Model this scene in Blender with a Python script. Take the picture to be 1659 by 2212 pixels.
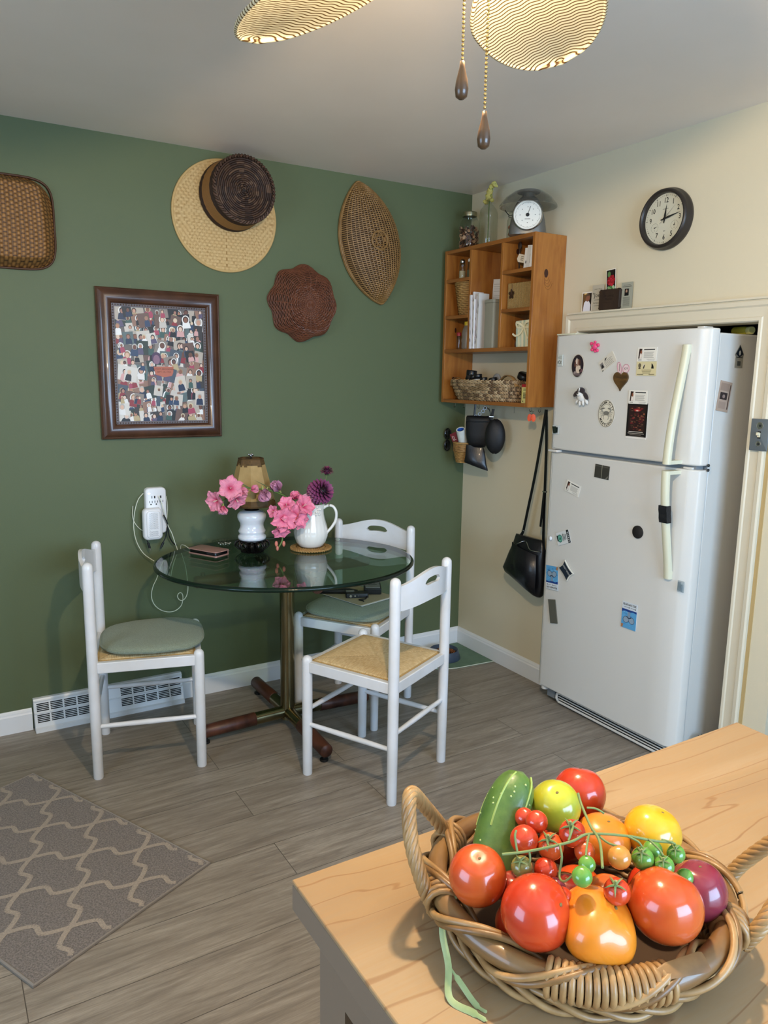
import bpy, bmesh, math, random
from math import pi, sin, cos, radians, sqrt
from mathutils import Vector, Matrix, noise

for o in list(bpy.data.objects):
    bpy.data.objects.remove(o)
SC = bpy.context.scene
COL = SC.collection

# ---------------------------------------------------------------- camera
IMG_W, F_PX = 1659.0, 1635.83
cd = bpy.data.cameras.new('camera')
cam = bpy.data.objects.new('camera', cd)
COL.objects.link(cam)
cd.sensor_fit = 'HORIZONTAL'
cd.sensor_width = 36.0
cd.lens = 36.0 * F_PX / IMG_W
cd.clip_start = 0.02
CAM = Vector((-2.53791, -3.34993, 1.49950))
YAW, PITCH, ROLL = 1.0263376, -0.1766130, 0.0153033
fw = Vector((cos(YAW) * cos(PITCH), sin(YAW) * cos(PITCH), sin(PITCH)))
rt = fw.cross(Vector((0, 0, 1))).normalized()
up = rt.cross(fw)
r2 = cos(ROLL) * rt + sin(ROLL) * up
u2 = -sin(ROLL) * rt + cos(ROLL) * up
cam.matrix_world = Matrix(((r2.x, u2.x, -fw.x, CAM.x), (r2.y, u2.y, -fw.y, CAM.y), (r2.z, u2.z, -fw.z, CAM.z), (0, 0, 0, 1)))
SC.camera = cam

# ---------------------------------------------------------------- light and exposure
SC.view_settings.view_transform = 'Standard'
SC.view_settings.look = 'None'
SC.view_settings.gamma = 1.0
SC.view_settings.use_curve_mapping = False
SC.view_settings.exposure = EXPOSURE = 0.0
BULB_W, SOUTH_W, WEST_W = 92.0, 118.0, 38.0
BULB_C = (1.0, 0.77, 0.50)
DAY_C = (0.47, 0.70, 1.0)

world = bpy.data.worlds.new('world')
SC.world = world
world.use_nodes = True
nt = world.node_tree
bg = nt.nodes['Background']
sky = nt.nodes.new('ShaderNodeTexSky')
sky.sky_type = 'HOSEK_WILKIE'
sky.sun_direction = (-0.3, 0.6, 0.7)
nt.links.new(sky.outputs[0], bg.inputs[0])
bg.inputs[1].default_value = 0.5


def area(name, loc, rot, sx, sy, w, col):
    l = bpy.data.lights.new(name, 'AREA')
    l.shape = 'RECTANGLE'
    l.size, l.size_y, l.energy, l.color = sx, sy, w, col
    o = bpy.data.objects.new(name, l)
    o.location, o.rotation_euler = loc, rot
    COL.objects.link(o)
    return o


area('daylight_south', (-1.35, -4.93, 1.45), (radians(90), 0, 0), 1.9, 1.2, SOUTH_W, DAY_C)
area('daylight_west', (-4.13, -2.6, 1.45), (radians(90), 0, radians(-90)), 1.3, 1.1, WEST_W, DAY_C)

# ---------------------------------------------------------------- materials


def lin(c):
    if isinstance(c, str):
        c = [int(c[i:i + 2], 16) / 255 for i in (0, 2, 4)]
    return tuple(x / 12.92 if x <= .04045 else ((x + .055) / 1.055) ** 2.4 for x in c[:3])


def nn(nt, t, **k):
    n = nt.nodes.new('ShaderNode' + t)
    for a, b in k.items():
        setattr(n, a, b)
    return n


def mth(nt, op, a, b=None, c=None):
    n = nn(nt, 'Math', operation=op)
    for i, v in enumerate((a, b, c)):
        if v is None:
            continue
        if isinstance(v, (int, float)):
            n.inputs[i].default_value = v
        else:
            nt.links.new(v, n.inputs[i])
    return n.outputs[0]


def mixc(nt, f, a, b):
    n = nn(nt, 'Mix', data_type='RGBA')
    for i, v in ((0, f), (6, a), (7, b)):
        if isinstance(v, tuple):
            n.inputs[i].default_value = (*v[:3], 1)
        elif isinstance(v, (int, float)):
            n.inputs[i].default_value = v
        else:
            nt.links.new(v, n.inputs[i])
    return n.outputs[2]


def ramp(nt, f, stops):
    n = nn(nt, 'ValToRGB')
    e = n.color_ramp.elements
    while len(e) < len(stops):
        e.new(0.5)
    for k, (p, c) in zip(e, stops):
        k.position = p
        k.color = (*lin(c), 1) if isinstance(c, str) else (c, c, c, 1)
    nt.links.new(f, n.inputs[0])
    return n.outputs[0]


def coords(nt, scale=(1, 1, 1), which='Object', rot=(0, 0, 0)):
    tc = nn(nt, 'TexCoord')
    mp = nn(nt, 'Mapping')
    mp.inputs['Scale'].default_value = scale
    mp.inputs['Rotation'].default_value = rot
    nt.links.new(tc.outputs[which], mp.inputs[0])
    return mp.outputs[0]


def noise_t(nt, vec, scale, detail=4, rough=.55, dist=0):
    n = nn(nt, 'TexNoise')
    nt.links.new(vec, n.inputs['Vector'])
    n.inputs['Scale'].default_value = scale
    n.inputs['Detail'].default_value = detail
    n.inputs['Roughness'].default_value = rough
    n.inputs['Distortion'].default_value = dist
    return n.outputs['Fac']


def mat(name, col='cccccc', rough=.5, metal=0, trans=0, ior=1.45, coat=0, var=None, bump=None, sss=0, emit=None, attr=False, spec=.5, sheen=0, alpha=1):
    """var=(colour2, scale, stretch, contrast) ; bump=(scale, strength, stretch)"""
    m = bpy.data.materials.new(name)
    m.use_nodes = True
    nt = m.node_tree
    b = nt.nodes['Principled BSDF']
    I = b.inputs
    I['Base Color'].default_value = (*lin(col), 1)
    I['Roughness'].default_value = rough
    I['Metallic'].default_value = metal
    I['Transmission Weight'].default_value = trans
    I['IOR'].default_value = ior
    I['Coat Weight'].default_value = coat
    I['Specular IOR Level'].default_value = spec
    I['Sheen Weight'].default_value = sheen
    I['Alpha'].default_value = alpha
    if sss:
        I['Subsurface Weight'].default_value = sss
        I['Subsurface Scale'].default_value = .01
    base = None
    if attr:
        a = nn(nt, 'Attribute', attribute_name='Col')
        base = a.outputs['Color']
    if var:
        c2, sc_, st, ct = (list(var) + [(1, 1, 1), .2])[:4] if len(var) < 4 else var
        f = noise_t(nt, coords(nt, st), sc_)
        f = ramp(nt, f, [(max(0, .5 - ct), 0.0), (min(1, .5 + ct), 1.0)])
        base = mixc(nt, f, base if base is not None else lin(col), lin(c2)) if not attr else mixc(nt, mth(nt, 'MULTIPLY', f, .45), base, lin(c2))
    if base is not None:
        nt.links.new(base, I['Base Color'])
    if bump:
        bs, bstr, bst = (list(bump) + [(1, 1, 1)])[:3]
        bn = nn(nt, 'Bump')
        bn.inputs['Strength'].default_value = bstr
        bn.inputs['Distance'].default_value = .002
        nt.links.new(noise_t(nt, coords(nt, bst), bs, 3), bn.inputs['Height'])
        nt.links.new(bn.outputs[0], I['Normal'])
    if emit:
        I['Emission Color'].default_value = (*lin(emit[0]), 1)
        I['Emission Strength'].default_value = emit[1]
    return m


def thin_glass(name, tint='f2f5f3', rough=0.0, ior=1.5):
    m = bpy.data.materials.new(name)
    m.use_nodes = True
    nt = m.node_tree
    nt.nodes.remove(nt.nodes['Principled BSDF'])
    out = nt.nodes['Material Output']
    fr = nn(nt, 'Fresnel')
    geo = nn(nt, 'NewGeometry')
    nt.links.new(mth(nt, 'ADD', mth(nt, 'MULTIPLY', geo.outputs['Backfacing'], 1 / ior - ior), ior), fr.inputs[0])
    tr = nn(nt, 'BsdfTransparent')
    tr.inputs[0].default_value = (*lin(tint), 1)
    gl = nn(nt, 'BsdfGlossy')
    gl.inputs['Roughness'].default_value = rough
    gl.inputs[0].default_value = (1, 1, 1, 1)
    mx = nn(nt, 'MixShader')
    nt.links.new(fr.outputs[0], mx.inputs[0])
    nt.links.new(tr.outputs[0], mx.inputs[1])
    nt.links.new(gl.outputs[0], mx.inputs[2])
    nt.links.new(mx.outputs[0], out.inputs[0])
    return m


M = {}

# ---------------------------------------------------------------- mesh builder


def FR(o, u, v):
    """frame with axes u, v, n=u x v at origin o"""
    u, v = Vector(u).normalized(), Vector(v).normalized()
    n = u.cross(v)
    return Matrix(((u.x, v.x, n.x, o[0]), (u.y, v.y, n.y, o[1]), (u.z, v.z, n.z, o[2]), (0, 0, 0, 1)))


def on_green(x, z, off=0.0, rot=0):
    return FR((x, -off, z), (1, 0, 0), (0, 0, 1)) @ Matrix.Rotation(rot, 4, 'Z')


def on_cream(u, z, off=0.0, rot=0):
    return FR((-off, -u, z), (0, -1, 0), (0, 0, 1)) @ Matrix.Rotation(rot, 4, 'Z')


class MB:
    def __init__(s, T=None):
        s.v, s.f, s.m, s.c = [], [], [], []
        s.T = T
        s.mi = 0
        s.col = None

    def add(s, vs, fs, col=None):
        b = len(s.v)
        if s.T is not None:
            vs = [s.T @ Vector(v) for v in vs]
        s.v += [tuple(v) for v in vs]
        c = col if col is not None else s.col
        if isinstance(c, str):
            c = lin(c)
        for f in fs:
            s.f.append([b + i for i in f])
            s.m.append(s.mi)
            s.c.append(c)
        return s

    def box(s, c, d, rz=0, col=None, R=None):
        hx, hy, hz = d[0] / 2, d[1] / 2, d[2] / 2
        m = R if R is not None else Matrix.Rotation(rz, 3, 'Z')
        vs = [Vector(c) + m @ Vector((x, y, z)) for x in (-hx, hx) for y in (-hy, hy) for z in (-hz, hz)]
        return s.add(vs, [(0, 1, 3, 2), (4, 6, 7, 5), (0, 4, 5, 1), (2, 3, 7, 6), (0, 2, 6, 4), (1, 5, 7, 3)], col)

    def b2(s, a, b, col=None):
        return s.box([(a[i] + b[i]) / 2 for i in range(3)], [abs(b[i] - a[i]) for i in range(3)], col=col)

    def loft(s, rings, caps=True, closed=True, loop=False, col=None):
        n = len(rings[0])
        vs = [p for r in rings for p in r]
        fs = []
        R = len(rings)
        for i in range(R if loop else R - 1):
            j = (i + 1) % R
            for k in range(n if closed else n - 1):
                l = (k + 1) % n
                fs.append((i * n + k, i * n + l, j * n + l, j * n + k))
        if caps and not loop and closed:
            fs.append(tuple(range(n - 1, -1, -1)))
            fs.append(tuple((R - 1) * n + k for k in range(n)))
        return s.add(vs, fs, col)

    def tube(s, path, r=.005, n=8, caps=True, loop=False, flat=None, col=None, up0=None):
        P = [Vector(p) for p in path]
        N = len(P)
        rings = []
        t0 = None
        for i in range(N):
            if loop:
                t = P[(i + 1) % N] - P[i - 1]
            else:
                t = P[min(i + 1, N - 1)] - P[max(i - 1, 0)]
            if t.length < 1e-9:
                t = t0 or Vector((0, 0, 1))
            t.normalize()
            if i == 0:
                a = Vector(up0) if up0 else (Vector((0, 0, 1)) if abs(t.z) < .9 else Vector((1, 0, 0)))
                nrm = (a - t * a.dot(t)).normalized()
            else:
                nrm = (nrm - t * nrm.dot(t))
                nrm = nrm.normalized() if nrm.length > 1e-6 else t.orthogonal().normalized()
            if up0 and flat:
                a = Vector(up0)
                q = a - t * a.dot(t)
                if q.length > 1e-3:
                    nrm = q.normalized()
            b = t.cross(nrm)
            rr = r[i] if isinstance(r, (list, tuple)) else r
            fa, fb = flat if flat else (1, 1)
            rings.append([P[i] + nrm * (rr * fa * cos(2 * pi * k / n)) + b * (rr * fb * sin(2 * pi * k / n)) for k in range(n)])
            t0 = t
        return s.loft(rings, caps, True, loop, col)

    def lathe(s, prof, n=32, c=(0, 0, 0), sx=1, sy=1, col=None, caps=False, ax=None):
        rings = []
        for r, z in prof:
            ring = [Vector((r * sx * cos(2 * pi * k / n), r * sy * sin(2 * pi * k / n), z)) for k in range(n)]
            if ax is not None:
                ring = [ax @ p for p in ring]
            rings.append([Vector(c) + p for p in ring])
        return s.loft(rings, caps, True, False, col)

    def ell(s, c, r, nu=20, nv=12, fn=None, R=None, col=None):
        if not isinstance(r, (tuple, list)):
            r = (r, r, r)
        vs = []
        for j in range(1, nv):
            th = pi * j / nv
            for i in range(nu):
                ph = 2 * pi * i / nu
                d = Vector((sin(th) * cos(ph), sin(th) * sin(ph), cos(th)))
                k = fn(d, th, ph) if fn else 1
                p = Vector((d.x * r[0] * k, d.y * r[1] * k, d.z * r[2] * k))
                vs.append(p)
        k0 = fn(Vector((0, 0, 1)), 0, 0) if fn else 1
        k1 = fn(Vector((0, 0, -1)), pi, 0) if fn else 1
        vs += [Vector((0, 0, r[2] * k0)), Vector((0, 0, -r[2] * k1))]
        if R is not None:
            vs = [R @ v for v in vs]
        vs = [Vector(c) + v for v in vs]
        fs = []
        for j in range(nv - 2):
            for i in range(nu):
                l = (i + 1) % nu
                fs.append((j * nu + i, (j + 1) * nu + i, (j + 1) * nu + l, j * nu + l))
        t, b = (nv - 1) * nu, (nv - 1) * nu + 1
        for i in range(nu):
            l = (i + 1) % nu
            fs.append((t, i, l))
            fs.append((b, (nv - 2) * nu + l, (nv - 2) * nu + i))
        return s.add(vs, fs, col)

    def prism(s, poly, z0, z1, col=None):
        n = len(poly)
        vs = [(x, y, z0) for x, y in poly] + [(x, y, z1) for x, y in poly]
        fs = [tuple(range(n - 1, -1, -1)), tuple(range(n, 2 * n))] + [(i, (i + 1) % n, n + (i + 1) % n, n + i) for i in range(n)]
        return s.add(vs, fs, col)

    def poly(s, pts, z=0, col=None):
        return s.add([(p[0], p[1], z if len(p) < 3 else p[2]) for p in pts], [tuple(range(len(pts)))], col)

    def rect(s, x0, y0, x1, y1, z=0, col=None):
        return s.poly([(x0, y0), (x1, y0), (x1, y1), (x0, y1)], z, col)

    def disc(s, cx, cy, rx, ry=None, z=0, col=None, n=24, rot=0):
        ry = ry or rx
        pts = []
        for k in range(n):
            a, b = rx * cos(2 * pi * k / n), ry * sin(2 * pi * k / n)
            pts.append((cx + a * cos(rot) - b * sin(rot), cy + a * sin(rot) + b * cos(rot)))
        return s.poly(pts, z, col)

    def grid(s, fn, nu, nv, col=None, closed_u=False, colfn=None):
        """fn(i,j)->point, nu x nv quads"""
        b = len(s.v)
        vs = [fn(i, j) for j in range(nv + 1) for i in range(nu + (0 if closed_u else 1))]
        w = nu if closed_u else nu + 1
        if s.T is not None:
            vs = [s.T @ Vector(v) for v in vs]
        s.v += [tuple(v) for v in vs]
        for j in range(nv):
            for i in range(nu):
                l = (i + 1) % w if closed_u else i + 1
                s.f.append([b + j * w + i, b + j * w + l, b + (j + 1) * w + l, b + (j + 1) * w + i])
                s.m.append(s.mi)
                c = colfn(i, j) if colfn else (col if col is not None else s.col)
                s.c.append(lin(c) if isinstance(c, str) else c)
        return s

    def text(s, txt, size, x=0, y=0, z=0, depth=0.0, col=None, align='CENTER', sx=1.0, arc=None, bold=0.0):
        cu = bpy.data.curves.new('lettering', 'FONT')
        cu.body, cu.size, cu.align_x, cu.align_y = txt, size, align, 'CENTER'
        cu.extrude = depth
        cu.offset = bold * size
        cu.resolution_u = 2
        o = bpy.data.objects.new('lettering', cu)
        COL.objects.link(o)
        me = o.to_mesh()
        T = Matrix.Translation((x, y, z)) @ Matrix.Diagonal((sx, 1, 1, 1))
        if arc is not None:
            T = Matrix.Translation((x, y, z)) @ Matrix.Rotation(arc, 4, 'Z') @ Matrix.Diagonal((sx, 1, 1, 1))
        s.add([T @ v.co for v in me.vertices], [tuple(p.vertices) for p in me.polygons], col)
        o.to_mesh_clear()
        bpy.data.objects.remove(o)
        bpy.data.curves.remove(cu)
        return s

    def build(s, name, mats, parent=None, smooth=65, bevel=0, bseg=2, sub=0, loc=None, Mx=None, solid=0, attr=None):
        me = bpy.data.meshes.new(name)
        vs = s.v
        if loc is not None:
            L = Vector(loc)
            vs = [Vector(v) - L for v in vs]
        me.from_pydata([tuple(v) for v in vs], [], s.f)
        if not isinstance(mats, (list, tuple)):
            mats = [mats]
        for m in mats:
            me.materials.append(m)
        me.polygons.foreach_set('material_index', s.m)
        if any(c is not None for c in s.c):
            at = me.color_attributes.new('Col', 'FLOAT_COLOR', 'CORNER')
            buf = []
            for f, c in zip(s.f, s.c):
                c = c or (.8, .8, .8)
                buf += [c[0], c[1], c[2], 1.0] * len(f)
            at.data.foreach_set('color', buf)
        bm = bmesh.new()
        bm.from_mesh(me)
        bmesh.ops.recalc_face_normals(bm, faces=bm.faces)
        bm.to_mesh(me)
        bm.free()
        if smooth:
            me.polygons.foreach_set('use_smooth', [True] * len(me.polygons))
            me.set_sharp_from_angle(angle=radians(smooth))
        me.update()
        o = bpy.data.objects.new(name, me)
        COL.objects.link(o)
        if parent is not None:
            o.parent = parent
        if loc is not None:
            o.location = loc
        if Mx is not None:
            o.matrix_basis = Mx
        if solid:
            q = o.modifiers.new('solid', 'SOLIDIFY')
            q.thickness = solid
        if bevel:
            q = o.modifiers.new('bevel', 'BEVEL')
            q.width, q.segments, q.limit_method = bevel, bseg, 'ANGLE'
            q.angle_limit = radians(40)
        if sub:
            q = o.modifiers.new('sub', 'SUBSURF')
            q.levels = q.render_levels = sub
        return o


def tag(o, label=None, cat=None, group=None, kind=None):
    for k, v in (('label', label), ('category', cat), ('group', group), ('kind', kind)):
        if v:
            o[k] = v
    return o


def thing(name, label, cat, loc=(0, 0, 0), rz=0, group=None, Mx=None):
    o = bpy.data.objects.new(name, None)
    o.empty_display_size = .05
    COL.objects.link(o)
    if Mx is not None:
        o.matrix_basis = Mx
    else:
        o.location = loc
        o.rotation_euler = (0, 0, rz)
    return tag(o, label, cat, group)


def single(mb, name, mats, label, cat, loc=None, group=None, kind=None, **k):
    return tag(mb.build(name, mats, None, loc=loc, **k), label, cat, group, kind)


def copy_tree(o, parent=None):
    c = o.copy()
    COL.objects.link(c)
    if parent is not None:
        c.parent = parent
    for ch in [x for x in bpy.data.objects if x.parent == o]:
        copy_tree(ch, c)
    return c


def struct(mb, name, mats, **k):
    o = mb.build(name, mats, **k)
    if k.get('parent') is None:
        o['kind'] = 'structure'
    return o


def bez(pts, n=12):
    """Catmull-Rom through points"""
    P = [Vector(p) for p in pts]
    out = []
    for i in range(len(P) - 1):
        p0, p1, p2, p3 = P[max(i - 1, 0)], P[i], P[i + 1], P[min(i + 2, len(P) - 1)]
        for k in range(n):
            t = k / n
            out.append(.5 * ((2 * p1) + (p2 - p0) * t + (2 * p0 - 5 * p1 + 4 * p2 - p3) * t * t + (3 * p1 - p0 - 3 * p2 + p3) * t ** 3))
    out.append(P[-1])
    return out


def sm(a, b, x):
    t = max(0, min(1, (x - a) / (b - a)))
    return t * t * (3 - 2 * t)


def smooth_poly(pts, n=8):
    P = [Vector(p) for p in pts]
    out = []
    L = len(P)
    for i in range(L):
        p0, p1, p2, p3 = P[i - 1], P[i], P[(i + 1) % L], P[(i + 2) % L]
        for k in range(n):
            t = k / n
            out.append(.5 * ((2 * p1) + (p2 - p0) * t + (2 * p0 - 5 * p1 + 4 * p2 - p3) * t * t + (3 * p1 - p0 - 3 * p2 + p3) * t ** 3))
    return out


rnd = random.Random(7)
# ---------------------------------------------------------------- setting: materials
def floor_mat():
    m = mat('vinyl_plank', rough=.42)
    nt = m.node_tree
    b = nt.nodes['Principled BSDF']
    v = coords(nt, (1, 1, 1))
    br = nn(nt, 'TexBrick')
    nt.links.new(v, br.inputs['Vector'])
    br.offset, br.offset_frequency, br.squash = .37, 2, 1
    br.inputs['Color1'].default_value = (0, 0, 0, 1)
    br.inputs['Color2'].default_value = (1, 1, 1, 1)
    br.inputs['Mortar'].default_value = (.5, .5, .5, 1)
    for k, x in (('Scale', 1), ('Mortar Size', .0012), ('Mortar Smooth', 0), ('Bias', 0), ('Brick Width', 1.22), ('Row Height', .18)):
        br.inputs[k].default_value = x
    tone = br.outputs['Color']
    # shift the grain per plank so it does not run on
    cm = nn(nt, 'CombineXYZ')
    nt.links.new(mth(nt, 'MULTIPLY', tone, 7.0), cm.inputs[0])
    nt.links.new(mth(nt, 'MULTIPLY', tone, 3.0), cm.inputs[2])
    va = nn(nt, 'VectorMath', operation='ADD')
    nt.links.new(v, va.inputs[0])
    nt.links.new(cm.outputs[0], va.inputs[1])

    def stretched(sx, sy, scale, d=5, dist=0):
        mp = nn(nt, 'Mapping')
        mp.inputs['Scale'].default_value = (sx, sy, 1)
        nt.links.new(va.outputs[0], mp.inputs[0])
        return noise_t(nt, mp.outputs[0], scale, d, .65, dist)
    g1 = stretched(1.2, 16, 3.2, 6, .4)
    g2 = stretched(6, 90, 4, 4)
    g3 = stretched(.8, 4, 2.2, 3, 1.5)
    c = ramp(nt, g1, [(.28, '736a60'), (.5, '968d80'), (.72, 'aea597')])
    c2 = mixc(nt, mth(nt, 'MULTIPLY', ramp(nt, g2, [(.3, 1.0), (.62, 0.0)]), .40), c, lin('5a5249'))
    c3 = mixc(nt, mth(nt, 'MULTIPLY', ramp(nt, g3, [(.36, 1.0), (.5, 0.0)]), .45), c2, lin('6d6358'))
    c4 = mixc(nt, mth(nt, 'MULTIPLY', tone, .35), c3, lin('80766a'))
    c5 = mixc(nt, mth(nt, 'MULTIPLY', br.outputs['Fac'], .75), c4, lin('38322c'))
    nt.links.new(c5, b.inputs['Base Color'])
    bn = nn(nt, 'Bump')
    bn.inputs['Strength'].default_value = .25
    bn.inputs['Distance'].default_value = .001
    nt.links.new(g2, bn.inputs['Height'])
    nt.links.new(bn.outputs[0], b.inputs['Normal'])
    return m


M['floor'] = floor_mat()
M['green'] = mat('green_wall_paint', '5f694b', .55, spec=.3, bump=(160, .12), var=('5b664a', 3, (1, 1, 1), .3))
M['cream'] = mat('cream_wall_paint', 'd9ceb2', .6, bump=(220, .15))
M['ceil'] = mat('ceiling_paint', 'f0e4d6', .5, bump=(40, .06), var=('e8dccd', 1.5, (1, 1, 1), .2))
M['trim'] = mat('white_trim_paint', 'e6e8ea', .35)
M['casing'] = mat('ivory_casing_paint', 'd8cfb8', .42, bump=(90, .1))
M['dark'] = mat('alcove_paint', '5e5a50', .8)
M['bare'] = mat('bare_drywall_edge', 'b49a68', .8)
M['slate'] = mat('slate_blue_paint', '5f6f7c', .6)

# ---------------------------------------------------------------- setting: shell
HC = 2.44
XW, YS = -4.2, -5.0
struct(MB().b2((XW - .1, YS - .1, -.1), (2.4, .1, 0)), 'floor', M['floor'], smooth=0)
struct(MB().b2((XW - .1, YS - .1, HC), (2.4, .1, HC + .1)), 'ceiling', M['ceil'], smooth=0)
struct(MB().b2((XW - .1, 0, 0), (.1, .1, HC)), 'wall_north', M['green'], smooth=0)
# east wall with the refrigerator alcove
OY0, OY1, OZ = -.823, -1.686, 1.71
w = MB()
w.b2((0, OY0, 0), (.1, 0, HC))
w.b2((0, OY1, OZ), (.1, OY0, HC))
w.b2((0, -1.866, 0), (.1, OY1, HC))
struct(w, 'wall_east', M['cream'], smooth=0)
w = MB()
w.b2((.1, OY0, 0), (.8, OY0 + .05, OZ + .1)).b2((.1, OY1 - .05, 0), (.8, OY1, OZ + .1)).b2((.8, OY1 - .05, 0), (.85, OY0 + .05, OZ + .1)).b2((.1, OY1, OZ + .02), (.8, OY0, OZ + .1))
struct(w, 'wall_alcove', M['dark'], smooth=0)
w = MB()
w.b2((.1, -1.90, 0), (.22, -1.868, HC)).b2((0, YS, 0), (.1, -2.75, HC)).b2((0, -2.75, 2.05), (.1, -1.866, HC))
struct(w, 'wall_side', M['slate'], smooth=0)
w = MB().b2((2.3, YS, 0), (2.4, -.5, HC)).b2((.9, -.6, 0), (2.4, -.5, HC))
struct(w, 'wall_far', M['cream'], smooth=0)


def wall_with_window(name, axis, pos, a0, a1, w0, w1, z0, z1, m):
    b = MB()

    def q(s0, s1, h0, h1):
        if axis == 'y':
            b.b2((s0, pos - .1, h0), (s1, pos, h1))
        else:
            b.b2((pos - .1, s0, h0), (pos, s1, h1))
    q(a0, w0, 0, HC); q(w1, a1, 0, HC); q(w0, w1, 0, z0); q(w0, w1, z1, HC)
    struct(b, name, m, smooth=0)


wall_with_window('wall_south', 'y', YS, XW, 2.3, -2.35, -.35, .8, 2.1, M['cream'])
wall_with_window('wall_west', 'x', XW, YS, 0, -3.25, -1.95, .9, 2.05, M['cream'])
M['pane'] = thin_glass('window_glass')
for k, (axis, pos, a, b_, z0, z1) in enumerate((('y', YS, -2.35, -.35, .8, 2.1), ('x', XW, -3.25, -1.95, .9, 2.05))):
    f = MB()
    g = MB()

    def q(mb, s0, s1, h0, h1, t0=-.07, t1=-.03):
        if axis == 'y':
            mb.b2((s0, pos + t0, h0), (s1, pos + t1, h1))
        else:
            mb.b2((pos + t0, s0, h0), (pos + t1, s1, h1))
    q(f, a, a + .05, z0, z1); q(f, b_ - .05, b_, z0, z1); q(f, a, b_, z0, z0 + .05); q(f, a, b_, z1 - .05, z1)
    q(f, (a + b_) / 2 - .02, (a + b_) / 2 + .02, z0, z1); q(f, a, b_, (z0 + z1) / 2 - .02, (z0 + z1) / 2 + .02)
    q(g, a + .05, b_ - .05, z0 + .05, z1 - .05, -.052, -.048)
    wf = struct(f, 'window_%d' % (k + 1), M['trim'], smooth=0)
    g.build('window_pane', M['pane'], wf, smooth=0)

# baseboards (profile with a small bead on top)


def baseboard(name, p0, p1, nrm, h=.094, t=.016):
    p0, p1, nrm = Vector(p0), Vector(p1), Vector(nrm)
    prof = [(0, 0), (t, 0), (t, h * .78), (t * .75, h * .84), (t * .7, h * .9), (t * .3, h * .97), (t * .2, h), (0, h)]
    b = MB()
    b.loft([[p + nrm * a + Vector((0, 0, z)) for a, z in prof] for p in (p0, p1)])
    struct(b, name, M['trim'], smooth=0)


baseboard('baseboard_north', (0, 0, 0), (-1.603, 0, 0), (0, -1, 0))
baseboard('baseboard_left', (-2.245, 0, 0), (XW, 0, 0), (0, -1, 0))
baseboard('baseboard_east', (0, 0, 0), (0, -.75, 0), (-1, 0, 0))

# casing round the alcove
CW, CT = .076, .018
prof = [(0, .006), (.004, .013), (.014, .013), (.018, .009), (.05, .011), (.056, .018), (.07, .020), (.076, .016)]


def casing(name, a, b, ofs):
    """a,b points on the opening edge, ofs = outward direction"""
    a, b, ofs = Vector(a), Vector(b), Vector(ofs)
    mb = MB()
    pts = [(0, 0)] + prof + [(.076, 0)]
    d = (b - a).normalized()
    rings = []
    for P, sgn in ((a, -1), (b, 1)):
        rings.append([P + ofs * o + d * (sgn * o if name != 'x' else 0) + Vector((-h, 0, 0)) for o, h in pts])
    mb.loft(rings)
    return mb


cm = casing('trim_1', (0, OY0, OZ), (0, OY1, OZ), (0, 0, 1))
struct(cm, 'trim_1', M['casing'], smooth=0)
for nm, y, sg in (('trim_2', OY0, 1), ('trim_3', OY1, -1)):
    mb = MB()
    pts = [(0, 0)] + prof + [(.076, 0)]
    segs = [(0, OZ)] if nm == 'trim_2' else [(0, OZ)]
    for z0, z1 in segs:
        mb.loft([[Vector((-h, y + sg * o, z)) for o, h in pts] if z == z0 else [Vector((-h, y + sg * o, z1 + o)) for o, h in pts] for z in (z0, z1)])
    struct(mb, nm, M['casing'], smooth=0)
struct(MB().b2((-.004, OY1 - .090, 0), (0, OY1 - .0765, 1.30)), 'trim_4', M['bare'], smooth=0)
struct(MB().b2((-.026, OY0 + .06, OZ + .076), (0, OY1 - .08, OZ + .083)), 'trim_5', M['casing'], smooth=0)
# ---------------------------------------------------------------- floor register
M['reg'] = mat('white_enamel', 'dfe2e4', .35)
M['black'] = mat('black_void', '0b0b0b', .9)
reg = thing('floor_register', 'white metal baseboard heat register with two rows of slots behind the left chair', 'heat register', (-1.924, 0, 0))
L_ = .315
b = MB()
prof_r = [(0, .135), (-.018, .135), (-.022, .128), (-.052, .020), (-.062, .016), (-.064, 0), (0, 0)]
b.loft([[(x, y, z) for y, z in prof_r] for x in (-L_, L_)])
b.build('housing', M['reg'], reg, smooth=0)
# slot grille: bars of dark slots with white slats in front
b = MB(); g = MB()
def rp(t):  # point down the sloped face, t 0..1 top to bottom
    return Vector((0, -.022 - .030 * t, .128 - .108 * t))
for row, (t0, t1) in enumerate(((.10, .42), (.52, .84))):
    for half in (-1, 1):
        b = MB()
        for k in range(5):
            xc = half * (.035 + .0275 + k * .0545)
            a, c = rp(t0), rp(t1)
            for q in range(5):
                s0 = t0 + (t1 - t0) * (q + .22) / 5
                s1 = t0 + (t1 - t0) * (q + .82) / 5
                p, r_ = rp(s0), rp(s1)
                b.add([(xc - .024, p.y - .0008, p.z), (xc + .024, p.y - .0008, p.z), (xc + .024, r_.y - .0008, r_.z), (xc - .024, r_.y - .0008, r_.z)], [(0, 1, 2, 3)])
        b.build('grille_slots', M['black'], reg, smooth=0)
g.tube([rp(.47) + Vector((-L_, -.002, 0)), rp(.47) + Vector((L_, -.002, 0))], .003, 6)
g.build('face_rib', M['reg'], reg)
g = MB()
g.tube([rp(.02) + Vector((-L_, -.001, 0)), rp(.02) + Vector((L_, -.001, 0))], .003, 6)
g.build('face_rib', M['reg'], reg)

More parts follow.
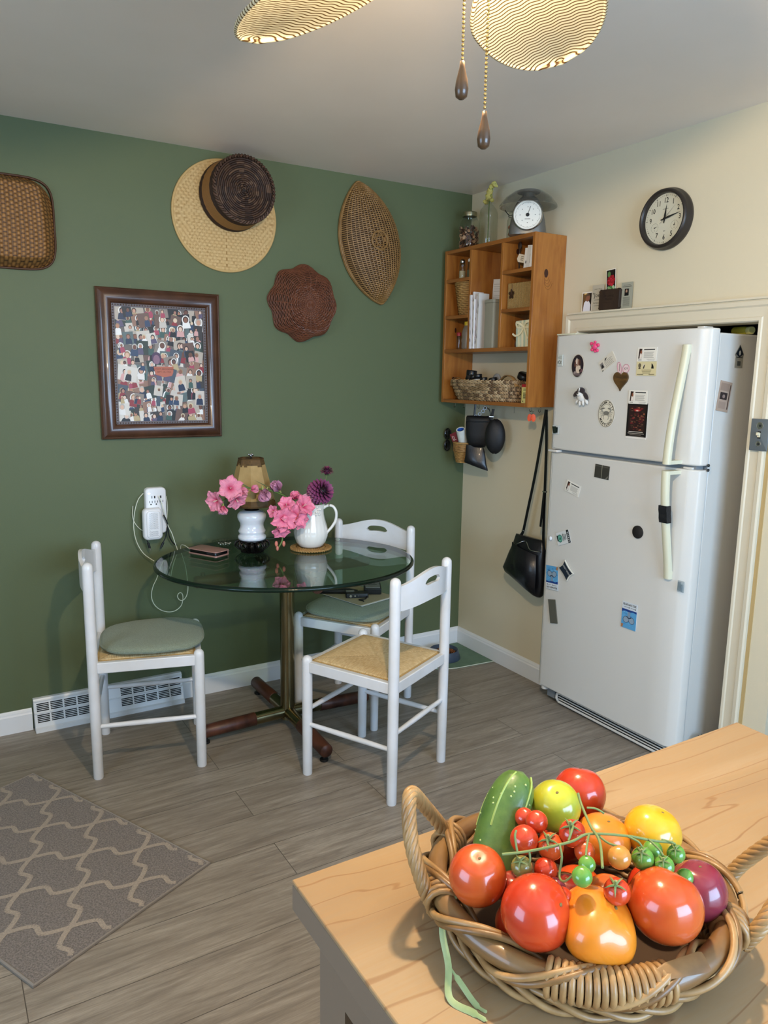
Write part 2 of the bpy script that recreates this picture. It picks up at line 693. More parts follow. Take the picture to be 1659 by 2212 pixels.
# ---------------------------------------------------------------- rug
M['rug'] = mat('rug_pile', '867c74', .95, var=('5f5751', 210, (1, 1, 1), .12), bump=(500, .9), sheen=.25)
M['rugline'] = mat('rug_line_pile', 'ab9d8c', .95, var=('94887b', 200, (1, 1, 1), .15), bump=(400, .5), sheen=.2)
M['rugedge'] = mat('rug_binding', '8d857c', .9, bump=(500, .8))
A0 = Vector((-1.885, -1.265, 0)); D1 = Vector((-.9027, -.4302, 0)); D2 = Vector((-.4302, .9027, 0))
RT = Matrix(((D2.x, D1.x, 0, A0.x), (D2.y, D1.y, 0, A0.y), (0, 0, 1, 0), (0, 0, 0, 1)))  # u along .94 side, v along .60 side
RL, RW = .94, .59
b = MB()
b.b2((.006, .006, 0), (RL - .006, RW - .006, .009))
b.mi = 1
PU, PV = .243, .226
U0, V0 = .228, .190   # a lantern centre
def clip(p):
    return .012 < p[0] < RL - .012 and .012 < p[1] < RW - .012
def edge(p, q, sg):
    """arc - notch - arc between two lattice nodes"""
    p, q = Vector(p), Vector(q)
    d = q - p; n = Vector((-d.y, d.x)).normalized(); L = d.length
    out = []
    for k in range(25):
        t = k / 24
        if t < .44: o = .17 * sin(pi * t / .88)
        elif t < .5: o = .17 - (t - .44) / .06 * .17
        elif t < .56: o = -(t - .5) / .06 * .17
        else: o = -.17 * sin(pi * (1 - t) / .88)
        out.append(p + d * t + n * (sg * o * L * .62))
    return out
for i in range(-3, 6):
    for j in range(-3, 6):
        if (i + j) % 2: continue
        nd = (U0 + i * PU / 2, V0 + (j + 1) * PV / 2)
        for di, dj in ((1, 1), (1, -1)):
            pts = edge(nd, (nd[0] + di * PU / 2, nd[1] + dj * PV / 2), dj)
            for k in range(len(pts) - 1):
                zr = .0096 + .00002 * k + .0005 * ((di * 3 + dj) % 4) * .1
                if not (clip(pts[k]) and clip(pts[k + 1])): continue
                t = (pts[min(k + 2, 24)] - pts[max(k - 1, 0)]).normalized(); n = Vector((-t.y, t.x)) * .0075
                a, c = pts[k], pts[k + 1]
                b.add([(a.x - n.x, a.y - n.y, zr), (c.x - n.x, c.y - n.y, zr), (c.x + n.x, c.y + n.y, zr), (a.x + n.x, a.y + n.y, zr)], [(0, 1, 2, 3)])
b.mi = 2
b.tube([(.004, .004, .005), (RL - .004, .004, .005), (RL - .004, RW - .004, .005), (.004, RW - .004, .005)], .006, 6, loop=True)
rug = single(b, 'rug', [M['rug'], M['rugline'], M['rugedge']], 'grey-brown area rug with a pale lattice trellis pattern at lower left', 'rug', Mx=RT, smooth=0)

# ---------------------------------------------------------------- glass table
TC = Vector((-1.282, -.492, 0)); TZ = .742
M['glass'] = thin_glass('table_glass', 'd3e6dc')
M['glassrim'] = mat('glass_rim', '0b1f17', .12, spec=.4)
M['brass'] = mat('antique_brass', '8e8464', .22, metal=1, var=('6f6648', 14, (1, 1, .2), .3))
M['darkwood'] = mat('dark_walnut', '5a3323', .42, var=('2e1710', 14, (1, .15, 1), .2), bump=(60, .3, (1, .1, 1)))
M['rubber'] = mat('black_rubber', '141414', .6)
tb = thing('dining_table', 'oval glass-top dining table on a brass and walnut pedestal', 'table', TC)
axu = Vector((-.94, .34)).normalized(); axv = Vector((-axu.y, axu.x))
def ov(t, k=0):
    a, c = .538 - k, .458 - k
    p = axu * (a * cos(t)) + axv * (c * sin(t))
    return (p.x, p.y)
N_ = 96
b = MB()
for z in (TZ, TZ - .018):
    b.poly([ov(2 * pi * k / N_, .012) for k in range(N_)], z)
b.mi = 1
ring = []
for dk, dz in ((.012, 0), (.004, -.002), (0, -.007), (0, -.012), (.004, -.0165), (.012, -.018)):
    ring.append([(*ov(2 * pi * k / N_, dk), TZ + dz) for k in range(N_)])
b.loft(ring, caps=False)
b.build('glass_top', [M['glass'], M['glassrim']], tb, smooth=60)
b = MB().tube([(0, 0, .03), (0, 0, .70)], .031, 28)
b.build('column', M['brass'], tb)
b = MB().ell((0, 0, .062), (.036, .036, .030)); b.build('hub', M['brass'], tb)
for k in range(4):
    a = pi / 2 * k + radians(-1)
    d = Vector((cos(a), sin(a), 0))
    t_ = MB().tube([d * .0 + Vector((0, 0, .062)), d * .15 + Vector((0, 0, .058))], .0265, 20)
    arm = t_.build('base_arm', M['brass'], tb)
    mb = MB(Matrix.Rotation(a - pi / 2, 4, 'Z'))
    mb.tube([(0, .15, .058), (0, .152, .058), (0, .385, .050), (0, .391, .050)], [.027, .0285, .0275, .024], 20)
    mb.build('wooden_foot', M['darkwood'], tb)
    f = MB().tube([d * .365 + Vector((0, 0, .0)), d * .365 + Vector((0, 0, .009)), d * .365 + Vector((0, 0, .01)), d * .365 + Vector((0, 0, .03))], [.017, .017, .008, .008], 14)
    f.build('glide', M['rubber'], tb)
for sg in (-1, 1):
    b = MB().tube([(0, 0, .690), (sg * .14, 0, .690)], .022, 18)
    b.build('top_arm', M['brass'], tb)
    b = MB().tube([(sg * .14, 0, .690), (sg * .142, 0, .690), (sg * .388, 0, .690), (sg * .393, 0, .690)], [.022, .0245, .0245, .021], 18)
    b.build('top_rail', M['darkwood'], tb)
    b = MB().tube([(0, 0, .690), (0, sg * .14, .690)], .022, 18); b.build('top_arm', M['brass'], tb)
    b = MB().tube([(0, sg * .14, .690), (0, sg * .30, .690)], .0245, 18); b.build('top_rail', M['darkwood'], tb)
for x, y in ((.36, 0), (-.36, 0), (0, .27), (0, -.27)):
    MB().tube([(x, y, .712), (x, y, TZ - .0182)], .009, 12).build('glass_pad', M['rubber'], tb)

# ---------------------------------------------------------------- chairs
M['chairp'] = mat('chair_white_paint', 'e4e6ea', .3, coat=.3, var=('d4d3d0', 5, (1, 1, 1), .2))
M['rush'] = mat('rush_seat', 'd2b27c', .75, attr=True, var=('a9854f', 90, (1, 1, 1), .25))
CWD, CDP, PR = .372, .378, .0195


def post(x, y, h, zs=0):
    b = MB()
    P = [(x, y, zs), (x, y, .004 + zs), (x, y, .3)]
    R_ = [PR * .86, PR * .93, PR]
    P += [(x, y, h - .028)]; R_ += [PR]
    for k in range(1, 6):
        a = pi / 2 * k / 5
        P.append((x, y, h - .020 + .020 * sin(a))); R_.append(max(PR * cos(a), .0005))
    b.tube(P, R_, 24)
    return b


def rush_seat(top=.458):
    b = MB()
    W_, D_ = CWD / 2 - .012, CDP / 2 - .012
    n = 150
    def P(i, j):
        u = -1 + 2 * i / n; v = -1 + 2 * j / n
        x, y = u * W_, v * D_
        e = 1 - max(abs(u), abs(v))
        diag = abs(abs(u) - abs(v))
        h = .0018 * abs(sin(pi * (u if abs(v) > abs(u) else v) * 25))
        h += -.004 * (1 - sm(0, .05, diag)) * .5
        h += .006 * sm(0, .22, e) - .004 * sm(.2, 1, e)
        h -= .010 * (1 - sm(0, .06, e))
        k = 1 if e > 0 else 0
        return (x, y, top + h)
    def Cc(i, j):
        u = -1 + 2 * (i + .5) / n; v = -1 + 2 * (j + .5) / n
        e = 1 - max(abs(u), abs(v))
        r_ = noise.noise(Vector((e * 9, (u if abs(v) > abs(u) else v) * 42, 1 if abs(u) > abs(v) else 5)))
        k = .5 + .5 * r_
        a, c = lin('dcc79a'), lin('b59a6c')
        return tuple(a[q] * k + c[q] * (1 - k) for q in range(3))
    b.grid(P, n, n, colfn=Cc)
    # wrapped edge strands
    b.col = lin('c6a66e')
    for s in (-1, 1):
        for q in range(46):
            t = -1 + 2 * (q + .5) / 46
            b.box((s * (W_ - .004), t * D_, top - .012), (.010, D_ * 2 / 46 * .8, .020))
            b.box((t * W_, s * (D_ - .004), top - .012), (W_ * 2 / 46 * .8, .010, .020))
    return b


def back_board():
    b = MB()
    n = 48
    th = .013
    cols = []
    half = CWD / 2
    for i in range(n + 1):
        s = -1 + 2 * i / n
        zt = .800 + .036 * (0.5 + .5 * cos(pi * s)) ** .9
        zb = .712 + .012 * (0.5 + .5 * cos(pi * s))
        q = abs(s) / .27
        hc = .785 + .010 * (1 - s * s * 8 if abs(s) < .3 else 0)
        hh = .0125 * sqrt(max(0, 1 - max(0, (abs(s) - .17) / .10) ** 2)) if abs(s) < .27 else 0
        x = s * half
        y = -.040 * (1 - s * s)
        cols.append((x, y, [zb, hc - hh, hc + hh, zt], hh))
    vs = []
    for x, y, zs, hh in cols:
        for sd in (-th / 2, th / 2):
            for z in zs:
                vs.append((x, -CDP / 2 + y + sd, z))
    fs = []
    def id_(i, sd, k): return i * 8 + sd * 4 + k
    for i in range(n):
        for k in range(3):
            hole = k == 1 and (cols[i][3] > 0 or cols[i + 1][3] > 0)
            if k == 1 and cols[i][3] == 0 and cols[i + 1][3] == 0: continue
            if hole: continue
            for sd in (0, 1):
                fs.append((id_(i, sd, k), id_(i + 1, sd, k), id_(i + 1, sd, k + 1), id_(i, sd, k + 1)))
        for k in (0, 3):
            fs.append((id_(i, 0, k), id_(i + 1, 0, k), id_(i + 1, 1, k), id_(i, 1, k)))
        if cols[i][3] > 0 or cols[i + 1][3] > 0:
            for k in (1, 2):
                fs.append((id_(i, 0, k), id_(i + 1, 0, k), id_(i + 1, 1, k), id_(i, 1, k)))
    for i in (0, n):
        for k in (0, 2):
            fs.append((id_(i, 0, k), id_(i, 0, k + 1), id_(i, 1, k + 1), id_(i, 1, k)))
    b.add(vs, fs)
    # rounded upper lip
    return b


def make_chair(label):
    t = thing('dining_chair', label, 'chair')
    hw, hd = CWD / 2, CDP / 2
    for sx in (-1, 1):
        post(sx * hw, -hd, .832).build('leg', M['chairp'], t)
        post(sx * hw, hd, .476).build('leg', M['chairp'], t)
    for s in (-1, 1):
        MB().box((s * hw, 0, .4345), (.022, CDP - .03, .041)).build('seat_rail', M['chairp'], t, bevel=.003)
        MB().box((0, s * hd, .4345), (CWD - .03, .022, .041)).build('seat_rail', M['chairp'], t, bevel=.003)
        MB().tube([(s * hw, -hd + .01, .205), (s * hw, 0, .205), (s * hw, hd - .01, .205)], [.0085, .0105, .0085], 14).build('stretcher', M['chairp'], t)
        MB().tube([(-hw + .01, s * hd, .262), (0, s * hd, .262), (hw - .01, s * hd, .262)], [.0085, .0105, .0085], 14).build('stretcher', M['chairp'], t)
    rush_seat().build('seat', M['rush'], t)
    back_board().build('backrest', M['chairp'], t, smooth=35)
    return t


def place_chair(ch, rear0, rear1, front_dir, label):
    """rear0/rear1 = floor points of the two rear posts"""
    a, c = Vector(rear0), Vector(rear1)
    f = Vector(front_dir)
    ch.location = ((a.x + c.x) / 2 + f.x * CDP / 2, (a.y + c.y) / 2 + f.y * CDP / 2, 0)
    ch.rotation_euler = (0, 0, math.atan2(f.y, f.x) - pi / 2)
    ch['label'] = label
    ch['group'] = 'rush-seat dining chairs round the glass table'


chA = make_chair('x')
chB = copy_tree(chA)
chC = copy_tree(chA)
place_chair(chA, (-1.219, -1.252), (-.886, -1.088), Vector((-.448, .894)).normalized(), 'white ladder-back chair with a bare rush seat, nearest the kitchen counter')
place_chair(chB, (-2.079, -.556), (-1.990, -.203), Vector((.966, -.26)).normalized(), 'white chair with a sage cushion standing left of the table by the heat register')
place_chair(chC, (-.676, -.505), (-.877, -.202), Vector((-.822, -.569)).normalized(), 'white chair tucked behind the table, papers and gadgets on its sage cushion')

M['cush'] = mat('sage_cushion_fabric', '8f9a88', .85, var=('78836f', 260, (1, 1, 1), .2), bump=(420, 1.0), sheen=.15)


def cushion(label, ch, dx, dy, rz, tilt=0):
    b = MB()
    n = 72
    def prof(k, s, z):
        t = 2 * pi * k / n
        c_, s_ = cos(t), sin(t)
        e = 3.2
        x = .195 * s * (abs(c_) ** (2 / e)) * (1 if c_ >= 0 else -1)
        y = .195 * s * (abs(s_) ** (2 / e)) * (1 if s_ >= 0 else -1)
        x *= 1 - .10 * (-y / .2 if y < 0 else 0)
        wob = .0025 * noise.noise(Vector((x * 14, y * 14, z * 5)))
        return (x, y, z + wob)
    levels = [(.0, .002), (.6, .002), (.93, .004), (.985, .008), (1.0, .013), (.99, .018), (.972, .0195), (.965, .0215), (.93, .026), (.8, .031), (.55, .034), (.3, .033), (.0, .031)]
    b.loft([[prof(k, max(s, .001), z) for k in range(n)] for s, z in levels], caps=False)
    o = single(b, 'seat_cushion', M['cush'], label, 'cushion', smooth=70)
    f = Matrix.Rotation(ch.rotation_euler.z, 4, 'Z')
    p = Vector(ch.location) + f @ Vector((dx, dy, 0))
    o.location = (p.x, p.y, .466)
    o.rotation_euler = (tilt, 0, ch.rotation_euler.z + rz)
    pi_ = MB()
    pi_.tube([prof(k, .992, .0165) for k in range(n)], .0032, 6, loop=True)
    pi_.build('piping', M['cush'], o)
    return o


cu1 = cushion('sage green cushion with rounded corners on the left chair', chB, 0, .02, 0.02)
cu2 = cushion('sage green cushion under the papers on the chair behind the table', chC, 0, .012, 0)

# ---------------------------------------------------------------- kitchen island
def maple_mat():
    m = mat('maple_butcher_block', rough=.38)
    nt = m.node_tree
    b = nt.nodes['Principled BSDF']
    v = coords(nt, (1, 1, 1))
    n0 = noise_t(nt, coords(nt, (.9, 3.2, 1)), 2.2, 3, .5, .8)
    sp = nn(nt, 'SeparateXYZ')
    nt.links.new(v, sp.inputs[0])
    y = mth(nt, 'ADD', sp.outputs[1], mth(nt, 'MULTIPLY', n0, .22))
    s = mth(nt, 'SINE', mth(nt, 'MULTIPLY', y, 150))
    fine = noise_t(nt, coords(nt, (3, 60, 1)), 5, 5, .6)
    base = ramp(nt, n0, [(.3, '937757'), (.55, '9d8361'), (.75, 'a88f6f')])
    line = ramp(nt, s, [(.955, 0.0), (1.0, 1.0)])
    c = mixc(nt, mth(nt, 'MULTIPLY', line, .55), base, lin('7a5130'))
    c = mixc(nt, mth(nt, 'MULTIPLY', ramp(nt, fine, [(.35, 1.0), (.6, 0.0)]), .28), c, lin('a07a4c'))
    nt.links.new(c, b.inputs['Base Color'])
    return m


M['maple'] = maple_mat()
M['cab_taupe'] = mat('taupe_cabinet_paint', '7d6a58', .45)
island = thing('kitchen_island', 'maple-topped kitchen island with taupe panelled side, in the foreground', 'kitchen island', (-1.78, -3.25, 0))
CZ = .91
IX0, IX1, IY0, IY1 = -2.207, -1.353, -3.95, -2.605
def ib(mb, name, m, **k):
    mb.v = [(v[0] + 1.78, v[1] + 3.25, v[2]) for v in mb.v]
    return mb.build(name, m, island, **k)
ib(MB().b2((IX0, IY0, CZ - .006), (IX1, IY1, CZ)), 'countertop', M['maple'], bevel=.0015)
ib(MB().b2((IX0, IY0, CZ - .040), (IX1, IY1, CZ - .006)), 'edge_band', M['cab_taupe'], bevel=.0015)
c0, c1, d0, d1 = IX0 + .015, IX1 - .03, IY0 + .03, IY1 - .045
ib(MB().b2((c0 + .012, d0, .08), (c1, d1, CZ - .04)).b2((c0 + .05, d0, 0), (c1 - .05, d1 - .02, .08)), 'cabinet_body', M['cab_taupe'], smooth=0)
b2_ = MB()
for y0, y1 in ((d1 - .062, d1), (d1 - .66, d1 - .60), (d0, d0 + .06)):
    b2_.b2((c0, y0, .08), (c0 + .012, y1, CZ - .04))
for ya, yb in ((d1 - .60, d1 - .062), (d0 + .06, d1 - .66)):
    b2_.b2((c0, ya, CZ - .10), (c0 + .012, yb, CZ - .04)).b2((c0, ya, .08), (c0 + .012, yb, .16))
ib(b2_, 'side_panel', M['cab_taupe'], smooth=0)

# ---------------------------------------------------------------- refrigerator
M['fridge'] = mat('fridge_white_enamel', 'd6d4cd', .32, bump=(600, .12), coat=.15)
M['fhandle'] = mat('aged_ivory_plastic', 'd9d7bd', .35)
M['fgrey'] = mat('grey_gasket', '7c8388', .6)
M['fdark'] = mat('dark_grille', '23282b', .6)
FX, FY0, FY1 = -.13, -.806, -1.583   # door face, left and right edges
fr = thing('refrigerator', 'white two-door top-freezer refrigerator covered in magnets', 'refrigerator', (.25, -1.2, 0))
def fb(mb, name, m, par=fr, **k):
    for i, v in enumerate(mb.v):
        mb.v[i] = (v[0] - .25, v[1] + 1.2, v[2])
    return mb.build(name, m, par, **k)
fb(MB().b2((-.062, -1.578, .03), (.62, -.836, 1.675)), 'body', M['fridge'], bevel=.006, smooth=35)
def door(z0, z1):
    # plan outline: rounded left edge, wide chamfer at the right edge
    pts = [(-.066, FY0), (-.112, FY0 - .001), (-.124, FY0 - .008), (FX, FY0 - .022)]
    for k in range(9):
        t = k / 8
        pts.append((FX - .004 * sin(pi * t), FY0 - .022 + (FY1 + .045 - FY0 + .022) * t))
    pts += [(FX + .004, FY1 + .036), (-.114, FY1 + .006), (-.104, FY1), (-.066, FY1)]
    b = MB()
    b.loft([[(x, y, z) for x, y in pts] for z in (z0, z1)])
    return b
D_TOP = fb(door(1.193, 1.690), 'freezer_door', M['fridge'], bevel=.006, bseg=3, smooth=50)
D_BOT = fb(door(.072, 1.178), 'refrigerator_door', M['fridge'], bevel=.006, bseg=3, smooth=50)
fb(MB().b2((-.066, FY1 + .008, .08), (-.06, FY0 - .03, 1.68)).b2((-.11, FY1 + .02, 1.178), (-.07, FY0 - .02, 1.193)), 'gasket', M['fgrey'], smooth=0)
fb(MB().b2((-.14, FY0 - .004, 1.180), (-.06, FY0 - .06, 1.190)).b2((-.12, FY1 + .03, 1.690), (-.07, FY1 + .06, 1.696)).b2((-.12, FY1 + .03, 1.178), (-.07, FY1 + .07, 1.186)), 'hinge', M['fridge'], bevel=.002)
fb(MB().b2((-.125, FY0 - .005, 1.690), (-.05, FY0 - .12, 1.697)), 'hinge_cover', M['fhandle'], bevel=.002)
# door handles
def handle(z0, z1, flip):
    yc = -1.500
    path, wd = [], []
    for k in range(21):
        t = k / 20
        z = z0 + (z1 - z0) * t
        off = .060 * sm(0, 1, (1 - t) if flip else t) ** .7
        path.append((FX - .010 - off, yc + (.0 if flip else 0) , z))
    b = MB()
    rings = []
    for p in path:
        w_, h_ = .015, .009
        rings.append([(p[0] + a, p[1] + c, p[2]) for a, c in ((h_, -w_), (-h_ * .4, -w_), (-h_, -w_ * .6), (-h_, w_ * .6), (-h_ * .4, w_), (h_, w_))])
    b.loft(rings)
    zz = z0 if flip else z1
    e = .014
    zb = (z0, z0 + e) if flip else (z1 - e, z1)
    b.b2((FX - .068, yc - .014, zb[0]), (FX, yc + .014, zb[1]))
    zz2 = (z1 - .03, z1) if flip else (z0, z0 + .03)
    b.b2((FX - .012, yc - .014, zz2[0]), (FX, yc + .014, zz2[1]))
    return b
h1 = fb(handle(1.196, 1.632, True), 'handle', M['fhandle'], D_TOP, smooth=50)
h2 = fb(handle(.752, 1.172, False), 'handle', M['fhandle'], D_BOT, smooth=50)
b = MB()
for z in (0.97, 1.035):
    pass
wr = []
for k in range(5):
    z = .975 + .066 * k / 4
    j = .0015 * (k % 2)
    xx = FX - .010 - .060 * sm(0, 1, (z - .752) / .42) ** .7
    wr.append([(xx + a, -1.500 + c, z) for a, c in ((.012 + j, -.018), (-.012 - j, -.018), (-.0125 - j, .018), (.012 + j, .018))])
M['tape'] = mat('black_tape', '141619', .5, bump=(60, .8))
fb(MB().loft(wr), 'tape_wrap', M['tape'], smooth=0)
# bottom grille
b = MB()
b.b2((-.085, -1.565, .012), (-.06, -.905, .066))
fb(b, 'toe_grille_back', M['fdark'], smooth=0)
b = MB()
for k, z in enumerate((.014, .028, .040, .052, .062)):
    b.tube([(-.098, -1.555, z), (-.098, -.925, z)], .0032 if k else .006, 6)
b.tube([(-.09, -.925, .06), (-.10, -.915, .05), (-.10, -.912, .03), (-.09, -.915, .012)], .007, 8)
fb(b, 'toe_grille', M['fridge'])
fb(MB().b2((-.10, -.900, .020), (-.06, -.85, .066)), 'hinge_bracket', M['fgrey'], smooth=0)
fb(MB().tube([(-.105, -.838, .052), (-.105, -.838, .072)], .018, 14), 'hinge_foot', M['fridge'])
for y in (-.87, -1.55):
    for x in (-.03, .58):
        fb(MB().tube([(x, y, 0), (x, y, .032)], .016, 12), 'roller_foot', M['fdark'])
fb(MB().ell((-.075, -1.5885, 1.195), (.006, .004, .006)).ell((-.075, -1.5885, 1.178), (.006, .004, .006)), 'hinge_screw', M['fdark'])
# ---------------------------------------------------------------- baskets on the green wall
M['weave'] = mat('woven_reed', rough=.55, attr=True, var=('3a2412', 60, (1, 1, 1), .2))
M['straw'] = mat('straw', rough=.7, attr=True, var=('b18c55', 120, (1, 1, 1), .3))
M['coil'] = mat('coiled_grass', rough=.6, attr=True)
M['wicker'] = mat('wicker_cane', 'a07a48', .45, var=('7a5a30', 30, (1, 1, 1), .25))
M['wickred'] = mat('red_brown_wicker', '75462f', .5, var=('56301f', 35, (1, 1, 1), .25))


def lerp(a, b, t): return tuple(a[i] + (b[i] - a[i]) * t for i in range(len(a)))


# 1. rectangular twill basket, bottom towards the room
wb = thing('woven_basket', 'brown rectangular woven basket hung on the green wall at the far left', 'basket', Mx=on_green(-2.235, 2.06))
b = MB()
nu, nv = 156, 147
def wbP(i, j):
    u, v = -1 + 2 * i / nu, -1 + 2 * j / nv
    e = max(abs(u), abs(v))
    u0, v0 = u, v
    # superellipse box: face bulges, sides fall back to the rim
    w_ = .185 + .01 * (1 - v * v) + .008 * v * -1
    h_ = .160 + .014 * (1 - u * u)
    n = .072 * (1 - sm(.72, 1, abs(u)) ) * (1 - sm(.76, 1, abs(v))) + .010 * (1 - u * u) * (1 - v * v)
    sx = sin(min(abs(u) / .9, 1) * pi / 2) * (1 if u > 0 else -1)
    X = u * w_ * (1 - .12 * v ** 6)
    Y_ = v * h_ * (1 - .12 * u ** 6)
    cu = i / 6.0; cv = j / 7.0 + (int(i / 6) % 2) * .5
    fu, fv = cu % 1, cv % 1
    bump = sin(pi * fu) ** .6 * sin(pi * fv) ** .5
    return (X, Y_, n + .004 * bump + .002)
def wbC(i, j):
    cu = (i + .5) / 6.0; cv = (j + .5) / 7.0 + (int((i + .5) / 6) % 2) * .5
    fv = cv % 1
    k = (sin(pi * fv) * sin(pi * (cu % 1))) ** .6
    r_ = .5 + .5 * noise.noise(Vector((int(cu), int(cv), 3)))
    u, v = -1 + 2 * i / nu, -1 + 2 * j / nv
    hi = lerp(lin('94632e'), lin('bd8b4c'), r_)
    return lerp(lin('3d2310'), hi, k)
b.grid(wbP, nu, nv, colfn=wbC)
b.build('basket_body', M['weave'], wb, smooth=80)
b = MB(); b.col = lin('4a2c16')
rim = []
for k in range(80):
    t = 2 * pi * k / 80
    c_, s_ = cos(t), sin(t)
    e = 5
    rim.append((.190 * abs(c_) ** (2 / e) * (1 if c_ > 0 else -1), .170 * abs(s_) ** (2 / e) * (1 if s_ > 0 else -1), .006 + .0015 * (k % 2)))
for q in range(2):
    b.tube([(x, y, z + .005 * q) for x, y, z in rim], .0045, 6, loop=True)
b.build('rim', M['weave'], wb)

# 2. straw placemat disc
sp_ = thing('straw_tray', 'pale round straw tray hung flat on the green wall behind the dark coiled basket', 'tray', Mx=on_green(-1.345, 2.178))
b = MB()
nr, nth = 60, 150
def stP(i, j):
    t = 2 * pi * i / nth; r = .225 * max(j, .02) / nr
    x, y = r * cos(t), r * sin(t)
    cu, cv = x / .021, y / .013
    cu += .5 * (int(math.floor(cv)) % 2)
    bmp = (sin(pi * (cu % 1)) * sin(pi * (cv % 1))) ** .4
    return (x * 1.03, y * 1.02, .010 + .0035 * bmp * (1 if j < nr - 1 else 0))
def stC(i, j):
    t = 2 * pi * (i + .5) / nth; r = .225 * (j + .5) / nr
    cu, cv = r * cos(t) / .021, r * sin(t) / .013
    cu += .5 * (int(math.floor(cv)) % 2)
    k = (sin(pi * (cu % 1)) * sin(pi * (cv % 1))) ** .35
    r_ = .5 + .5 * noise.noise(Vector((math.floor(cu) * 3.1, math.floor(cv) * 1.7, 0)))
    return lerp(lin('9c7a45'), lerp(lin('cfae76'), lin('dcc08b'), r_), k)
b.grid(stP, nth, nr, closed_u=True, colfn=stC)
b.col = lin('c7a76f')
b.tube([(.232 * cos(2 * pi * k / 90), .2295 * sin(2 * pi * k / 90), .006) for k in range(90)], .006, 8, loop=True)
b.disc(0, 0, .228, .226, .002, n=60)
b.build('tray_disc', M['straw'], sp_, smooth=80)

# 3. coiled round basket, bottom towards the room
cb = thing('coiled_basket', 'dark brown coiled round basket with a tan side band over the straw tray', 'basket', Mx=on_green(-1.318, 2.262, .016))
b = MB(); n = 72
side = [(0, 'r'), ]
for q in range(15):
    z = .006 + q * .0098
    r = .142 - .0008 * q
    col = lin('332015') if (q < 3 or q > 10) else lin('8e6433')
    b.tube([((r + .001 * sin(40 * 2 * pi * k / n)) * cos(2 * pi * k / n), r * sin(2 * pi * k / n), z) for k in range(n)], .0054, 8, loop=True, col=col)
b.lathe([(.140, 0), (.134, .145), (.12, .148), (.0, .148)], 48, col=lin('20130c'))
b.build('basket_side', M['coil'], cb)
b = MB()
path, cols = [], []
turns = 15
for k in range(turns * 40):
    t = 2 * pi * k / 40
    r = .006 + .121 * k / (turns * 40)
    path.append(((r) * cos(t), r * sin(t), .151 + .0008 * sin(k * 2.1)))
for q in range(0, len(path) - 1, 1):
    pass
segs = 2
for s0 in range(0, len(path) - 1, segs):
    c_ = lin(('2c1b12', '3b261a', '46301f', '5a4332')[rnd.choice((0, 0, 1, 1, 2, 3))])
    b.tube(path[s0:s0 + segs + 1], .0042, 6, caps=False, col=c_)
for s in range(64):
    a = 2 * pi * s / 64
    b.tube([(.133 * cos(a), .133 * sin(a), .146), (.135 * cos(a + .07), .135 * sin(a + .07), .1555), (.127 * cos(a + .13), .127 * sin(a + .13), .156)], .0048, 6, col=lin('3a2618' if s % 2 else '50382a'))
b.build('basket_base', M['coil'], cb)

# 4. leaf-shaped wicker basket
lf = thing('leaf_basket', 'pointed leaf-shaped wicker basket with a ring-and-star motif near the corner', 'basket', Mx=on_green(-.620, 2.132, rot=radians(14.5)))
def leaf_w(t):  # half width, t -1..1 bottom to top
    return .158 * (max(0, 1 - abs(t) ** 2.1)) ** .86 + .004
LH = .285
def leaf_p(s, t, off=0):
    w_ = leaf_w(t)
    d = .095 * (max(0, 1 - s * s)) ** .55 * (max(.0, 1 - t * t)) ** .5
    return Vector((s * w_, t * LH, .012 + d + off))
b = MB()
rows = 62
for j in range(rows):
    t = -1 + 2 * (j + .5) / rows
    if abs(t) > .975: continue
    pts = []
    for i in range(37):
        s = -1 + 2 * i / 36
        k = (i // 2 + j) % 2
        o = .0028 * (1 if k else -1) * (.5 + .5 * cos(pi * (i % 2)))
        pts.append(leaf_p(s, t, o * 1.0))
    b.tube(pts, .0027, 5, caps=False)
b.build('weft_canes', M['wicker'], lf)
b = MB()
for q in range(19):
    s = -1 + 2 * q / 18
    b.tube([leaf_p(s * .985, -1 + 2 * k / 40, .001) for k in range(41)], .0022, 5)
b.build('warp_canes', M['wicker'], lf)
b = MB()
rimp = [Vector((leaf_w(-1 + 2 * k / 40), (-1 + 2 * k / 40) * LH, .010)) for k in range(41)] + [Vector((-leaf_w(1 - 2 * k / 40), (1 - 2 * k / 40) * LH, .010)) for k in range(41)]
b.tube([p + Vector((0, 0, .0)) for p in rimp], .0055, 7, loop=True)
b.tube([p * 1.0 + Vector((0, 0, .008)) for p in rimp], .0045, 7, loop=True)
b.build('rim', M['wicker'], lf)
b = MB()
for r in (.044, .040):
    b.tube([leaf_p(r * cos(2 * pi * k / 40) / leaf_w(0), r * sin(2 * pi * k / 40) / LH + .02, .006) for k in range(40)], .0025, 6, loop=True)
st = [(.040 * cos(a), .040 * sin(a)) for a in (radians(95), radians(5), radians(275), radians(185))]
for a in (90, 210, 330):
    for c in (a + 120,):
        b.tube([leaf_p(.040 * cos(radians(a) + (radians(c - a)) * k / 1) / leaf_w(0), .040 * sin(radians(a) + radians(c - a) * k) / LH + .02, .008) for k in (0, 1)], .0022, 5)
        b.tube([leaf_p(.040 * cos(radians(a + 60) + (radians(c - a)) * k) / leaf_w(0), .040 * sin(radians(a + 60) + radians(c - a) * k) / LH + .02, .009) for k in (0, 1)], .0022, 5)
b.build('ring_motif', M['wicker'], lf)
b = MB()
b.grid(lambda i, j: leaf_p(-1 + 2 * i / 20, -1 + 2 * j / 40, -.006), 20, 40)
M['wickdark'] = mat('basket_inside', '3e2a18', .8)
b.build('lining', M['wickdark'], lf)

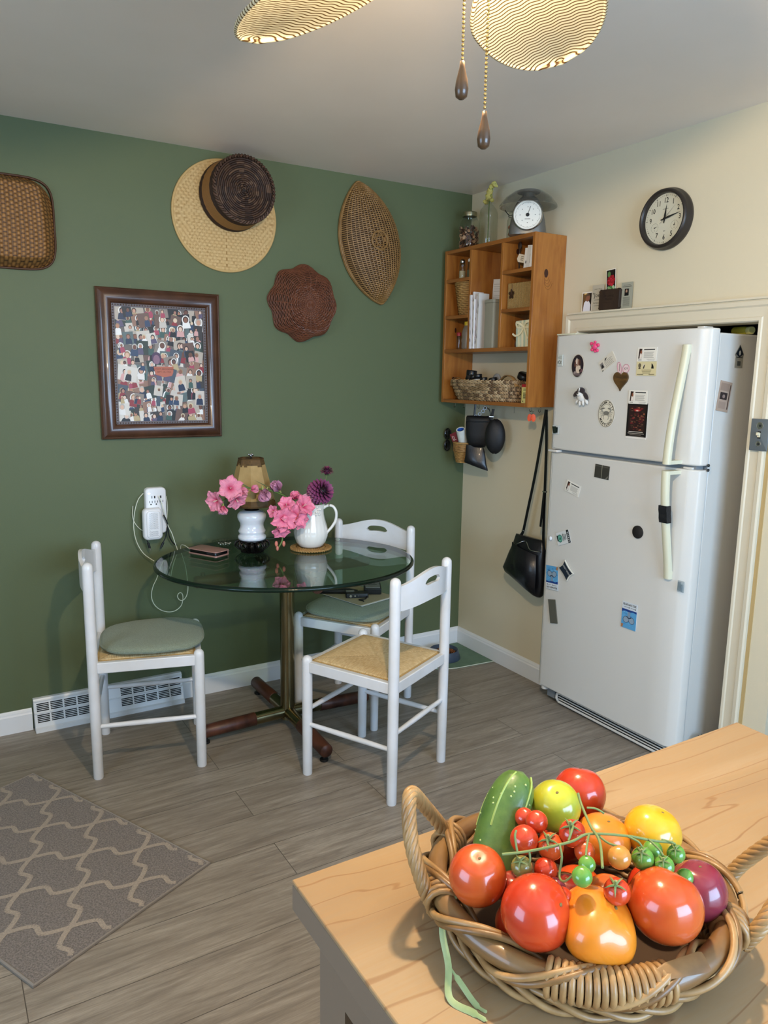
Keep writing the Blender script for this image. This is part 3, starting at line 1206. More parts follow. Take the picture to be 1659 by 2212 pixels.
# 5. scalloped round basket
sb = thing('scalloped_basket', 'red-brown scalloped round wicker basket, lowest of the wall baskets', 'basket', Mx=on_green(-.985, 1.832))
def sc_p(r, t, off=0):
    """r 0..1 from centre to rim"""
    sc_ = 1 + .055 * cos(8 * t + .6) * sm(.55, 1, r)
    if r < .55:
        R_, z = r / .55 * .098, .085
    else:
        q = (r - .55) / .45
        R_, z = .098 + .062 * sin(q * pi / 2) , .085 * cos(q * pi / 2) ** .9 + .006
    return Vector((R_ * sc_ * cos(t) + .012 * (1 - sm(.5, 1, r)), R_ * sc_ * sin(t) * 1.04 - .012 * (1 - sm(.5, 1, r)), z + off))
b = MB()
for j in range(30):
    r = .10 + .90 * j / 29
    n = 96
    pts = []
    for i in range(n):
        t = 2 * pi * i / n
        o = .0022 * (1 if ((i // 2 + j) % 2) else -1)
        pts.append(sc_p(r, t, o))
    b.tube(pts, .0029, 5, loop=True)
b.build('weft_canes', M['wickred'], sb)
b = MB()
for i in range(24):
    t = 2 * pi * i / 24
    b.tube([sc_p(k / 16, t, .001) for k in range(17)], .0024, 5)
b.build('warp_canes', M['wickred'], sb)
b = MB()
b.grid(lambda i, j: sc_p(j / 16, 2 * pi * i / 48, -.005), 48, 16, closed_u=True)
b.build('lining', M['wickdark'], sb)

# ---------------------------------------------------------------- framed photo collage
M['frame'] = mat('bronze_walnut_frame', '5a3a28', .3, coat=.4, var=('341e13', 9, (1, 1, 1), .3))
M['bead'] = mat('frame_bead', '6d5a48', .25, metal=.6)
M['print'] = mat('printed_paper', rough=.45, attr=True)
M['ink'] = mat('black_ink', '1a1816', .6)
pf = thing('picture_frame', 'bronze-brown frame with a crowded photo collage hung on the green wall', 'picture frame', Mx=on_green(-1.647, 1.5335))
FW, FH, FB = .520, .622, .074
prof = [(0, 0), (0, .018), (.004, .022), (.008, .020), (.014, .024), (.026, .031), (.040, .032), (.052, .027), (.060, .018), (.062, .014), (FB, .013), (FB, .006), (FB, 0)]
b = MB()
corn = [(-1, -1), (1, -1), (1, 1), (-1, 1)]
rings = [[(cx * (FW / 2 - o), cy * (FH / 2 - o), h) for o, h in prof] for cx, cy in corn]
b.loft(rings, loop=True)
b.build('frame_moulding', M['frame'], pf, smooth=35)
b = MB()
iw, ih = FW / 2 - FB + .007, FH / 2 - FB + .007
for k in range(44):
    for s in (-1, 1):
        if k < 36:
            b.ell((-iw + 2 * iw * k / 35, s * ih, .0145), .0028, 8, 5)
        b.ell((s * iw, -ih + 2 * ih * k / 43, .0145), .0028, 8, 5)
b.build('bead_trim', M['bead'], pf)
b = MB()
pw, ph = FW / 2 - FB, FH / 2 - FB
b.rect(-pw, -ph, pw, ph, .006, lin('6a625c'))
R = random.Random(21)
skins = ['c99a80', 'b98468', 'dcb49a', '8a5a44', 'e2c3ae', '6f4636', 'a97a68']
hairs = ['2a1c16', '4a3222', '9b8060', 'b7b1a8', '171313', '6a4a34', 'd1c3a0']
cloth = ['e8e4de', '1b1a1e', '2f4260', 'a8455a', 'c9c2b8', '3c5a52', '59506a', 'd6a5a0', 'f0eeea', '23304a', '8e2f34', 'b9a57c']
backs = ['3a3532', '8b8076', 'b7ab9c', '20201f', '5b6b6a', 'cfc6ba', '6d5348', '48525e', 'd8d2c8', '2f3a30', '94705c']
zc = .0062
cells = []
ny = 13
for j in range(ny):
    nx = R.choice((9, 10, 11))
    for i in range(nx):
        x0 = -pw + 2 * pw * (i + .5) / nx + R.uniform(-.006, .006)
        y0 = -ph + 2 * ph * (j + .5) / ny + R.uniform(-.006, .006)
        cells.append((x0, y0))
R.shuffle(cells)
def cl(x, lim): return max(-lim, min(lim, x))
def cpoly(pts, col):
    global zc
    b.poly([(cl(x, pw), cl(y, ph)) for x, y in pts], zc, lin(col))
def blob(cx, cy, rx, ry, col, n=12):
    cpoly([(cx + rx * cos(2 * pi * k / n), cy + ry * sin(2 * pi * k / n)) for k in range(n)], col)
for x0, y0 in cells:
    zc += .000012
    s = R.uniform(.85, 1.35)
    hw, hh = .021 * s, .025 * s
    a = R.uniform(-.25, .25)
    def rot(x, y): return (x0 + x * cos(a) - y * sin(a), y0 + x * sin(a) + y * cos(a))
    if R.random() < .75:
        cpoly([rot(-hw, -hh), rot(hw, -hh), rot(hw, hh), rot(-hw, hh)], R.choice(backs))
    for q in range(R.choice((1, 1, 2))):
        zc += .000004
        ox = R.uniform(-.5, .5) * hw
        sc_ = R.uniform(.7, 1.15)
        cx, cy = rot(ox, hh * .22)
        hr = .0072 * s * sc_
        cl_ = R.choice(cloth)
        if R.random() < .25:
            blob(cx, cy, hr * 1.75, hr * 2.0, 'ece8e2')
        zc += .000002
        cpoly([rot(ox - hr * 1.9, -hh * .95), rot(ox + hr * 1.9, -hh * .95), rot(ox + hr * 1.6, -hh * .2), rot(ox + hr * .7, hh * .02), rot(ox - hr * .7, hh * .02), rot(ox - hr * 1.6, -hh * .2)], cl_)
        zc += .000002
        blob(cx, cy + hr * .15, hr * 1.25, hr * 1.45, R.choice(hairs))
        zc += .000002
        blob(cx, cy - hr * .12, hr * .85, hr * 1.1, R.choice(skins))
zc += .0001
# the portrait and the terracotta name card in the middle
blob(-.020, .030, .021, .026, '4b3550', 20); zc += .00002
blob(-.020, .024, .014, .020, '8a6678', 20); zc += .00002
cpoly([(-.034, -.006), (.052, -.004), (.050, -.030), (.044, -.044), (.010, -.050), (-.026, -.040)], 'b4644a')
b.build('photo_collage', M['print'], pf, smooth=0)
b = MB()
M['cardink'] = mat('faded_ink', '5e3a30', .7)
b.text('RUTH M. BROOKMAN', .0098, .009, -.016, zc + .0002, sx=.92)
b.text('SEPT. 18, 1920', .0098, .010, -.028, zc + .0002)
b.build('caption_lettering', M['cardink'], pf, smooth=0)
M['pglass'] = thin_glass('picture_glass', 'fbfbfb', ior=1.25)

# ---------------------------------------------------------------- surge protector, monitor, cables
M['plast'] = mat('white_plastic', 'e9eaec', .3)
M['slot'] = mat('socket_slot', '1c1c1c', .7)
M['cablew'] = mat('white_cable', 'd9dcc9', .45)
M['cableb'] = mat('black_cable', '15181a', .5)
M['silver'] = mat('silver_metal', 'c9c9c9', .25, metal=1)
sg_ = thing('surge_protector', 'white wall-mounted surge protector with sockets above the table', 'power outlet', Mx=on_green(-1.697, .905))


def rrect(w, h, r, n=6, cx=0, cy=0):
    pts = []
    for sx, sy, a0 in ((1, 1, 0), (-1, 1, 90), (-1, -1, 180), (1, -1, 270)):
        for k in range(n + 1):
            a = radians(a0 + 90 * k / n)
            pts.append((cx + sx * (w - r) + r * cos(a), cy + sy * (h - r) + r * sin(a)))
    return pts


def pad(mb, w, h, r, z0, z1, e=.003, cx=0, cy=0, col=None):
    """rounded slab with soft edge"""
    mb.loft([[(x, y, z) for x, y in rrect(w - k, h - k, max(r - k * .5, .0005), 6, cx, cy)] for k, z in ((0, z0), (0, z1 - e), (e * .35, z1 - e * .3), (e, z1))], col=col)
    return mb


pad(MB(), .045, .102, .018, 0, .032, .006).build('housing', M['plast'], sg_)
b = MB()
for k in range(3):
    x = -.022 + .023 * k
    b.rect(x - .008, .036, x - .0055, .046, .0323).rect(x + .0035, .036, x + .006, .046, .0323).disc(x - .001, .030, .003, z=.0323)
for x, w_ in ((-.018, .0015), (-.006, .003), (.020, .003)):
    b.rect(x - w_, .056, x + w_, .067, .0323)
b.build('socket_slots', M['slot'], sg_, smooth=0)
b = MB()
b.ell((-.030, .078, .032), (.006, .003, .001), 12, 6)
M['led'] = mat('indicator_light', 'ffffff', .4, emit=('fff3e0', 1.2))
b.build('indicator_light', M['led'], sg_)
b = MB().text('BELKIN', .006, .002, .0135, .0324)
b.build('lettering', M['ink'], sg_, smooth=0)

dv = thing('plug_in_monitor', 'white plug-in device with a perforated face below the surge protector sockets', 'plug-in device', Mx=on_green(-1.720, .851, .033))
b = MB()
pad(b, .041, .070, .020, 0, .030, .010)
b.build('housing', M['plast'], dv)
b = MB()
pad(b, .030, .060, .016, .028, .034, .003)
b.build('face_plate', M['plast'], dv)
b = MB()
for j in range(26):
    for i in range(9):
        x, y = -.020 + .005 * i + (0 if j % 2 else .0025), -.050 + .004 * j
        if (j in (6, 7) and 0 < i < 8) or (i in (0, 8) and j % 2): continue
        if abs(x) > .021: continue
        b.disc(x, y, .00115, z=.0343, n=6)
b.build('vent_holes', M['slot'], dv, smooth=0)


def cable(name, label, pts, r, m, cat='cable', group=None):
    b = MB()
    P = bez(pts, 8)
    root = P[0]
    b.tube(P, r, 6)
    return single(b, name, m, label, cat, loc=tuple(root), group=group)


cable('usb_cable', 'white charging cable plugged into the surge protector running down behind the table edge', [
    (-1.688, -.048, .973), (-1.678, -.050, .937), (-1.667, -.048, .891), (-1.653, -.046, .838), (-1.637, -.045, .801), (-1.625, -.045, .758), (-1.613, -.040, .718), (-1.623, -.040, .687), (-1.636, -.040, .653), (-1.649, -.040, .594)], .0019, M['cablew'])
cable('phone_cable', 'white cable from the pink phone over the table edge into a hanging loop', [
    (-1.585, -.212, .7485), (-1.592, -.16, .7485), (-1.597, -.10, .752), (-1.600, -.055, .745), (-1.597, -.035, .717), (-1.590, -.035, .688), (-1.578, -.035, .64), (-1.572, -.035, .585), (-1.570, -.036, .537), (-1.579, -.040, .503), (-1.596, -.046, .488), (-1.612, -.048, .49),
    (-1.622, -.048, .507), (-1.616, -.045, .521), (-1.603, -.040, .521), (-1.595, -.036, .507), (-1.596, -.036, .483), (-1.605, -.036, .458), (-1.631, -.036, .44), (-1.664, -.036, .439), (-1.699, -.036, .455), (-1.725, -.036, .485), (-1.735, -.036, .525), (-1.726, -.036, .566), (-1.708, -.036, .602), (-1.69, -.032, .646), (-1.668, -.028, .686)], .0019, M['cablew'])
cable('hanging_cable', 'white cable bowing out left of the plug-in device down to the table edge', [
    (-1.747, -.012, .983), (-1.77, -.02, .96), (-1.787, -.03, .921), (-1.797, -.035, .871), (-1.797, -.035, .82), (-1.786, -.035, .768), (-1.76, -.035, .719), (-1.717, -.035, .681)], .0019, M['cablew'])
cable('coiled_cable', 'white cable coiled round behind the plug-in device', [
    (-1.792, -.008, .93), (-1.795, -.007, .88), (-1.778, -.006, .84), (-1.75, -.006, .815), (-1.70, -.006, .805), (-1.655, -.006, .84), (-1.644, -.008, .89), (-1.645, -.015, .935), (-1.650, -.02, .965)], .0019, M['cablew'])
cable('power_cable', 'black power cable hanging from the surge protector behind the table edge', [
    (-1.672, -.050, .888), (-1.664, -.050, .87), (-1.654, -.045, .84), (-1.648, -.04, .79), (-1.630, -.03, .755), (-1.612, -.03, .74)], .0028, M['cableb'])
t = thing('barrel_plug', 'short black cable ending in a plug at lower right of the plug-in device', 'cable', (-1.655, -.04, .83))
P = bez([(-1.655, -.04, .83), (-1.660, -.035, .79), (-1.675, -.035, .76)], 6)
MB().tube(P, .0025, 6).build('cord', M['cableb'], t, loc=None).location = (1.655, .04, -.83)
MB().tube([(-1.673, -.035, .762), (-1.683, -.035, .742)], .0055, 10).tube([(-1.683, -.035, .742), (-1.687, -.035, .734)], .003, 8).build('plug', M['cableb'], t).location = (1.655, .04, -.83)
t = thing('dangling_plug', 'black cable with a silver tip hanging below the plug-in device', 'cable', (-1.748, -.04, .80))
MB().tube(bez([(-1.748, -.04, .80), (-1.745, -.04, .78), (-1.741, -.04, .765)], 5), .0025, 6).tube([(-1.741, -.04, .766), (-1.735, -.04, .744)], .0052, 10).build('cord', M['cableb'], t).location = (1.748, .04, -.80)
MB().tube([(-1.735, -.04, .745), (-1.732, -.04, .734)], .003, 10).build('metal_tip', M['silver'], t).location = (1.748, .04, -.80)

# ---------------------------------------------------------------- wall clock
M['clockrim'] = mat('dark_bronze_plastic', '2b2521', .35)
M['dial'] = mat('cream_dial', 'dad6c0', .6)
ck = thing('wall_clock', 'round dark-rimmed wall clock with temperature and humidity dials above the refrigerator', 'clock', Mx=on_cream(1.262, 2.118))
b = MB()
CR = .112
b.lathe([(CR + .001, 0), (CR + .003, .008), (CR + .003, .016), (CR - .002, .026), (CR - .001, .032), (CR - .003, .040), (CR - .008, .045), (CR - .013, .044), (CR - .017, .036), (CR - .018, .022), (CR - .018, .0)], 72)
b.build('case', M['clockrim'], ck)
MB().disc(0, 0, CR - .016, z=.022, n=64).build('dial', M['dial'], ck, smooth=0)
b = MB()
Rn = .068
for h in range(1, 13):
    if h in (4, 8): continue
    a = pi / 2 - h * pi / 6
    b.text(str(h), .027, Rn * cos(a), Rn * sin(a), .0225, sx=.82, bold=.012)
b.build('numerals', M['ink'], ck, smooth=0)
M['greyink'] = mat('grey_ink', '8f8d80', .6)
b = MB()
for k in range(60):
    a = 2 * pi * k / 60
    r0, r1 = (.083, .090) if k % 5 == 0 else (.085, .088)
    w_ = .0022 if k % 5 == 0 else .0011
    d = Vector((cos(a), sin(a))); n_ = Vector((-d.y, d.x)) * w_
    b.poly([(d * r0 - n_), (d * r1 - n_), (d * r1 + n_), (d * r0 + n_)] and [((d * r0 - n_).x, (d * r0 - n_).y), ((d * r1 - n_).x, (d * r1 - n_).y), ((d * r1 + n_).x, (d * r1 + n_).y), ((d * r0 + n_).x, (d * r0 + n_).y)], .0224)
for cx, cy in ((.046, -.028), (-.046, -.028)):
    for k in range(22):
        if k in (16, 17): continue
        a = 2 * pi * k / 22
        b.rect(0, 0, 0, 0, 0) if False else b.disc(cx + .0165 * cos(a), cy + .0165 * sin(a), .0013, z=.0224, n=6)
    b.disc(cx, cy - .010, .003, .001, .0224, n=8)
b.rect(-.014, .036, .014, .038, .0224)
b.rect(-.005, -.046, .005, -.043, .0224)
b.build('minute_track', M['greyink'], ck, smooth=0)
b = MB()
def hand(L, w, ang, z, tail=.016, cx=0, cy=0):
    a = pi / 2 - radians(ang)
    d = Vector((cos(a), sin(a))); n_ = Vector((-d.y, d.x)) * w
    c = Vector((cx, cy))
    pts = [c - d * tail - n_ * .5, c + d * L * .25 - n_, c + d * L, c + d * L * .25 + n_, c - d * tail + n_ * .5]
    b.poly([(p.x, p.y) for p in pts], z)
hand(.055, .0045, 7, .026); hand(.078, .0040, 78, .028)
hand(.074, .0007, 48, .029, .026)
b.disc(0, 0, .005, z=.0292, n=16)
hand(.014, .0011, 12, .024, .003, .046, -.028); hand(.014, .0011, 75, .024, .003, -.046, -.028)
b.disc(.046, -.028, .0025, z=.0243, n=10).disc(-.046, -.028, .0025, z=.0243, n=10)
b.build('hands', M['ink'], ck, smooth=0)
MB().disc(0, 0, CR - .017, z=.036, n=64).build('lens', M['pglass'], ck, smooth=0)

# ---------------------------------------------------------------- memorial cards on the casing
LEDGE = 1.793
def card(name, label, cat, u, w, h, off, rot=0, z=LEDGE, thick=.0006, base='efe9dc'):
    o = thing(name, label, cat, Mx=on_cream(u, z, off, rot))
    MB().b2((-w / 2, 0, -thick), (w / 2, h, 0), col=lin(base)).build('card_stock', M['print'], o, smooth=0)
    return o
o = card('photo_print', 'small photo print of a person in a white shirt, leftmost card on the door casing', 'photograph', .868, .060, .085, .012)
b = MB()
b.rect(-.026, .004, .026, .080, .0003, lin('6a4e2c')); b.rect(.004, .004, .026, .080, .0004, lin('201812'))
b.poly([(-.022, .004), (.020, .004), (.022, .03), (.012, .046), (-.004, .05), (-.016, .040)], .0005, lin('e6e4ea'))
b.disc(.004, .060, .013, .016, .0006, lin('8a5a44')); b.poly([(-.009, .058), (-.008, .076), (.004, .080), (.016, .074), (.010, .068), (-.002, .068)], .0007, lin('5a4636'))
b.disc(-.008, .077, .010, .003, .0007, lin('e8c47c'))
b.build('photo', M['print'], o, smooth=0)
o = card('memorial_card', 'grey-beige card with the handwritten-style word Joey left of the dark wooden holder', 'card', .934, .066, .109, .016, base='b9b09c')
b = MB()
b.text('"Joey"', .026, .001, .066, .0004)
b.text('Joseph P. Moran', .0062, 0, .092, .0004)
b.rect(-.02, .046, .02, .0475, .0004).text('We Remember', .008, 0, .034, .0004).rect(-.02, .022, .02, .0232, .0004)
b.build('lettering', M['ink'], o, smooth=0)
o = card('rose_card', 'card with a red rose photo standing up out of the dark wooden holder', 'card', 1.008, .052, .125, .016, rot=.07, z=1.835)
b = MB()
b.rect(-.0235, .003, .0235, .122, .0003, lin('1a1712'))
for k in range(26):
    a = k * 2.4; r = .0035 * sqrt(k)
    b.disc(.002 + r * cos(a), .078 + r * sin(a) * 1.05, .007, .006, .0005 + k * .00002, lin(('a01c26', '8a141e', 'b8283a')[k % 3]), n=9, rot=a)
for k in range(9):
    b.disc(-.014 + .004 * k, .040 + .010 * sin(k * 2), .006, .011, .0006 + k * .00001, lin(('4f7a44', '7fa06c', '2f5a30', 'a9c49a')[k % 4]), n=7, rot=k)
b.disc(-.010, .105, .008, .012, .0006, lin('5a7e4c'))
b.build('photo', M['print'], o, smooth=0)
o = card('prayer_card', 'grey-green card with a small dark portrait right of the wooden holder', 'card', 1.088, .060, .106, .012, base='a3a291')
b = MB()
b.rect(-.011, .052, .011, .080, .0004, lin('1b1613')).disc(-.001, .070, .005, .0065, .0005, lin('b08a72'), n=12).poly([(-.010, .052), (.010, .052), (.008, .062), (0, .066), (-.008, .060)], .00055, lin('111112'))
for k in range(9):
    b.rect(-.018 + (k % 3) * .001, .044 - .0042 * k, .018, .0462 - .0042 * k, .0004, lin('77776a'))
b.rect(-.018, .094, .018, .0955, .0004, lin('55554c')).rect(-.024, .0875, .024, .0898, .0004, lin('55554c'))
b.build('print', M['print'], o, smooth=0)
M['holdw'] = mat('dark_carved_wood', '3b2a1c', .6, var=('241810', 30, (1, .2, 1), .3))
o = thing('wooden_holder', 'dark wooden card holder with scalloped corners on the door casing', 'card holder', Mx=on_cream(1.006, LEDGE, .020))
pts = []
for sx, sy, a0 in ((1, 1, 0), (-1, 1, 90), (-1, -1, 180), (1, -1, 270)):
    for k in range(9):
        a = radians(a0 + 90 * k / 8); r = .012 + .003 * sin(k * pi / 4) ** 2
        pts.append((sx * .044 + r * cos(a), .0425 + sy * .030 + r * sin(a)))
b = MB().prism(pts, -.009, .006)
b.build('carved_plaque', M['holdw'], o, bevel=.0015, smooth=40)
b = MB().text('In Loving', .014, 0, .058, .0064).text('Memory', .012, 0, .044, .0064).rect(-.03, .03, .03, .031, .0064)
M['engr'] = mat('engraved_dark', '1d140d', .8)
b.build('engraving', M['engr'], o, smooth=0)

# ---------------------------------------------------------------- light switch
M['swplate'] = mat('bare_steel_plate', '6c7478', .4, metal=.4)
M['toggle'] = mat('ivory_toggle', 'ded3b2', .4)
lsw = thing('light_switch', 'bare grey metal switch plate with ivory toggle cut into the right casing', 'light switch', Mx=on_cream(1.742, 1.318, .0215))
pad(MB(), .034, .056, .003, 0, .003, .001).build('plate', M['swplate'], lsw)
b = MB()
b.lathe([(.013, .003), (.013, .0042), (.011, .0046)], 20, (0, .032, 0)).lathe([(.010, .003), (.010, .0042), (.008, .0046)], 20, (0, -.032, 0))
b.disc(0, .032, .011, z=.0046).disc(0, -.032, .008, z=.0046)
b.build('washer', M['silver'], lsw)
MB().disc(.001, .032, .0045, z=.005, n=12).disc(.001, -.032, .0045, z=.005, n=12).rect(-.006, -.013, .006, .013, .0034).build('screw_hole', M['slot'], lsw, smooth=0)
MB().b2((-.005, -.008, .003), (.005, .007, .008)).b2((-.004, -.001, .006), (.004, .009, .017)).build('toggle', M['toggle'], lsw, bevel=.001)
# ---------------------------------------------------------------- ceiling fan
M['blade'] = None
def blade_mat():
    m = mat('woven_palm_blade', 'e0d49a', .6)
    nt = m.node_tree
    b = nt.nodes['Principled BSDF']
    sp = nn(nt, 'SeparateXYZ')
    nt.links.new(coords(nt), sp.inputs[0])
    x, y = sp.outputs[0], sp.outputs[1]
    row = mth(nt, 'MULTIPLY', x, 1 / .0108)
    ph = mth(nt, 'ADD', mth(nt, 'MULTIPLY', y, 1 / .034), mth(nt, 'MULTIPLY', mth(nt, 'FLOOR', row), .42))
    # saw-shaped wave gives the braided look
    fr = mth(nt, 'FRACT', ph)
    wav = mth(nt, 'ADD', row, mth(nt, 'MULTIPLY', mth(nt, 'SINE', mth(nt, 'MULTIPLY', y, 2 * pi / .034)), .20))
    f = mth(nt, 'ABSOLUTE', mth(nt, 'SUBTRACT', mth(nt, 'FRACT', wav), .5))
    c = ramp(nt, f, [(.09, '5a3c1a'), (.17, 'c8b987'), (.25, 'ece6ca')])
    nt.links.new(c, b.inputs['Base Color'])
    tl, mx = nn(nt, 'BsdfTranslucent'), nn(nt, 'MixShader')
    nt.links.new(c, tl.inputs[0])
    mx.inputs[0].default_value = .45
    nt.links.new(b.outputs[0], mx.inputs[1]); nt.links.new(tl.outputs[0], mx.inputs[2])
    nt.links.new(mx.outputs[0], nt.nodes['Material Output'].inputs[0])
    return m
M['blade'] = blade_mat()
M['fanmetal'] = mat('white_fan_metal', 'e2ddd0', .35)
M['chain'] = mat('brass_beads', 'c8ab6a', .3, metal=1)
M['pull'] = mat('dark_wood_pull', '4e3722', .35, coat=.4)
def frosted():
    m = bpy.data.materials.new('frosted_glass')
    m.use_nodes = True
    nt = m.node_tree
    nt.nodes.remove(nt.nodes['Principled BSDF'])
    a, b_, x = nn(nt, 'BsdfTransparent'), nn(nt, 'BsdfTranslucent'), nn(nt, 'MixShader')
    a.inputs[0].default_value = (1, 1, 1, 1)
    b_.inputs[0].default_value = (.95, .93, .88, 1)
    x.inputs[0].default_value = .12
    nt.links.new(a.outputs[0], x.inputs[1]); nt.links.new(b_.outputs[0], x.inputs[2])
    nt.links.new(x.outputs[0], nt.nodes['Material Output'].inputs[0])
    return m
M['shadeg'] = frosted()
FC = Vector((-1.875, -2.466, 0))
FZ = 2.126
fan = thing('ceiling_fan', 'ceiling fan with woven palm-leaf blades and two pull chains', 'ceiling fan', FC)
MB().lathe([(.001, 2.44), (.075, 2.44), (.07, 2.40), (.02, 2.385), (.015, 2.38), (.015, 2.27), (.03, 2.26), (.075, 2.245), (.09, 2.22), (.09, 2.165), (.075, 2.140), (.05, 2.130), (.001, 2.130)], 40).build('motor_housing', M['fanmetal'], fan)
MB().lathe([(.001, 2.131), (.030, 2.130), (.034, 2.125), (.034, 2.105), (.024, 2.095), (.001, 2.092)], 32).build('light_fitter', M['fanmetal'], fan)
for k in range(6):
    a = radians(96 - 60 * k)
    R_ = Matrix.Rotation(a, 4, 'Z') @ Matrix.Translation((0, 0, FZ)) @ Matrix.Rotation(radians(-14.6), 4, 'X')
    b = MB(R_)
    # paddle outline: x from .14 to .55
    n = 26
    def hw(t):
        return .040 + .092 * sin(pi * min(1, max(0, t)) ** .85) ** .85 if t < .999 else .001
    def half(t):
        base = .032 + .079 * sm(0, .503, t)
        return base * sqrt(max(0, 1 - max(0, (t - .503) / .497) ** 2.2)) + .0005
    pts = [(.116 + .489 * k2 / n, half(k2 / n)) for k2 in range(n + 1)]
    rings = []
    m_ = 16
    for x, h in pts:
        top = [(x, h * (-1 + 2 * q / m_), .003 + .010 * (1 - ((-1 + 2 * q / m_)) ** 2)) for q in range(m_ + 1)]
        bot = [(x, h * (1 - 2 * q / m_), -.003 + .010 * (1 - ((1 - 2 * q / m_)) ** 2)) for q in range(m_ + 1)]
        rings.append(top + bot)
    b.loft(rings)
    bl = MB()
    bl.v, bl.f, bl.m, bl.c = b.v, b.f, b.m, b.c
    # keep blade-local coordinates so the weave follows the blade
    inv = R_.inverted()
    bl.v = [tuple(inv @ Vector(v)) for v in bl.v]
    o = bl.build('blade', M['blade'], fan)
    o.matrix_basis = R_
    e = MB()
    e.tube([(x, h, .0) for x, h in pts] + [(x, -h, .0) for x, h in reversed(pts)], .0045, 6)
    e.build('blade_edging', M['blade'], o)
    i_ = MB(R_).tube([(.06, 0, .01), (.09, 0, .002), (.14, 0, .002), (.20, 0, .001)], .010, 8, flat=(.4, 1.5))
    i_.build('blade_iron', M['fanmetal'], fan)
# single lamp in a small frosted glass shade under the motor
M['bulb'] = thin_glass('clear_bulb', 'ffffff')
MB().lathe([(.020, 2.100), (.030, 2.092), (.040, 2.070), (.044, 2.045), (.040, 2.022), (.0385, 2.022), (.0425, 2.045), (.0385, 2.070), (.029, 2.090), (.019, 2.098)], 32).build('lamp_shade', M['shadeg'], fan)
MB().ell((0, 0, 2.060), (.018, .018, .024), 16, 12).build('bulb', M['bulb'], fan)
l = bpy.data.lights.new('bulb_light', 'POINT')
l.energy, l.color, l.shadow_soft_size = BULB_W, BULB_C, .03
lo = bpy.data.objects.new('bulb_light', l)
lo.location = FC + Vector((0, 0, 2.060))
COL.objects.link(lo)
# pull chains
def pull_chain(x, y, ztop, zend):
    b = MB()
    z = ztop
    while z > zend + .045:
        b.ell((x, y, z), .0021, 8, 5)
        z -= .0052
    c = b.build('pull_chain', M['chain'], fan)
    MB().lathe([(.0005, zend + .046), (.003, zend + .045), (.0035, zend + .038), (.0075, zend + .022), (.0088, zend + .012), (.0075, zend + .003), (.0035, zend), (.0005, zend)], 16, (x, y, 0)).build('wooden_pull', M['pull'], c)

pull_chain(-.042, -.034, 2.128, 1.851)
pull_chain(-.016, -.050, 2.128, 1.792)
# ---------------------------------------------------------------- pine wall cabinet
def pine_mat(name, c1, c2, ax='z'):
    m = mat(name, rough=.42)
    nt = m.node_tree
    b = nt.nodes['Principled BSDF']
    st = {'z': (9, 9, .9), 'y': (9, .9, 9)}[ax]
    n0 = noise_t(nt, coords(nt, st), 2.5, 4, .55, 1.2)
    n1 = noise_t(nt, coords(nt, tuple(s * 6 for s in st)), 3, 4)
    c = ramp(nt, n0, [(.3, c2), (.55, c1), (.8, c2)])
    c = mixc(nt, mth(nt, 'MULTIPLY', n1, .4), c, lin(c2))
    nt.links.new(c, b.inputs['Base Color'])
    b.inputs['Coat Weight'].default_value = .25
    return m


M['pine'] = pine_mat('pine_upright', 'ad7030', '8c5220')
M['piney'] = pine_mat('pine_shelf', 'a2672f', '7e4a1e', 'y')
M['knot'] = mat('pine_knot', '3a1c10', .5)
cab = thing('wall_cabinet', 'orange-brown knotty pine open wall cabinet with cubbyholes in the corner', 'cabinet', (0, 0, 1.372))
CX = -.187
def cb_(a, b, name, m):
    MB().b2((a[0], a[1], a[2] - 1.372), (b[0], b[1], b[2] - 1.372)).build(name, M[m], cab, bevel=.0015)
cb_((CX, -.712, 1.372), (-.001, -.694, 2.136), 'side_panel', 'pine')
cb_((CX, -.052, 1.372), (-.001, -.034, 2.136), 'side_panel', 'pine')
cb_((CX, -.694, 2.118), (-.001, -.052, 2.136), 'top_panel', 'piney')
cb_((CX, -.694, 1.372), (-.001, -.052, 1.390), 'bottom_shelf', 'piney')
cb_((CX, -.694, 1.626), (-.001, -.052, 1.644), 'middle_shelf', 'piney')
cb_((CX, -.258, 1.644), (-.001, -.242, 2.118), 'divider', 'pine')
cb_((CX, -.497, 1.644), (-.001, -.481, 2.118), 'divider', 'pine')
for z in (1.992, 1.812):
    cb_((CX, -.242, z - .016), (-.001, -.052, z), 'small_shelf', 'piney')
for z in (1.990, 1.818):
    cb_((CX, -.694, z - .016), (-.001, -.497, z), 'small_shelf', 'piney')
b = MB()
for x, z, r1, r2_ in ((-.115, 1.965, .012, .018),):
    b.add([(x + r1 * cos(2 * pi * k / 20), -.7126, z - 1.372 + r2_ * sin(2 * pi * k / 20)) for k in range(20)], [tuple(range(20))])
for y, x, z, r1, r2_ in ((-.0526, -.12, 1.745, .006, .013), (-.0526, -.125, 1.495, .009, .010), (-.4976, -.10, 2.085, .010, .013), (-.4976, -.08, 1.735, .008, .012)):
    b.add([(x + r1 * cos(2 * pi * k / 20), y, z - 1.372 + r2_ * sin(2 * pi * k / 20)) for k in range(20)], [tuple(range(20))])
b.build('wood_knots', M['knot'], cab, smooth=0)
b = MB()
for k in range(5):
    e = 1 + k * .32
    b.tube([(-.115 + .014 * e * cos(a) * .8 + .012 * k * .3, -.7127, 1.965 - 1.372 - .006 * k + .020 * e * sin(a)) for a in [radians(200 + 14 * q) for q in range(11)]], .0006, 4)
b.build('grain_rings', mat('pine_grain', '7c4820', .5), cab, smooth=0)

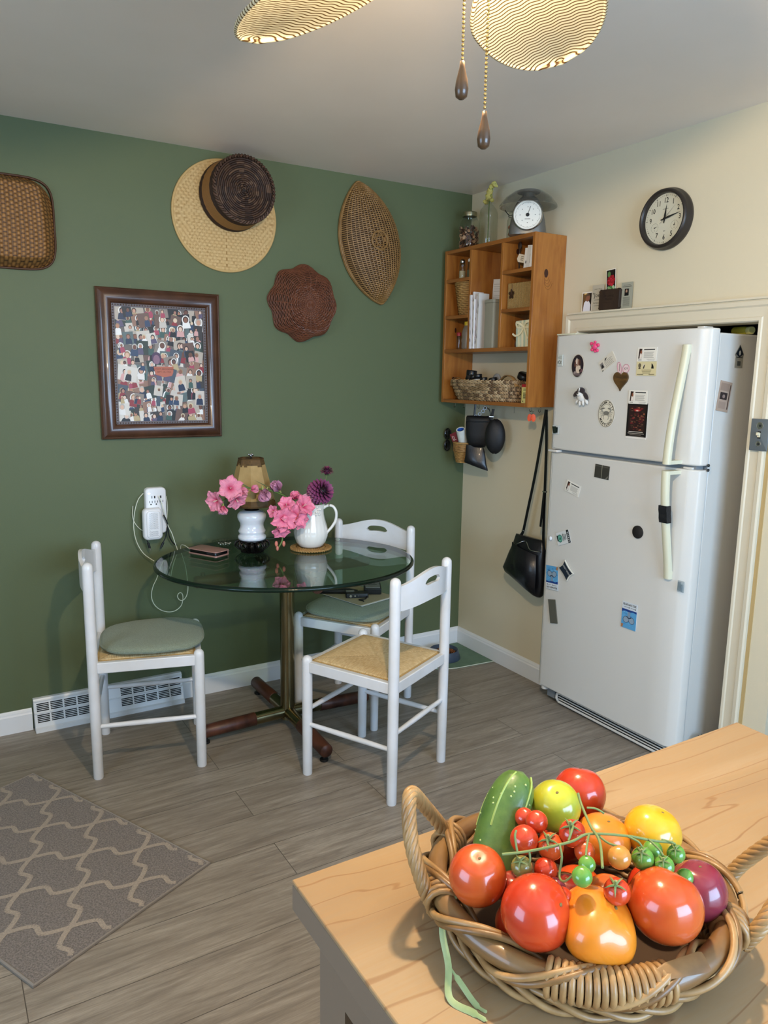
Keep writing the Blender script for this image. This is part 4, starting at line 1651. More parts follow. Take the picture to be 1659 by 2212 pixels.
# cup hooks under the cabinet
def cup_hook(y, x, label, gap=0, flip=1):
    t = thing('cup_hook', label, 'hook', (x, y, 1.372), group='cup hooks under the pine cabinet')
    pts = [(0, 0, 0), (0, 0, -.010)] + [(0, flip * (.007 - .007 * cos(a)), -.016 - .007 * sin(a)) for a in [radians(20 * q) for q in range(0, 12)]]
    MB().tube(pts, .0012, 6).build('wire', M['brasshook'], t)
    MB().lathe([(.0001, 0), (.004, 0), (.0035, -.002), (.0001, -.002)], 10).build('collar', M['brasshook'], t)
M['brasshook'] = mat('old_brass', '5d5548', .35, metal=1)
for y, x, l in ((-.125, -.16, 'empty cup hook under the cabinet nearest the green wall'), (-.205, -.16, 'dark empty cup hook left of the black purse strap'), (-.29, -.13, 'cup hook above the chrome clips of the black purse'),
                (-.34, -.13, 'cup hook between the purse clips and the black cap'), (-.395, -.15, 'cup hook carrying the black cap'), (-.655, -.11, 'cup hook carrying the orange tags'), (-.727, -.10, 'cup hook carrying the handbag strap')):
    cup_hook(max(y, -.705), x, l)

M['jar'] = thin_glass('clear_jar_glass', 'f1f3ee')
M['zinc'] = mat('zinc_lid', 'a9a488', .3, metal=1)
M['petal'] = mat('dried_petals', rough=.8, attr=True)
# mason jar with potpourri
jr = thing('glass_jar', 'clear canning jar of dried petals at the left end of the cabinet top', 'jar', (-.105, -.122, 2.136))
MB().lathe([(.001, .004), (.044, .003), (.050, .010), (.052, .03), (.052, .125), (.048, .142), (.038, .156), (.036, .160), (.036, .175)], 36).build('jar_body', M['jar'], jr)
MB().lathe([(.001, .186), (.034, .186), (.037, .184), (.038, .180), (.037, .176), (.0385, .172), (.037, .168), (.038, .165), (.036, .163)], 32).build('lid', M['zinc'], jr)
b = MB()
R = random.Random(3)
for k in range(330):
    r, a, z = .046 * sqrt(R.random()), R.random() * 6.28, .008 + .105 * R.random()
    if r < .03 and R.random() < .5: r = .044
    q = Matrix.Rotation(R.random() * 6, 3, 'X') @ Matrix.Rotation(R.random() * 6, 3, 'Y')
    s = R.uniform(.006, .012)
    b.add([Vector((r * cos(a), r * sin(a), z)) + q @ Vector(p) * s for p in ((-.5, -1, 0), (.6, -.6, .2), (.7, .6, 0), (-.2, 1, .3), (-.8, .2, 0))], [(0, 1, 2, 3, 4)], lin(R.choice(('5a3a2a', '8a5a40', 'b58a68', '3a231c', 'caa488', '7a4038', '452c22'))))
o = b.build('potpourri', M['petal'], jr, smooth=0)
o['kind'] = 'stuff'
# tall bottle with a yellow flower spray
bt = thing('glass_bottle', 'tall empty clear glass bottle holding a yellow flower on the cabinet top', 'bottle', (-.10, -.268, 2.136))
MB().lathe([(.001, .010), (.030, .004), (.042, .002), (.045, .012), (.045, .150), (.040, .172), (.026, .190), (.015, .198), (.012, .215), (.0125, .236), (.014, .238)], 36).build('bottle_body', M['jar'], bt)
fl = thing('gladiolus_spray', 'pale yellow ruffled flower spray standing in the tall bottle near the ceiling', 'flower', (-.10, -.268, 2.300))
M['yelpet'] = mat('pale_yellow_petal', 'd3c66e', .6, sss=.1)
M['stem'] = mat('green_stem', '5e7a3a', .5)
MB().tube(bez([(0, 0, -.15), (.0, 0, .02), (0, -.01, .07), (-.005, -.03, .11)], 6), .0025, 6).build('stem', M['stem'], fl)
def ruffle(mb, c, r, R, col=None):
    def f(d, th, ph):
        return 1 + .18 * sin(5 * ph + 3 * th) * sin(th) + .10 * noise.noise(d * 3)
    mb.ell(c, r, 22, 12, f, R=Matrix.Rotation(R, 3, 'X') @ Matrix.Rotation(R * 1.7, 3, 'Y'), col=col)
for c, r in (((0, .004, .070), (.017, .020, .020)), ((-.003, -.006, .092), (.014, .017, .018)), ((-.004, -.020, .112), (.012, .014, .012)), ((-.004, -.038, .120), (.010, .012, .013)), ((0, .026, .050), (.010, .011, .016)), ((0, -.022, .050), (.009, .009, .010)), ((-.006, -.050, .112), (.008, .007, .014))):
    b = MB(); ruffle(b, c, r, c[2] * 20); b.build('blossom', M['yelpet'], fl)
# jar with wire bail
j2 = thing('bail_jar', 'clear clamp-top jar with terracotta contents left of the kitchen scale', 'jar', (-.062, -.432, 2.136))
MB().lathe([(.001, .003), (.040, .003), (.044, .01), (.044, .10), (.038, .112), (.036, .125)], 32).build('jar_body', M['jar'], j2)
MB().lathe([(.001, .150), (.020, .148), (.036, .140), (.038, .134), (.036, .128)], 32).build('lid', M['jar'], j2)
MB().tube([(.038 * cos(a), .038 * sin(a), .121) for a in [2 * pi * k / 24 for k in range(24)]], .0014, 6, loop=True).tube([(-.036, .010, .121), (-.048, .028, .145), (-.040, .034, .150)], .002, 6).build('wire_bail', M['cableb'], j2)
b = MB()
for k in range(26):
    a, r = k * 2.4, .034 * sqrt((k % 13) / 13)
    b.ell((r * cos(a), r * sin(a), .016 + .065 * k / 26), (.011, .009, .010), 8, 6, R=Matrix.Rotation(k, 3, 'X'))
M['terra'] = mat('terracotta_pieces', 'a05f43', .7)
o = b.build('contents', M['terra'], j2); o['kind'] = 'stuff'
# kitchen scale, turned to face the room
M['scalegrey'] = mat('grey_scale_plastic', '6c6a64', .35, metal=.3)
M['smoke'] = thin_glass('smoky_bowl', 'e6e6e4')
M['dialw'] = mat('white_dial', 'ece8dc', .4)
kt = thing('kitchen_scale', 'grey kitchen scale with round white dial and clear upturned bowl on the cabinet', 'kitchen scale', (-.150, -.612, 2.136), rz=radians(48))
b = MB()   # local: dial faces -x ; body lathe-ish loft
rings = []
for z, w_, d_ in ((0, .080, .050), (.010, .082, .052), (.06, .076, .046), (.12, .062, .038), (.150, .045, .032), (.160, .034, .028)):
    rings.append([(d_ * (abs(cos(t)) ** .7) * (1 if cos(t) > 0 else -1), w_ * (abs(sin(t)) ** .7) * (1 if sin(t) > 0 else -1), z) for t in [2 * pi * k / 40 for k in range(40)]])
b.loft(rings)
b.build('scale_body', M['scalegrey'], kt)
MB().lathe([(.029, .158), (.029, .178), (.050, .180), (.052, .186), (.050, .189), (.001, .190)], 32).build('platform', M['scalegrey'], kt)
DX = Matrix(((0, 0, -1), (-1, 0, 0), (0, 1, 0)))
b = MB(Matrix.Translation((-.050, 0, .078)) @ DX.to_4x4())
b.lathe([(.066, -.012), (.067, .004), (.063, .008), (.060, .006), (.060, .004)], 48)
b.build('dial_ring', M['silver'], kt)
MB(Matrix.Translation((-.050, 0, .078)) @ DX.to_4x4()).disc(0, 0, .061, z=.004, n=48).build('dial', M['dialw'], kt, smooth=0)
b = MB(Matrix.Translation((-.050, 0, .078)) @ DX.to_4x4())
for k in range(60):
    a = 2 * pi * k / 60
    r0, r1 = (.048, .055) if k % 5 == 0 else (.051, .055)
    d = Vector((cos(a), sin(a))); n_ = Vector((-d.y, d.x)) * .0006
    b.poly([tuple(d * r0 - n_), tuple(d * r1 - n_), tuple(d * r1 + n_), tuple(d * r0 + n_)], .0045)
b.disc(0, 0, .008, z=.0065, n=16)
b.poly([(-.001, 0), (.011, .036), (.0125, .0355), (.001, 0)], .006)
b.rect(-.012, -.0185, .012, -.0165, .0045)
for k in range(8):
    a = 2 * pi * k / 8
    b.disc(.033 * cos(a), .033 * sin(a), .0018, z=.0045, n=6)
b.build('dial_markings', M['ink'], kt, smooth=0)
MB().lathe([(.001, .204), (.03, .203), (.07, .190), (.105, .165), (.128, .135), (.1285, .128), (.126, .128), (.103, .162), (.069, .186), (.03, .199), (.001, .200)], 48, (.0, .0, -.008)).build('clear_bowl', M['smoke'], kt)

# --- cubby contents
def shaker(y, x, label, capm, kind):
    t = thing('spice_shaker', label, 'shaker', (x, y, 1.992), group=None)
    MB().lathe([(.001, .002), (.015, .001), (.017, .006), (.017, .045), (.013, .056), (.016, .064), (.016, .076), (.011, .082)], 24).build('glass_body', M['jar'], t)
    MB().lathe([(.012, .080), (.013, .084), (.012, .092), (.006, .097), (.001, .098)], 20).build('cap', capm, t)
    b = MB()
    b.lathe([(.0005, .003), (.0155, .003), (.0155, .040), (.0005, .042)], 20)
    b.build('contents', kind, t)
M['salt'] = mat('pale_grains', 'c9b999', .9, bump=(900, 1))
M['pepper'] = mat('green_grains', '67654a', .9, bump=(900, 1))
shaker(-.136, -.150, 'glass shaker of pale grains in the top left cubby', M['silver'], M['salt'])
shaker(-.188, -.140, 'glass shaker of green herbs beside the divider in the top left cubby', M['dialw'], M['pepper'])

def basket_round(name, label, loc, prof, rows, stakes, m, r_t=.0028, amp=.0018, wavek=1, group=None, sx=1, rz=0):
    """prof(t)->(r,z), t from bottom 0 to rim 1"""
    t = thing(name, label, 'basket', loc, rz)
    b = MB()
    n = stakes * 4
    for j in range(rows):
        r, z = prof((j + .5) / rows)
        pts = []
        for i in range(n):
            a = 2 * pi * i / n
            o = amp * cos(pi * (i / 2.0 + j * 1.0)) 
            pts.append(((r + o) * cos(a) * sx, (r + o) * sin(a), z))
        b.tube(pts, r_t, 5, loop=True)
    b.build('woven_side', m, t)
    b = MB()
    r, z = prof(1)
    for q in range(2):
        b.tube([((r + .001) * cos(2 * pi * k / 48) * sx, (r + .001) * sin(2 * pi * k / 48), z + .003 * q) for k in range(48)], r_t * 1.5, 6, loop=True)
    b.build('rim', m, t)
    r0, z0 = prof(0)
    b = MB().lathe([(.0005, z0 + .001), (r0, z0 + .001), (prof(.5)[0] - .004, prof(.5)[1]), (r - .004, z)], 32, sx=sx)
    b.build('lining', M['wickdark'], t)
    return t
M['splint'] = mat('pale_splint', 'b58e54', .6, var=('8c6533', 40, (1, 1, 1), .25))
basket_round('cubby_basket', 'small pale woven basket filling the middle left cubby', (-.110, -.158, 1.812), lambda t: (.048 + .026 * t ** .8, .004 + .150 * t), 17, 14, M['splint'], .0050, .0028)

def bottle(y, x, z, label, capc, bodyc, prof, cap, bodym=None):
    t = thing('plastic_bottle', label, 'bottle', (x, y, z))
    MB().lathe(prof, 28).build('bottle_body', bodym or mat('bottle_' + capc, bodyc, .35), t)
    MB().lathe(cap, 24).build('cap', mat('cap_' + capc, capc, .4), t)
    return t
bottle(-.125, -.150, 1.644, 'small clear spice bottle with a red cap in the lower left cubby', '9c2a30', 'b0a090', [(.001, .001), (.012, .001), (.013, .005), (.013, .060), (.010, .070)], [(.001, .086), (.011, .085), (.012, .083), (.012, .068), (.001, .068)], M['jar'])
bottle(-.178, -.140, 1.644, 'grey rounded bottle with a yellow cap in the lower left cubby', 'cdb42c', '7b7268', [(.001, .001), (.024, .002), (.026, .010), (.025, .030), (.027, .045), (.024, .062), (.026, .082), (.020, .104), (.013, .118)], [(.001, .138), (.013, .137), (.014, .134), (.014, .118), (.001, .118)])

# papers and magazines standing in the centre cubby
R = random.Random(5)
cols_ = ['e4e1e4', 'dcd6d2', 'eceaea', 'd9d3da', 'cfcac4', 'e8e4de']
y = -.266
labs = ['white magazine at the left end of the papers in the pine cabinet', 'folded white newsletter second from left among the cabinet papers', 'thin grey-white booklet in the middle of the cabinet papers', 'magazine with a dark red picture on its edge among the cabinet papers', 'white brochure with dark spine print at the right of the cabinet papers']
for k, (w_, h, off) in enumerate(((.014, .258, 0), (.010, .272, .004), (.005, .236, .0), (.010, .250, .006), (.013, .262, .002))):
    t = thing('magazine', labs[k], 'magazine', (-.088, y - w_ / 2, 1.644), group='papers standing in the centre cubby')
    t.rotation_euler = (radians(-1.5 + k * .6), 0, 0)
    MB().b2((-.104 + off, -w_ / 2, 0), (-.04, w_ / 2, h), col=lin(cols_[k])).build('pages', M['print'], t, bevel=.0008)
    b = MB()
    for q in range(7 if k != 3 else 12):
        z0 = R.uniform(.01, h - .04)
        c = R.choice(('3b3540', '8c2a3c', '5f5a60', '77707a')) if k == 3 else R.choice(('8b868a', '6b666c', 'a59fa2'))
        yy = R.uniform(-w_ * .4, w_ * .2)
        b.add([(-.1045 + off, yy, z0), (-.1045 + off, yy + w_ * .22, z0), (-.1045 + off, yy + w_ * .22, z0 + R.uniform(.01, .03)), (-.1045 + off, yy, z0 + .012)], [(0, 1, 2, 3)], lin(c))
    b.build('edge_print', M['print'], t, smooth=0)
    y -= w_ + .0025
t = thing('letter', 'typed white letter standing tall behind the cabinet papers', 'letter', Mx=FR((-.080, -.325, 1.644), Vector((.12, -.99, 0)), (0, 0, 1)) @ Matrix.Rotation(-.06, 4, 'Z'))
MB().b2((-.040, 0, -.001), (.050, .335, .001), col=lin('d8d3cc')).build('sheet', M['print'], t, smooth=0)
b = MB()
b.text('STATEMENT', .009, 0, .255, .0013)
for k in range(9):
    b.rect(-.034, .310 - .011 * k - (.02 if k > 3 else 0), .030 + .01 * (k % 3) , .3115 - .011 * k - (.02 if k > 3 else 0), .0013)
b.build('typing', M['greyink'], t, smooth=0)
M['frost'] = mat('frosted_plastic', 'a7a391', .4, trans=.25, ior=1.2)
M['frostc'] = thin_glass('clear_plastic_tub', 'b9b6b0', .08)
t = thing('plastic_canister', 'frosted grey-green plastic canister at the front of the centre cubby', 'canister', (-.132, -.398, 1.644))
pad(MB(), .048, .036, .010, 0, .215, .006).build('canister_body', M['frost'], t)
pad(MB(), .050, .038, .011, .213, .228, .003).build('lid', M['frost'], t)
t = thing('storage_tub', 'tall clear plastic tub with brown contents behind the frosted canister', 'container', (-.060, -.440, 1.644))
pad(MB(), .012, .032, .004, 0, .375, .003).build('tub_body', M['frostc'], t)
pad(MB(), .011, .030, .004, .004, .285, .003).build('contents', mat('brown_grain', '5a463a', .8, bump=(300, 1)), t)
pad(MB(), .014, .034, .005, .372, .388, .003).build('lid', M['frostc'], t)

# right column
for k, (y, w_, h, c, lb) in enumerate(((-.592, .003, .098, 'e9e6e0', 'white envelope with a dark printed corner, leftmost in the top right cubby'), (-.610, .008, .108, 'ddd9d2', 'stack of pale letters in the middle of the top right cubby'), (-.632, .004, .104, 'f0eeea', 'white envelope with a blue rounded mark in the top right cubby'), (-.655, .003, .110, 'e6e0d6', 'cream envelope against the right side of the top right cubby'))):
    t = thing('envelope', lb, 'envelope', Mx=FR((-.12, y, 1.990), Vector((.28, -.96, 0)), (0, 0, 1)) @ Matrix.Rotation(-.07, 4, 'Z'))
    MB().b2((-.022, 0, -w_ / 2), (.022, h, w_ / 2), col=lin(c)).build('paper', M['print'], t, smooth=0)
    b = MB()
    if k == 2:
        pad(b, .0045, .018, .0045, w_ / 2, w_ / 2 + .0003, .0001, 0, h - .028, col=lin('3f5a70'))
    elif k == 0:
        b.rect(-.014, .03, -.004, .042, w_ / 2 + .0003, lin('33302e'))
    else:
        b.rect(-.006, .03, -.004, .07, w_ / 2 + .0003, lin('9b958c')); b.rect(.002, .03, .0035, .06, w_ / 2 + .0003, lin('9b958c'))
    b.build('print', M['print'], t, smooth=0)
t = thing('gift_tag', 'small cream tag hanging in front of the dark spoon in the top right cubby', 'tag', Mx=FR((-.13, -.560, 2.045), Vector((.4, -.9, 0)), (0, 0, 1)) @ Matrix.Rotation(-.25, 4, 'Z'))
b = MB().prism([(-.022, -.006), (-.014, -.018), (.016, -.018), (.016, .018), (-.018, .018)], -.0006, .0006, lin('dccbb0'))
b.build('card', M['print'], t, smooth=0)
MB().rect(-.004, -.008, .010, -.006, .001).rect(-.004, 0, .010, .002, .001).rect(-.004, .008, .010, .010, .001).build('writing', M['ink'], t, smooth=0)
t = thing('wooden_spoon', 'dark wooden spoon standing bowl-up in the top right cubby', 'spoon', (-.13, -.545, 1.990))
MB().ell((0, 0, .112), (.006, .013, .018), 14, 10).build('spoon_bowl', M['holdw'], t)
MB().tube([(0, 0, 0), (0, 0, .10)], .003, 8).build('handle', M['holdw'], t)
M['herr'] = mat('herringbone_straw', 'a58d5c', .7, var=('8a7040', 120, (1, 1, 1), .2))
bx_ = thing('leaf_box', 'straw herringbone box with a dark maple-leaf ornament in the middle right cubby', 'box', Mx=FR((-.150, -.588, 1.818), Vector((.12, -.99, 0)), (0, 0, 1)) @ Matrix.Rotation(.0, 4, 'Z'))
MB().b2((-.082, 0, -.10), (.082, .118, 0)).build('box_body', M['herr'], bx_, bevel=.003)
b = MB()
for j in range(14):
    for i in range(20):
        x0, y0 = -.080 + .008 * i, .002 + .0082 * j
        s = 1 if i % 2 else -1
        b.add([(x0, y0 + (0 if s > 0 else .006), .0005), (x0 + .008, y0 + (.006 if s > 0 else 0), .0005), (x0 + .008, y0 + (.006 if s > 0 else 0) + .003, .0014), (x0, y0 + (0 if s > 0 else .006) + .003, .0014)], [(0, 1, 2, 3)])
b.build('herringbone_weave', M['splint'], bx_, smooth=0)
b = MB()
lp = []
ctr = (-.055, .068)
for k in range(40):
    a = 2 * pi * k / 40 + pi / 2
    r = .020 * (.55 + .45 * abs(cos(2.5 * (a - pi / 2)))) * (1 if k % 2 else .78)
    lp.append((ctr[0] + r * cos(a), ctr[1] + r * 1.25 * sin(a)))
b.prism(lp, .0015, .0035)
b.tube([(ctr[0], ctr[1], .003), (ctr[0] + .004, ctr[1] + .03, .003), (ctr[0] + .002, ctr[1] + .045, .003)], .001, 5)
b.build('leaf_ornament', mat('bronze_leaf', '4a3424', .4, metal=.5), bx_, smooth=0)
gb = thing('gift_bundle', 'pale green striped napkin bundle tied with a cream bow in the lower right cubby', 'gift', Mx=FR((-.140, -.618, 1.644), Vector((.15, -.99, 0)), (0, 0, 1)) @ Matrix.Rotation(.05, 4, 'Z'))
b = MB()
for k in range(9):
    x0 = -.050 + .0111 * k
    b.b2((x0, .0, -.06), (x0 + .0111, .122, 0 + .001 * (k % 2)), col=lin(('b4c4b0', 'e0dcb8', 'c9d2bc', 'ece6c6')[k % 4]))
b.build('striped_pack', M['print'], gb, smooth=0)
M['ribbon'] = mat('cream_ribbon', 'e9e0bc', .5)
b = MB()
for s in (-1, 1):
    b.tube(bez([(0, .090, .004), (s * .018, .108, .014), (s * .038, .112, .012), (s * .036, .092, .008), (s * .012, .088, .006), (0, .090, .004)], 6), .006, 6, flat=(.25, 1))
b.tube(bez([(0, .09, .006), (-.02, .062, .008), (-.048, .055, .006), (-.066, .066, .006)], 6), .005, 6, flat=(.25, 1))
b.tube(bez([(0, .09, .006), (.014, .066, .01), (.018, .040, .006), (.03, .045, .008)], 6), .005, 6, flat=(.25, 1))
b.ell((0, .09, .007), .006, 10, 6)
b.build('bow', M['ribbon'], gb)
t = thing('little_ornament', 'small dark figurine half hidden left of the striped bundle', 'ornament', (-.13, -.553, 1.644))
MB().ell((0, 0, .016), (.010, .012, .016), 12, 8).ell((0, -.003, .036), (.007, .008, .008), 12, 8).tube([(0, -.01, .036), (0, -.018, .044)], [.002, .0005], 6).build('figure', mat('dark_ceramic', '55443a', .4), t)

# big braided basket with spice jars on the bottom shelf
M['seagrass'] = mat('braided_seagrass', rough=.75, attr=True)
sbk = thing('braided_basket', 'long braided seagrass basket on the bottom shelf of the pine cabinet', 'basket', (-.108, -.335, 1.390))
b = MB()
R = random.Random(8)
def seg_shape(a, lvl):
    e = 2.6
    rx = .078 + .020 * lvl; ry = .212 + .052 * lvl ** .8
    c_, s_ = cos(a), sin(a)
    return Vector((rx * abs(c_) ** (2 / e) * (1 if c_ > 0 else -1), ry * abs(s_) ** (2 / e) * (1 if s_ > 0 else -1), 0))
for row in range(6):
    lvl = row / 5
    z = .010 + .0165 * row
    n = 64
    for k in range(n):
        a = 2 * pi * (k + .5 * (row % 2)) / n
        p = seg_shape(a, lvl); q = seg_shape(a + 2 * pi / n * 1.5, lvl)
        c = lin(R.choice(('a38763', 'b9a07c', '88704f', '6c553d', 'a88c6a')))
        nrm = Vector((p.x / .09 ** 1, p.y / .3, 0)).normalized()
        for s_ in (0, 1):
            z0, z1 = (z - .007, z + .009) if s_ == 0 else (z + .007, z - .008)
            mid = (p + q) / 2 + nrm * .005
            b.tube([Vector((p.x, p.y, z0)), Vector((mid.x, mid.y, (z0 + z1) / 2)), Vector((q.x, q.y, z1))], [.003, .0052, .003], 5, col=c)
b.build('braided_wall', M['seagrass'], sbk)
b = MB()
b.loft([[seg_shape(2 * pi * k / 40, l) * .97 + Vector((0, 0, z)) for k in range(40)] for l, z in ((0, .003), (.5, .05), (1, .094))], caps=False)
b.add([seg_shape(2 * pi * k / 40, 0) * .97 + Vector((0, 0, .003)) for k in range(40)], [tuple(range(40))])
b.build('lining', M['wickdark'], sbk)
M['blackcap'] = mat('black_plastic_lid', '121214', .3)
def spice(x, y, z, tilt, r, h, labc, label):
    t = thing('spice_jar', label, 'jar', (x, y, z + .014), group='black-lidded spice jars in the braided basket')
    t.rotation_euler = (tilt, tilt * .5, 0)
    MB().lathe([(.0005, 0), (r, 0), (r, h * .62), (r * .9, h * .66)], 22).build('jar_body', mat('spice_' + labc, labc, .35), t)
    MB().lathe([(r * .92, h * .64), (r * 1.04, h * .66), (r * 1.04, h * .97), (r * .98, h), (.0005, h)], 22).build('lid', M['blackcap'], t)
spice(-.15, -.232, 1.455, .1, .026, .070, '2c2622', 'large black-lidded jar at the top of the spice jars')
spice(-.165, -.215, 1.440, .35, .018, .060, 'b99a3a', 'black-lidded jar with a yellow label, leftmost of the spice jars')
spice(-.165, -.265, 1.436, .15, .019, .066, '3a322c', 'black-lidded jar just right of the yellow-labelled one')
spice(-.165, -.318, 1.440, -.05, .020, .066, 'c9c9c4', 'black-lidded jar with a white label in the spice basket')
spice(-.165, -.368, 1.430, -.1, .018, .060, '6b665c', 'short black-lidded jar right of the white-labelled jar')
spice(-.150, -.430, 1.432, -.2, .020, .058, '332d28', 'dark jar beside the bent wooden ring in the spice basket')
M['bentw'] = mat('bent_light_wood', 'a8814f', .6, var=('876236', 30, (1, 1, 1), .3))
for (y0, label, sc_) in ((-.120, 'bent light-wood ring sticking out of the left end of the spice basket', .8), (-.520, 'bent light-wood ring sticking out of the right end of the spice basket', 1.15)):
    t = thing('wooden_ring', label, 'wooden ring', (-.150, y0, 1.475))
    MB().tube(bez([(0, .055 * sc_, -.015), (-.004, .045 * sc_, .010), (0, .012 * sc_, .032 * sc_), (0, -.030 * sc_, .028 * sc_), (0, -.055 * sc_, .004), (0, -.065 * sc_, -.012)], 8), .011 * sc_, 8, flat=(.22, 1), up0=(0, 0, 1)).build('bent_strip', M['bentw'], t)
t = thing('drawstring_pouch', 'translucent pale pouch with grey spots poking out of the spice basket', 'pouch', (-.12, -.405, 1.470))
b = MB().ell((0, 0, .02), (.012, .032, .034), 20, 12)
b.build('pouch_cloth', mat('pale_mesh', '8f8d8c', .6), t)
b = MB()
for k in range(7):
    b.ell((-.0115, -.018 + .006 * k, .026 + .008 * sin(k * 2)), (.001, .003, .003), 8, 5)
b.build('spots', M['greyink'], t)
t = thing('black_canister', 'round black canister at the right of the spice basket', 'canister', (-.10, -.575, 1.497))
MB().lathe([(.0005, 0), (.030, 0), (.032, .004), (.032, .024), (.029, .028), (.0005, .030)], 28, ax=Matrix.Rotation(.5, 3, 'X')).build('cap', M['blackcap'], t)
mbx = thing('spice_box', 'upright yellow and red spice box with a barcode beside the braided basket', 'box', Mx=FR((-.158, -.655, 1.390), Vector((.1, -.99, 0)), (0, 0, 1)))
b = MB()
b.b2((-.018, 0, -.03), (.018, .072, 0), col=lin('d6cf86')).b2((-.0182, .072, -.0302), (.0182, .086, .0002), col=lin('a5222a'))
b.b2((-.0182, .014, -.0302), (-.0166, .07, .0003), col=lin('b9a93a'))
b.build('carton', M['print'], mbx, smooth=0)
b = MB()
for k in range(11):
    b.rect(-.008, .020 + .0026 * k, .008, .020 + .0026 * k + (.0016 if k % 3 else .0009), .0006)
b.disc(-.008, .008, .003, z=.0006, n=8)
b.rect(-.008, .058, .010, .060, .0006).rect(-.008, .063, .010, .065, .0006)
b.build('barcode', M['ink'], mbx, smooth=0)

# ---------------------------------------------------------------- things hanging below the cabinet
M['blackcloth'] = mat('black_nylon', '0e0e10', .55, bump=(50, .3))
M['leather'] = mat('black_leather', '101014', .32, bump=(220, .25), coat=.1)
# sunglasses on the green wall
sn = thing('sunglasses', 'folded dark sunglasses hanging beside the small hanging basket', 'sunglasses', (-.128, -.018, 1.172))
M['lensd'] = mat('dark_lens', '0c0f0e', .05, coat=1)
for k, z in enumerate((.030, -.032)):
    MB().ell((0, -.001, z), (.018, .005, .027), 20, 12).build('lens', M['lensd'], sn)
    MB().tube([(.020 * cos(a), -.002, z + .029 * sin(a)) for a in [2 * pi * q / 24 for q in range(24)]], .0022, 6, loop=True).build('lens_rim', M['blackcap'], sn)
MB().tube([(.018, -.004, .05), (.022, -.022, .0), (.018, -.03, -.05)], .0025, 6).build('temple', M['blackcap'], sn)
# small hanging basket
hb = basket_round('hanging_basket', 'little tan splint basket hanging in the corner with a lint roller in it', (-.120, -.160, 1.058), lambda t: (.036 + .016 * t + .004 * sin(t * 3), .004 + .098 * t), 12, 12, M['splint'], .0046, .002)
b = MB()
for q in range(5):
    b.tube([(.055 * cos(2 * pi * k / 40), .055 * sin(2 * pi * k / 40), .066 + .007 * q + .002 * sin(k * 1.3 + q)) for k in range(40)], .0038, 6, loop=True)
b.build('rim_band', M['bentw'], hb)
lr = thing('lint_roller', 'white paper roll with a blue core standing in the little hanging basket', 'lint roller', (-.112, -.152, 1.135))
q = Matrix.Rotation(.30, 3, 'X') @ Matrix.Rotation(-.46, 3, 'Y')
MB().lathe([(.019, 0), (.0235, 0), (.0235, .120), (.0185, .120), (.0180, .118)], 28, ax=q).build('paper_roll', mat('lint_paper', 'dfe0d8', .6, var=('cfd2cc', 30, (1, 1, 1), .2)), lr)
MB().lathe([(.0178, .002), (.0182, .1185), (.0165, .1185), (.0160, .01), (.0005, .01)], 28, ax=q).build('blue_core', mat('blue_core', '2a56a8', .5), lr)
t = thing('red_booklet', 'dark red card tucked in the little hanging basket', 'booklet', Mx=FR((-.125, -.122, 1.135), Vector((.5, -.85, 0)), (0, 0, 1)) @ Matrix.Rotation(.45, 4, 'Z'))
MB().b2((-.020, 0, -.002), (.020, .085, .002), col=lin('7a1c26')).build('cover', M['print'], t, smooth=0)
MB().rect(-.012, .05, -.009, .072, .0024, lin('d8c4c0')).rect(-.004, .05, -.001, .068, .0024, lin('d8c4c0')).rect(-.012, .046, .006, .049, .0024, lin('d8c4c0')).rect(-.018, .008, .018, .030, .0024, lin('d9d5cf')).rect(-.012, .014, -.004, .022, .0026, lin('2a2a2a')).build('print', M['print'], t, smooth=0)
# black purse with chrome clips
pu = thing('black_purse', 'small black nylon purse with chrome clips hanging under the cabinet', 'purse', (-.110, -.262, 1.235), rz=radians(38))
def sack(pts_l, pts_r, dep, zs, e=2.6, n=32):
    b = MB(); rings = []
    for (l, r, d, z) in zip(pts_l, pts_r, dep, zs):
        c, h = (l + r) / 2, abs(r - l) / 2
        rings.append([(d * abs(cos(t)) ** (2 / e) * (1 if cos(t) > 0 else -1), c + h * abs(sin(t)) ** (2 / e) * (1 if sin(t) > 0 else -1), z + .002 * noise.noise(Vector((cos(t) * 2, sin(t) * 2, z * 30)))) for t in [2 * pi * k / n for k in range(n)]])
    return b.loft(rings)
sack((.062, .066, .066, .068, .064, .056, .035), (-.062, -.066, -.068, -.070, -.066, -.058, -.035), (.006, .020, .024, .022, .026, .024, .010), (.075, .068, .055, .035, -.02, -.06, -.085)).build('bag_body', M['blackcloth'], pu)
MB().tube([(-.027, -.06, .050), (-.027, 0, .046), (-.027, .06, .050)], .0025, 6).build('zip', M['blackcap'], pu)
MB().tube([(0, .020, .137), (0, .022, .10), (0, .024, .07)], .004, 6, flat=(.4, 1.6)).build('strap', M['leather'], pu)
b = MB()
for (y, z) in ((.015, .072), (-.005, .085), (-.022, .100), (-.032, .116)):
    b.tube([(-.004, y + .008 * cos(a), z + .008 * sin(a)) for a in [2 * pi * k / 12 for k in range(12)]], .0018, 5, loop=True)
b.build('chrome_clips', mat('dark_chrome', '77777a', .3, metal=1), pu)
MB().tube(bez([(0, -.030, .12), (0, -.052, .11), (0, -.060, .08), (0, -.060, .06)], 5), .002, 6).build('cord', M['blackcloth'], pu)
wl = thing('leather_flap_wallet', 'black leather glasses case hanging upside down below the purse', 'wallet', (-.115, -.262, 1.055), rz=radians(42))
b = MB()
rings = []
